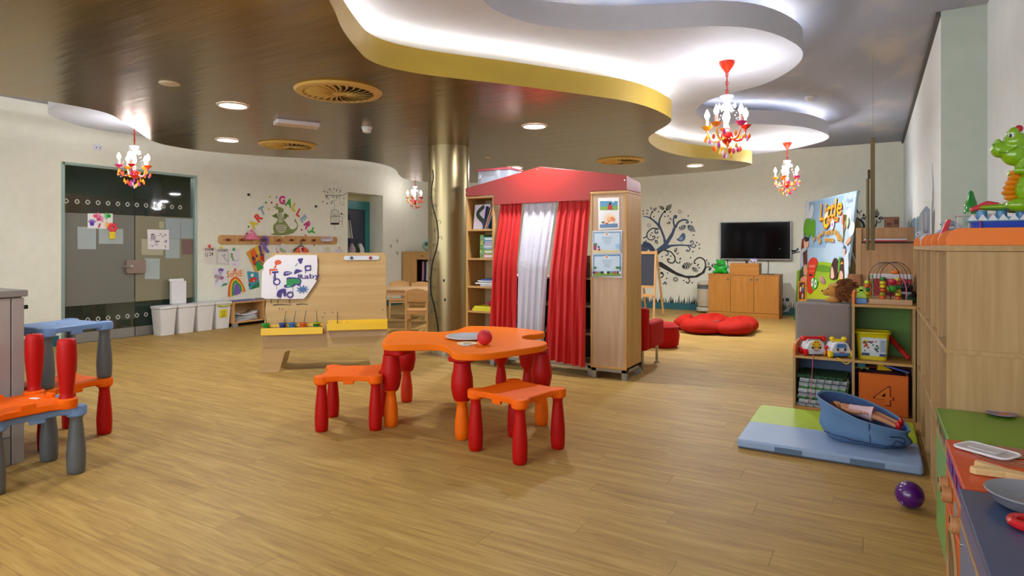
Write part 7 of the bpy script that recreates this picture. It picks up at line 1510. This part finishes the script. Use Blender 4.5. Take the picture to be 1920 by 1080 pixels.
for s_ in ((95, 690, 80, 780), (175, 700, 160, 780)): a.stroke([BX(s_[0], s_[1]), BX(s_[2], s_[3])], .03, '#4a3a4c', sm=0)
# figure in brown waistcoat, red pillar box, characters kept generic
bp_([BY(100, 60), BY(140, 40), BY(180, 60), BY(180, 140), BY(150, 180), BY(130, 160)], '#d8a888', 2); bp_([BY(125, 40), BY(150, 25), BY(185, 45), BY(180, 80), BY(140, 90)], '#2a2224', 2); bp_([BY(85, 190), BY(130, 160), BY(160, 190), BY(165, 360), BY(90, 400), BY(75, 300)], '#b8bcc8'); bp_([BY(110, 230), BY(160, 190), BY(165, 380), BY(120, 400)], '#5a2c1c'); bp_([BY(60, 600), BY(70, 470), BY(110, 400), BY(140, 400), BY(140, 600)], '#3a4020'); bp_([BY(85, 200), BY(100, 60), BY(125, 40), BY(120, 160)], '#7a3018')
bp_([BY(165, 720), BY(175, 400), BY(185, 340), BY(230, 290), BY(280, 300), BY(300, 350), BY(280, 420), BY(255, 520), BY(235, 720)], '#c83018', 2); bp_([BY(195, 385), BY(270, 385), BY(268, 415), BY(192, 415)], '#d8705c'); bp_([BY(190, 500), BY(235, 500), BY(233, 525), BY(190, 525)], '#281410'); a.stroke([BY(190, 460), BY(260, 460)], .02, '#e05c30', sm=0)
bp_([BY(120, 400), BY(160, 380), BY(170, 480), BY(150, 520), BY(125, 500)], '#d09878', 2); bp_([BY(80, 560), BY(130, 520), BY(165, 540), BY(160, 640), BY(90, 640)], '#d89070'); bp_([BY(55, 590), BY(150, 590), BY(155, 840), BY(45, 840)], '#d8902c'); bp_([BY(70, 605), BY(140, 605), BY(140, 820), BY(62, 820)], '#5c2c24')
for p, c_ in (((85, 690), '#e0d8c8'), ((115, 660), '#c8a040'), ((120, 700), '#3c5ca0'), ((95, 740), '#a03040'), ((110, 780), '#d8b890')): a.dot(BY(*p), .045, c_)
bp_([BY(215, 580), BY(245, 550), BY(295, 570), BY(302, 640), BY(270, 690), BY(230, 680)], '#3c9c28', 3)
for p in ((235, 605), (275, 620)): a.dot(BY(*p), .05, '#e8ece8', ry=.07); a.dot(BY(*p), .02, '#1a2c48', ry=.03)
bp_([BY(460, 560), BY(465, 460), BY(490, 350), BY(520, 295), BY(555, 320), BY(560, 430), BY(545, 560)], '#3c1c18', 2); bp_([BY(470, 550), BY(480, 410), BY(500, 430), BY(515, 540)], '#d8b098', 2); bp_([BY(580, 520), BY(585, 400), BY(605, 300), BY(630, 300), BY(640, 420), BY(635, 540)], '#44201c', 2); bp_([BY(590, 390), BY(610, 340), BY(635, 370), BY(600, 375)], '#d89828', 2); bp_([BY(580, 560), BY(590, 460), BY(625, 480), BY(625, 560)], '#d8a088', 2); bp_([BY(560, 480), BY(570, 300), BY(595, 270), BY(580, 480)], '#4c9c2c')
bp_([BY(625, 175), BY(643, 125), BY(662, 175)], '#3c5878'); bp_([BY(632, 180), BY(660, 180), BY(655, 270), BY(635, 260)], '#c8a08c'); bp_([BY(640, 280), BY(700, 200), BY(700, 540), BY(650, 560)], '#c0ccd4')
for p in ((680, 100), (700, 80), (715, 60)): a.dot(BY(*p), .04, '#c89070')
for p, c_ in (((745, 460), '#d87858'), ((770, 560), '#d89070'), ((825, 520), '#a8b88c')): a.dot(BX(*p), .05, c_, ry=.08)
tm = math.degrees(0)
for dx, dz, c_ in ((.012, -.012, '#b03014'), (0, 0, '#e8a414')):
    p = a.px(*BX(535, 305)); a.text('Little', (p[0]+dx, p[1]+dz), .27, c_, 4, px=False, sx=1.25)
    p = a.px(*BX(570, 465)); a.text('Palace', (p[0]+dx, p[1]+dz), .11, c_, 4, px=False, sx=1.3)
a.stroke([BX(490, 375), BX(450, 400), BX(430, 480), BX(440, 570), BX(470, 590), BX(510, 540), BX(520, 510)], .13, '#b07020', w1=.05); a.stroke([BX(490, 375), BX(450, 400), BX(432, 480), BX(442, 565), BX(470, 580), BX(508, 535)], .09, '#e0c41c', w1=.03); a.stroke([BX(490, 375), BX(455, 400), BX(440, 450)], .08, '#dcdccc'); a.dot(BX(570, 555), .08, '#dcd0e4'); a.dot(BX(570, 555), .03, '#9060a8')
for s, x, y, an, h in (('As', 260, 790, 32, .09), ('meus', 370, 715, 20, .1), ('novos', 510, 675, 4, .1), ('amigos', 670, 720, -22, .1), ('de', 360, 820, 10, .09), ('aventura', 520, 800, -2, .08)):
    p = a.px(*BX(x, y)); a.text(s, (p[0]+.008, p[1]-.008), h, '#8c5020', an, px=False, sx=1.05); a.text(s, p, h, '#dca424', an, px=False, sx=1.05)
for k in range(3): a.stroke([BX(810, 130+k*18), BX(910, 110+k*18)], .008, '#8ea0b4', sm=0)
out('banner_print', a.m, ban, world=True, smooth=False, kind='stuff')
# olive board with a rounded top behind the banner
xo0, _ = atq(1590, 500, 9.7); xo1, zo = atq(1616, 402, 9.7); w_ = (xo1-xo0)
t = thing('rounded_board', 'olive brown round-topped board standing between banner and wood cabinet', 'board', (xo0-.06, 9.7, 0)); W4 = w_+.06; P = [(0, .02), (W4, .02), (W4, zo-.18), (W4-.03, zo-.08), (W4-.1, zo-.01), (W4-.16, zo), (0, zo)]; out('board', MB(wood('#75602c', '#655020')).prism(P, 0, .03, 'xz'), t, smooth=False, bevel=.003); out('foot', MB(C('#4a3a1c', .5)).box(-.0, W4, -.12, .15, 0, .02), t, smooth=False)
for z_ in (zo-.33, zo-.42): out('knob', MB(C('#3c1c10', .4)).cyl((W4-.18, -.015, z_), (W4-.18, 0, z_), .014, n=12), t)
# grey tub chair with green cushion
t = thing('grey_tub_chair', 'grey upholstered childrens chair seen from behind, left of the toy shelf', 'armchair', (-.565, 5.64, 0)); MGF = C('#857c78', .9, bump=.15, bs=150)
out('back_cushion', MB(MGF).rbox(0, .415, 0, .09, .04, .79, .03, 4), t, bevel=.02, seg=3); out('front_cushion', MB(MGF).rbox(.03, .415, .6, .68, .04, .77, .03, 4), t, bevel=.02, seg=3); out('side_cushion', MB(MGF).rbox(0, .07, .09, .6, .04, .6, .02, 4), t, bevel=.02, seg=3); out('side_cushion', MB(MGF).rbox(.345, .415, .09, .6, .04, .6, .02, 4), t, bevel=.02, seg=3)
out('green_cushion', MB(C('#5cb418', .8, bump=.3, bs=20)).rbox(.04, .38, .1, .6, .5, .745, .04, 4), t, bevel=.03, seg=3, label='bright green inner cushion')
for x in (.03, .36):
    for y in (.03, .62): out('foot', MB(M_BLACK).box(x, x+.03, y, y+.03, 0, .04), t, smooth=False)
# lion plush
t = lion = thing('lion_plush', 'brown maned lion soft toy lying on top of the grey chair', 'soft toy', (-.17, 5.72, .79), R(0)); lion.scale = (1.2,)*3; FUR = C('#b8822c', .95, sheen=.4, bump=.5, bs=90); m = MB(FUR)
m.ball((-.09, 0, .085), (.048, .045, .052), 16, 12); m.ball((-.135, 0, .07), (.03, .028, .026), 12, 10); m.ball((.04, .0, .06), (.12, .06, .055), 18, 12); m.tube([(.13, .0, .08), (.19, .01, .06), (.21, .02, .02)], [.03, .022, .016], 8)
for x, y in ((-.1, -.03), (-.1, .03), (.1, -.035), (.1, .035)): m.ball((x, y, .018), (.045, .022, .018), 12, 8)
fused('lion_body', m, lion, .006, 3)
m = MB(C('#6c3c16', .95, bump=.6, bs=60)); random.seed(40)
for k in range(420):
    th_, ph = random.uniform(0, 6.283), random.uniform(-1.2, 1.5); d = Vector((math.cos(th_)*math.cos(ph), math.sin(th_)*math.cos(ph), math.sin(ph)))
    if d.x < -.45: continue
    b_ = Vector((-.04, 0, .085))+Vector((d.x*.075, d.y*.06, d.z*.06)); e = b_+d*random.uniform(.018, .03)+Vector((.022, 0, -.004)); m.cyl(b_, e, .009, .0015, 4)
m.ball((-.035, 0, .085), (.075, .06, .062), 14, 10); out('mane', m, lion, kind='stuff')
for s in (-1, 1): out('ear', MB(C('#c89c60', .9)).ball((-.085, s*.045, .125), (.02, .01, .014), 10, 8), lion); out('eye', MB(M_BLACK).ball((-.125, s*.025, .095), .006, 8, 6), lion)
out('nose', MB(C('#3a1c10', .5)).ball((-.163, 0, .078), (.008, .012, .008), 8, 6), lion); out('pink_tuft', MB(C('#d8a898', .9)).ball((-.165, .05, .15), (.018, .012, .032), 10, 8, Matrix.Rotation(R(-25), 3, 'Y')), lion)
# right wall marks
RWp = ((XR, 0, 0), (0, -1, 0), (0, 0, 1))
a = Art(*RWp, off=.001, step=.0003); random.seed(50)
a.poly([(1694, 452), (1697, 436), (1706, 425), (1711, 411), (1716, 407), (1721, 413), (1723, 406), (1729, 395), (1737, 386), (1744, 392), (1744, 452)], '#6c7c8c')
for u in (1702, 1712, 1719, 1727, 1735): a.poly([(u, 452), (u+.5, 418-(u-1700)*.6), (u+3, 415-(u-1700)*.5), (u+4, 452)], random.choice(['#8c94a0', '#9a8c84', '#4c6470', '#a4a09c']))
a.done('castle_mural', None, label='blue-grey castle silhouette mural low on the right wall above the orange caps', cat='wall decal')
a = Art(*RWp, off=.001, step=.0003); a.stroke([(1748, 304), (1749, 330), (1750, 352), (1749, 378)], .03, '#8a8878', w1=.12); a.leaf((1750, 340), .3, 260, '#85857a'); a.leaf((1749, 372), .3, 250, '#7c7c70'); a.poly([(1749, 400), (1753, 392), (1752, 440), (1747, 440)], '#5c5048'); a.done('vine_streak', None, label='thin grey-brown vertical vine mark on the right wall near the corner', cat='wall decal')
